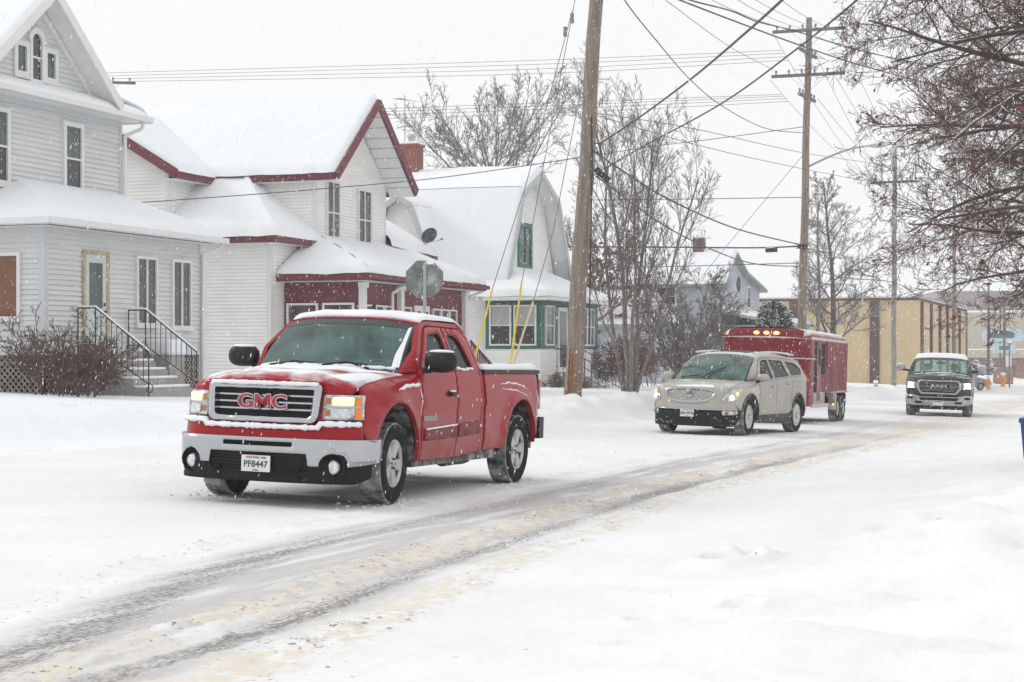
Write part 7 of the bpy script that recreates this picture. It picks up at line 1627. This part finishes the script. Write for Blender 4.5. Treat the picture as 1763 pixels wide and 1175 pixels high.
# ============================================================ red stock trailer
def trailer():
    P = empty('stock_trailer', label='red livestock trailer with ribbed side and three lit roof marker lamps', cat='trailer')
    Wt, L0, ZB, ZT = 1.16, 6.0, .46, 2.46
    nrm_ = Vector((DY, -DX, 0)); cn = pxp(1391, 640, 44.6); ctr = Vector((cn.x, cn.y, 0)) - nrm_ * Wt
    place(P, ctr.x, ctr.y, (-DX, -DY))               # y=0 is the trailer's front wall, it extends to y=-L0
    rd = mat('trailer_red', (.19, .006, .012), .4, spec=.3, coat=.1, dirt=(.10, (.60, .45, .46)), dscale=4); rds = mat('trailer_red_salted', (.18, .012, .02), .55, dirt=(.55, (.55, .38, .40)), dscale=3, stretch=(1, 1, .3))
    rtop = mat('trailer_roof', (.27, .02, .03), .5, snow=(.35, .95, .7), sscale=3)
    tr = mat('trailer_trim', (.55, .52, .50), .35, metal=.5)
    # front wall with rounded corners, in plan
    fxp, wfp, pl = plan_curve([(0, 0), (.6, -.005), (.95, -.03), (1.08, -.10), (1.14, -.24), (1.16, -.45), (1.16, -.6)])
    fr = lambda p, z, o=0.0: (*fxp(p, o), z)
    fw_ = panel('front_wall', [(-pl, ZB), (pl, ZB), (pl, 2.22), (-pl, 2.22)], fr, rd, P, step=.1)
    panel('front_belt', [(-pl, 1.70), (pl, 1.70), (pl, 1.82), (-pl, 1.82)], lambda p, z: fr(p, z, .03), rd, P, step=.1, rim=(0, -.03, 0))
    panel('gravel_guard', [(-1.05, ZB), (1.05, ZB), (1.05, 1.0), (-1.05, 1.0)], lambda p, z: fr(p, z, .01), mat('diamond_plate', (.35, .34, .33), .4, metal=.4, dirt=(.5, (.6, .58, .56))), P, step=.15)
    MB().tube([fr(p, 2.225, .01) for p in np.linspace(-pl, pl, 40)], .022, 6).build('front_trim', tr, P); MB().tube([fr(p, 1.695, .03) for p in np.linspace(-pl, pl, 40)], .018, 6).build('front_trim', tr, P)
    # rounded roof: cross-section swept back
    sec = [(Wt * math.copysign(abs(math.cos(t)) ** .35, math.cos(t)), 2.22 + .25 * abs(math.sin(t)) ** .8) for t in np.linspace(0, math.pi, 22)]
    rb = MB(); ys_ = [.0, -.06, -.18, -.4, -1, -2, -3, -4, -5, -L0 + .3, -L0 + .1, -L0]; ks = [.0, .45, .8, 1, 1, 1, 1, 1, 1, 1, .8, .4]
    for y_, k in zip(ys_, ks):
        for x_, z_ in sec: rb.v.append((x_ * (wfp(y_) / Wt if -.6 < y_ < 0 else (0.97 if y_ == 0 else 1)), y_, 2.22 + (z_ - 2.22) * k))
    n = len(sec); rb.f = [(j * n + i, j * n + i + 1, (j + 1) * n + i + 1, (j + 1) * n + i) for j in range(len(ys_) - 1) for i in range(n - 1)]
    rb.build('roof', rtop, P, True)
    fcap = MB(); fcap.tube([(x_, .0, 2.24 + (z_ - 2.22) * .0) for x_, z_ in sec], .02, 6); fcap.build('roof_front_seam', rd, P)
    noz = panel('roof_nose', [(-1.0, 2.22), (1.0, 2.22), (.96, 2.40), (.85, 2.45), (-.85, 2.45), (-.96, 2.40)], lambda p, z: (lambda q: (q[0], q[1] + .012 - .16 * ((z - 2.22) / .23) ** 2.5, z))(fxp(p)), rd, P, step=.06)
    rsn = MB(); rsn.v = []
    for j in range(20):
        for i in range(11):
            x_ = -1.0 + 2.0 * i / 10; rsn.v.append((x_, -.16 - 5.6 * j / 19, 2.462 - .06 * (abs(x_)) ** 5 + .03 * (1 - (x_) ** 6) * random.uniform(.8, 1.1)))
    rsn.f = [(j * 11 + i, j * 11 + i + 1, (j + 1) * 11 + i + 1, (j + 1) * 11 + i) for j in range(19) for i in range(10)]; rsn.build('roof_snow', snow_m, P, True)
    for x_ in (-.16, .10, .36): MB().ellipsoid((x_ - .12, .01, 2.335), (.075, .04, .045), 12, 8).build('marker_lamp', mat('lit_marker', (1, .6, .2), .3, emit=((1, .55, .15), 3.0)), P, True)
    # sides
    for sg in (-1, 1):
        X = sg * Wt
        S_ = MB().box(min(X, X - sg * .03), max(X, X - sg * .03), -L0, -.58, .80, 2.22).build('side_wall', rds, P)
        MB().box(min(X, X + sg * .02), max(X, X + sg * .02), -L0, -.2, 2.19, 2.26).build('top_rail', tr, P); MB().box(min(X, X + sg * .03), max(X, X + sg * .03), -L0, -.35, .42, .52).build('bottom_rail', tr, P)
        for i in range(15): y_ = -2.55 - .235 * i; MB().box(min(X, X + sg * .06), max(X, X + sg * .06), y_ - .04, y_ + .04, .80, 2.19).build('side_rib', mat('rib_salted', (.34, .10, .11), .6, dirt=(.5, (.58, .42, .43)), dscale=5, stretch=(1, 1, .2)), S_)
        MB().box(min(X, X + sg * .006), max(X, X + sg * .006), -1.05, -.72, .75, 2.15).build('door_gap', void_m, S_); MB().box(min(X, X + sg * .008), max(X, X + sg * .008), -2.35, -1.75, 1.30, 2.12).build('dark_opening', void_m, S_)
        dr_ = MB().box(min(X, X + sg * .012), max(X, X + sg * .012), -1.68, -1.10, .60, 2.12).build('side_door', rds, P); MB().box(min(X, X + sg * .02), max(X, X + sg * .02), -1.5, -1.28, 1.5, 1.95).build('door_window', void_m, dr_)
        MB().box(min(X, X + sg * .01), max(X, X + sg * .01), -2.4, -.58, .5, .82).build('lower_panel', MATS['diamond_plate'], P)
        # fender over the tandem wheels with a triangular guard
        MB().box(min(X - sg * .2, X + sg * .20), max(X - sg * .2, X + sg * .20), -5.3, -3.2, .80, .84).build('fender', mat('fender_salted', (.40, .30, .30), .6, snow=(.5, .9, .3)), P)
        MB().add([(X + sg * .16, -3.2, .80), (X + sg * .16, -2.8, .80), (X + sg * .16, -3.2, .45), (X, -3.2, .8), (X, -2.8, .8), (X, -3.2, .45)], [(0, 1, 2), (1, 4, 5, 2), (0, 3, 4, 1)]).build('fender_gusset', MATS['fender_salted'], P)
        MB().box(min(X, X + sg * .19), max(X, X + sg * .19), -3.24, -3.18, .34, .82).build('mud_guard', mat('salt_crust', (.62, .56, .55), .8, var=.15), P)
        MB().ellipsoid((X + sg * .12, -3.16, .50), (.035, .02, .035), 10, 6).build('clearance_lamp', MATS['lit_marker'], P, True)
        for y_ in (-3.75, -4.7): wheel(P, X + sg * .05, y_, .36, .22, sg, .19, 6)
        MB().box(min(X - sg * .1, X + sg * .02), max(X - sg * .1, X + sg * .02), -L0 - .02, -L0 + .06, .45, 2.25).build('rear_post', rd, P)
    MB().box(-1.1, 1.1, -L0 + .05, -.3, .46, .56).build('floor', void_m, P); MB().box(-Wt, Wt, -L0 - .02, -L0 + .02, .46, 2.22).build('rear_gate', rds, P); MB().box(-1.0, 1.0, -5.9, -.6, .56, .58).build('deck', void_m, P)
    MB().tube([(-.9, -.4, .45), (0, 1.1, .48), (.9, -.4, .45)], .06, 6).build('drawbar', blackp, P); MB().tube([(0, .75, .1), (0, .75, .95)], .045, 8).build('jack', blackp, P)
random.seed(94); trailer()

# ============================================================ parked grey car far behind
def parked():
    b_ = pxp(1674, 669, 136); P = empty('parked_car', (b_.x, b_.y, gz(b_.x, b_.y)), math.radians(-62), 'small grey parked car half hidden behind the dark pickup', 'car')
    pr = [(-.75, .28), (-.42, .28)] + arc(-0.1, .33, .34, 180, 0, 12) + [(.55, .28), (2.2, .28)] + arc(2.6, .33, .34, 180, 0, 12) + [(3.2, .3), (3.55, .42), (3.55, .85), (3.3, 1.0), (2.75, 1.06), (2.1, 1.42), (.95, 1.45), (.35, 1.06), (-.5, .92), (-.78, .72)]
    gm = mat('paint_silver', (.25, .26, .27), .4, metal=.3, snow=(.3, .8, .4))
    sx = lambda z: .86 - .02 * max(0, .5 - z) - .35 * max(0, z - 1.0)
    for sg in (-1, 1):
        wn = fillet([(.55, 1.06), (1.0, 1.38), (2.05, 1.36), (2.6, 1.07)], .05); s_ = panel('body_side', pr, lambda y, z: (sg * sx(z), -y, z), gm, P, [wn], .12, (-sg * .05, 0, 0)); panel('window_glass', wn, lambda y, z: (sg * (sx(z) - .02), -y, z), GLASS_S, s_, step=.2)
        for y_ in (-.1, 2.6): wheel(P, sg * .74, -y_, .32, .2, sg, .2, 5)
    top = MB(); prf = [(-.78, .72), (-.5, .92), (.35, 1.06), (.95, 1.45), (2.1, 1.42), (2.75, 1.06), (3.3, 1.0), (3.55, .85), (3.55, .42)]
    for y_, z_ in prf: top.v += [(-sx(z_), -y_, z_), (sx(z_), -y_, z_)]
    top.f = [(2 * i, 2 * i + 1, 2 * i + 3, 2 * i + 2) for i in range(len(prf) - 1)]; top.build('body_top', mat('paint_silver_snowy', (.3, .31, .32), .5, snow=(.2, .6, .5)), P); MB().box(-.8, .8, -3.3, .7, .3, .6).build('underbody', void_m, P)
random.seed(95); parked()

# ------------------------------------------------------------------ loose crumbs of slush thrown up beside the tracks
def crumbs(name, label, n, m, srange, seed, smin, smax, tan=True):
    rs = np.random.RandomState(seed); S = []; 
    while sum(len(a) for a in S) < n:
        s_ = srange[0] + (srange[1] - srange[0]) * rs.rand(40000) ** 1.6; t_ = rs.uniform(-12, -1.5, 40000); d1, d2, sl, ice = tracks(s_, t_)
        pr = (sl ** 3 * .6 + .002 + .3 * d2 * rs.rand(40000)) * np.clip(.5 + 4.5 * fbm(s_ * 1.3, t_ * 1.8, 3), 0, 1); k = rs.rand(40000) < pr; S.append(np.stack([s_[k], t_[k]], 1))
    A = np.concatenate(S)[:n]; z = ground_h(A[:, 0], A[:, 1]); X, Y = st2xy(A[:, 0], A[:, 1]); sz = smin + (smax - smin) * rs.rand(n) ** 3.5
    base = np.array([(1, 0, 0), (0, 1, 0), (-1, 0, 0), (0, -1, 0), (.7, .7, .6), (-.7, .7, .55), (-.7, -.7, .6), (.7, -.7, .5), (0, 0, .95)])
    F0 = np.array([(0, 4, 7), (1, 5, 4), (2, 6, 5), (3, 7, 6), (0, 1, 4), (1, 2, 5), (2, 3, 6), (3, 0, 7), (4, 5, 8), (5, 6, 8), (6, 7, 8), (7, 4, 8)])
    V = base[None] * sz[:, None, None] * rs.uniform(.55, 1.35, (n, 9, 1)) * np.array([1.5, 1.0, .42]); an = rs.uniform(0, 6.28, n); c_, s2 = np.cos(an)[:, None], np.sin(an)[:, None]
    V = np.stack([V[..., 0] * c_ - V[..., 1] * s2 + X[:, None], V[..., 0] * s2 + V[..., 1] * c_ + Y[:, None], V[..., 2] + z[:, None] - .002], -1).reshape(-1, 3); Fc = (F0[None] + 9 * np.arange(n)[:, None, None]).reshape(-1, 3)
    me = bpy.data.meshes.new(name); me.vertices.add(len(V)); me.vertices.foreach_set('co', V.ravel()); me.loops.add(Fc.size); me.loops.foreach_set('vertex_index', Fc.ravel().astype(np.int32))
    me.polygons.add(len(Fc)); me.polygons.foreach_set('loop_start', np.arange(0, Fc.size, 3, dtype=np.int32)); me.polygons.foreach_set('loop_total', np.full(len(Fc), 3, dtype=np.int32)); me.update(calc_edges=True); me.materials.append(m)
    tag(link_mesh(name, me), label, 'slush', kind='stuff')
crumbs('slush_crumbs', 'tan crumbs of churned slush along the wheel tracks', 14000, mat('slush_tan', (.70, .61, .50), .9, var=.22, vscale=6, spec=.2), (5.5, 40), 8, .0025, .0125)
crumbs('snow_crumbs', 'white crumbs of loose snow strewn over the road', 4500, packed, (5.5, 34), 9, .003, .014)

# clods of snow churned up round the tyres of the near pickup
rc = np.random.RandomState(12); cl_ = MB()
gp_ = bpy.data.objects['red_pickup']; gm_ = Matrix.LocRotScale(gp_.location, gp_.rotation_euler, None)
for wx, wy in ((-.855, 0), (.855, 0), (-.855, -3.645), (.855, -3.645)):
    for i in range(120):
        q = gm_ @ Vector((wx + rc.normal(0, .19), wy + rc.normal(-.12, .36), 0)); r_ = .004 + .016 * rc.rand() ** 2
        cl_.ellipsoid((q.x, q.y, gz(q.x, q.y) + r_ * .2), (r_ * rc.uniform(.8, 1.6), r_ * rc.uniform(.8, 1.5), r_ * rc.uniform(.5, .9)), 6, 4)
tag(cl_.build('churned_snow', packed, None, True), 'loose churned snow heaped round the red pickup tyres', 'snow', kind='stuff')

# ------------------------------------------------------------------ falling snow
rs = np.random.RandomState(5); N = 42000
Yf = (9.5 ** 2.4 + rs.rand(N) * (52 ** 2.4 - 9.5 ** 2.4)) ** (1 / 2.4); Xf = (rs.rand(N) * 2 - 1) * (.33 * Yf + 2.0); Zf = rs.rand(N) * (2.2 + .24 * Yf) - .0
Lf = rs.uniform(.008, .022, N); Rf = rs.uniform(.0022, .0048, N); tl = rs.normal(.18, .12, N)
dirv = np.stack([np.sin(tl), np.zeros(N), np.cos(tl)], 1); c = np.stack([Xf, Yf, Zf], 1)
a = np.stack([np.cos(tl), np.zeros(N), -np.sin(tl)], 1); b = np.tile([0, 1.0, 0], (N, 1))
V = np.stack([c + dirv * Lf[:, None], c + a * Rf[:, None], c + b * Rf[:, None], c - a * Rf[:, None], c - b * Rf[:, None], c - dirv * Lf[:, None]], 1).reshape(-1, 3)
Ft = np.array([(0, 1, 2), (0, 2, 3), (0, 3, 4), (0, 4, 1), (5, 2, 1), (5, 3, 2), (5, 4, 3), (5, 1, 4)]); Fa = (Ft[None] + 6 * np.arange(N)[:, None, None]).reshape(-1, 3)
me = bpy.data.meshes.new('falling_snow'); me.vertices.add(len(V)); me.vertices.foreach_set('co', V.ravel()); me.loops.add(Fa.size); me.loops.foreach_set('vertex_index', Fa.ravel().astype(np.int32))
me.polygons.add(len(Fa)); me.polygons.foreach_set('loop_start', np.arange(0, Fa.size, 3, dtype=np.int32)); me.polygons.foreach_set('loop_total', np.full(len(Fa), 3, dtype=np.int32)); me.update(calc_edges=True)
me.materials.append(mat('snowflake', (.9, .91, .93), .9, spec=.1)); tag(link_mesh('falling_snow', me), 'snowflakes falling all over the street', 'snowfall', kind='stuff')

# ------------------------------------------------------------------ haze of the snowfall
hb = MB().box(-330, 430, -140, 480, -12, 20.5).build('haze', None); tag(hb, 'pale haze of the snowfall thickening with distance', 'haze', kind='stuff')
hmn = bpy.data.materials.new('haze'); hmn.use_nodes = True; t_ = hmn.node_tree; t_.nodes.clear()
pv = t_.nodes.new('ShaderNodeVolumePrincipled'); pv.inputs['Color'].default_value = (.95, .96, .98, 1); pv.inputs['Density'].default_value = .0008; pv.inputs['Anisotropy'].default_value = 0.0
ou = t_.nodes.new('ShaderNodeOutputMaterial'); t_.links.new(pv.outputs[0], ou.inputs['Volume']); hb.data.materials.append(hmn)
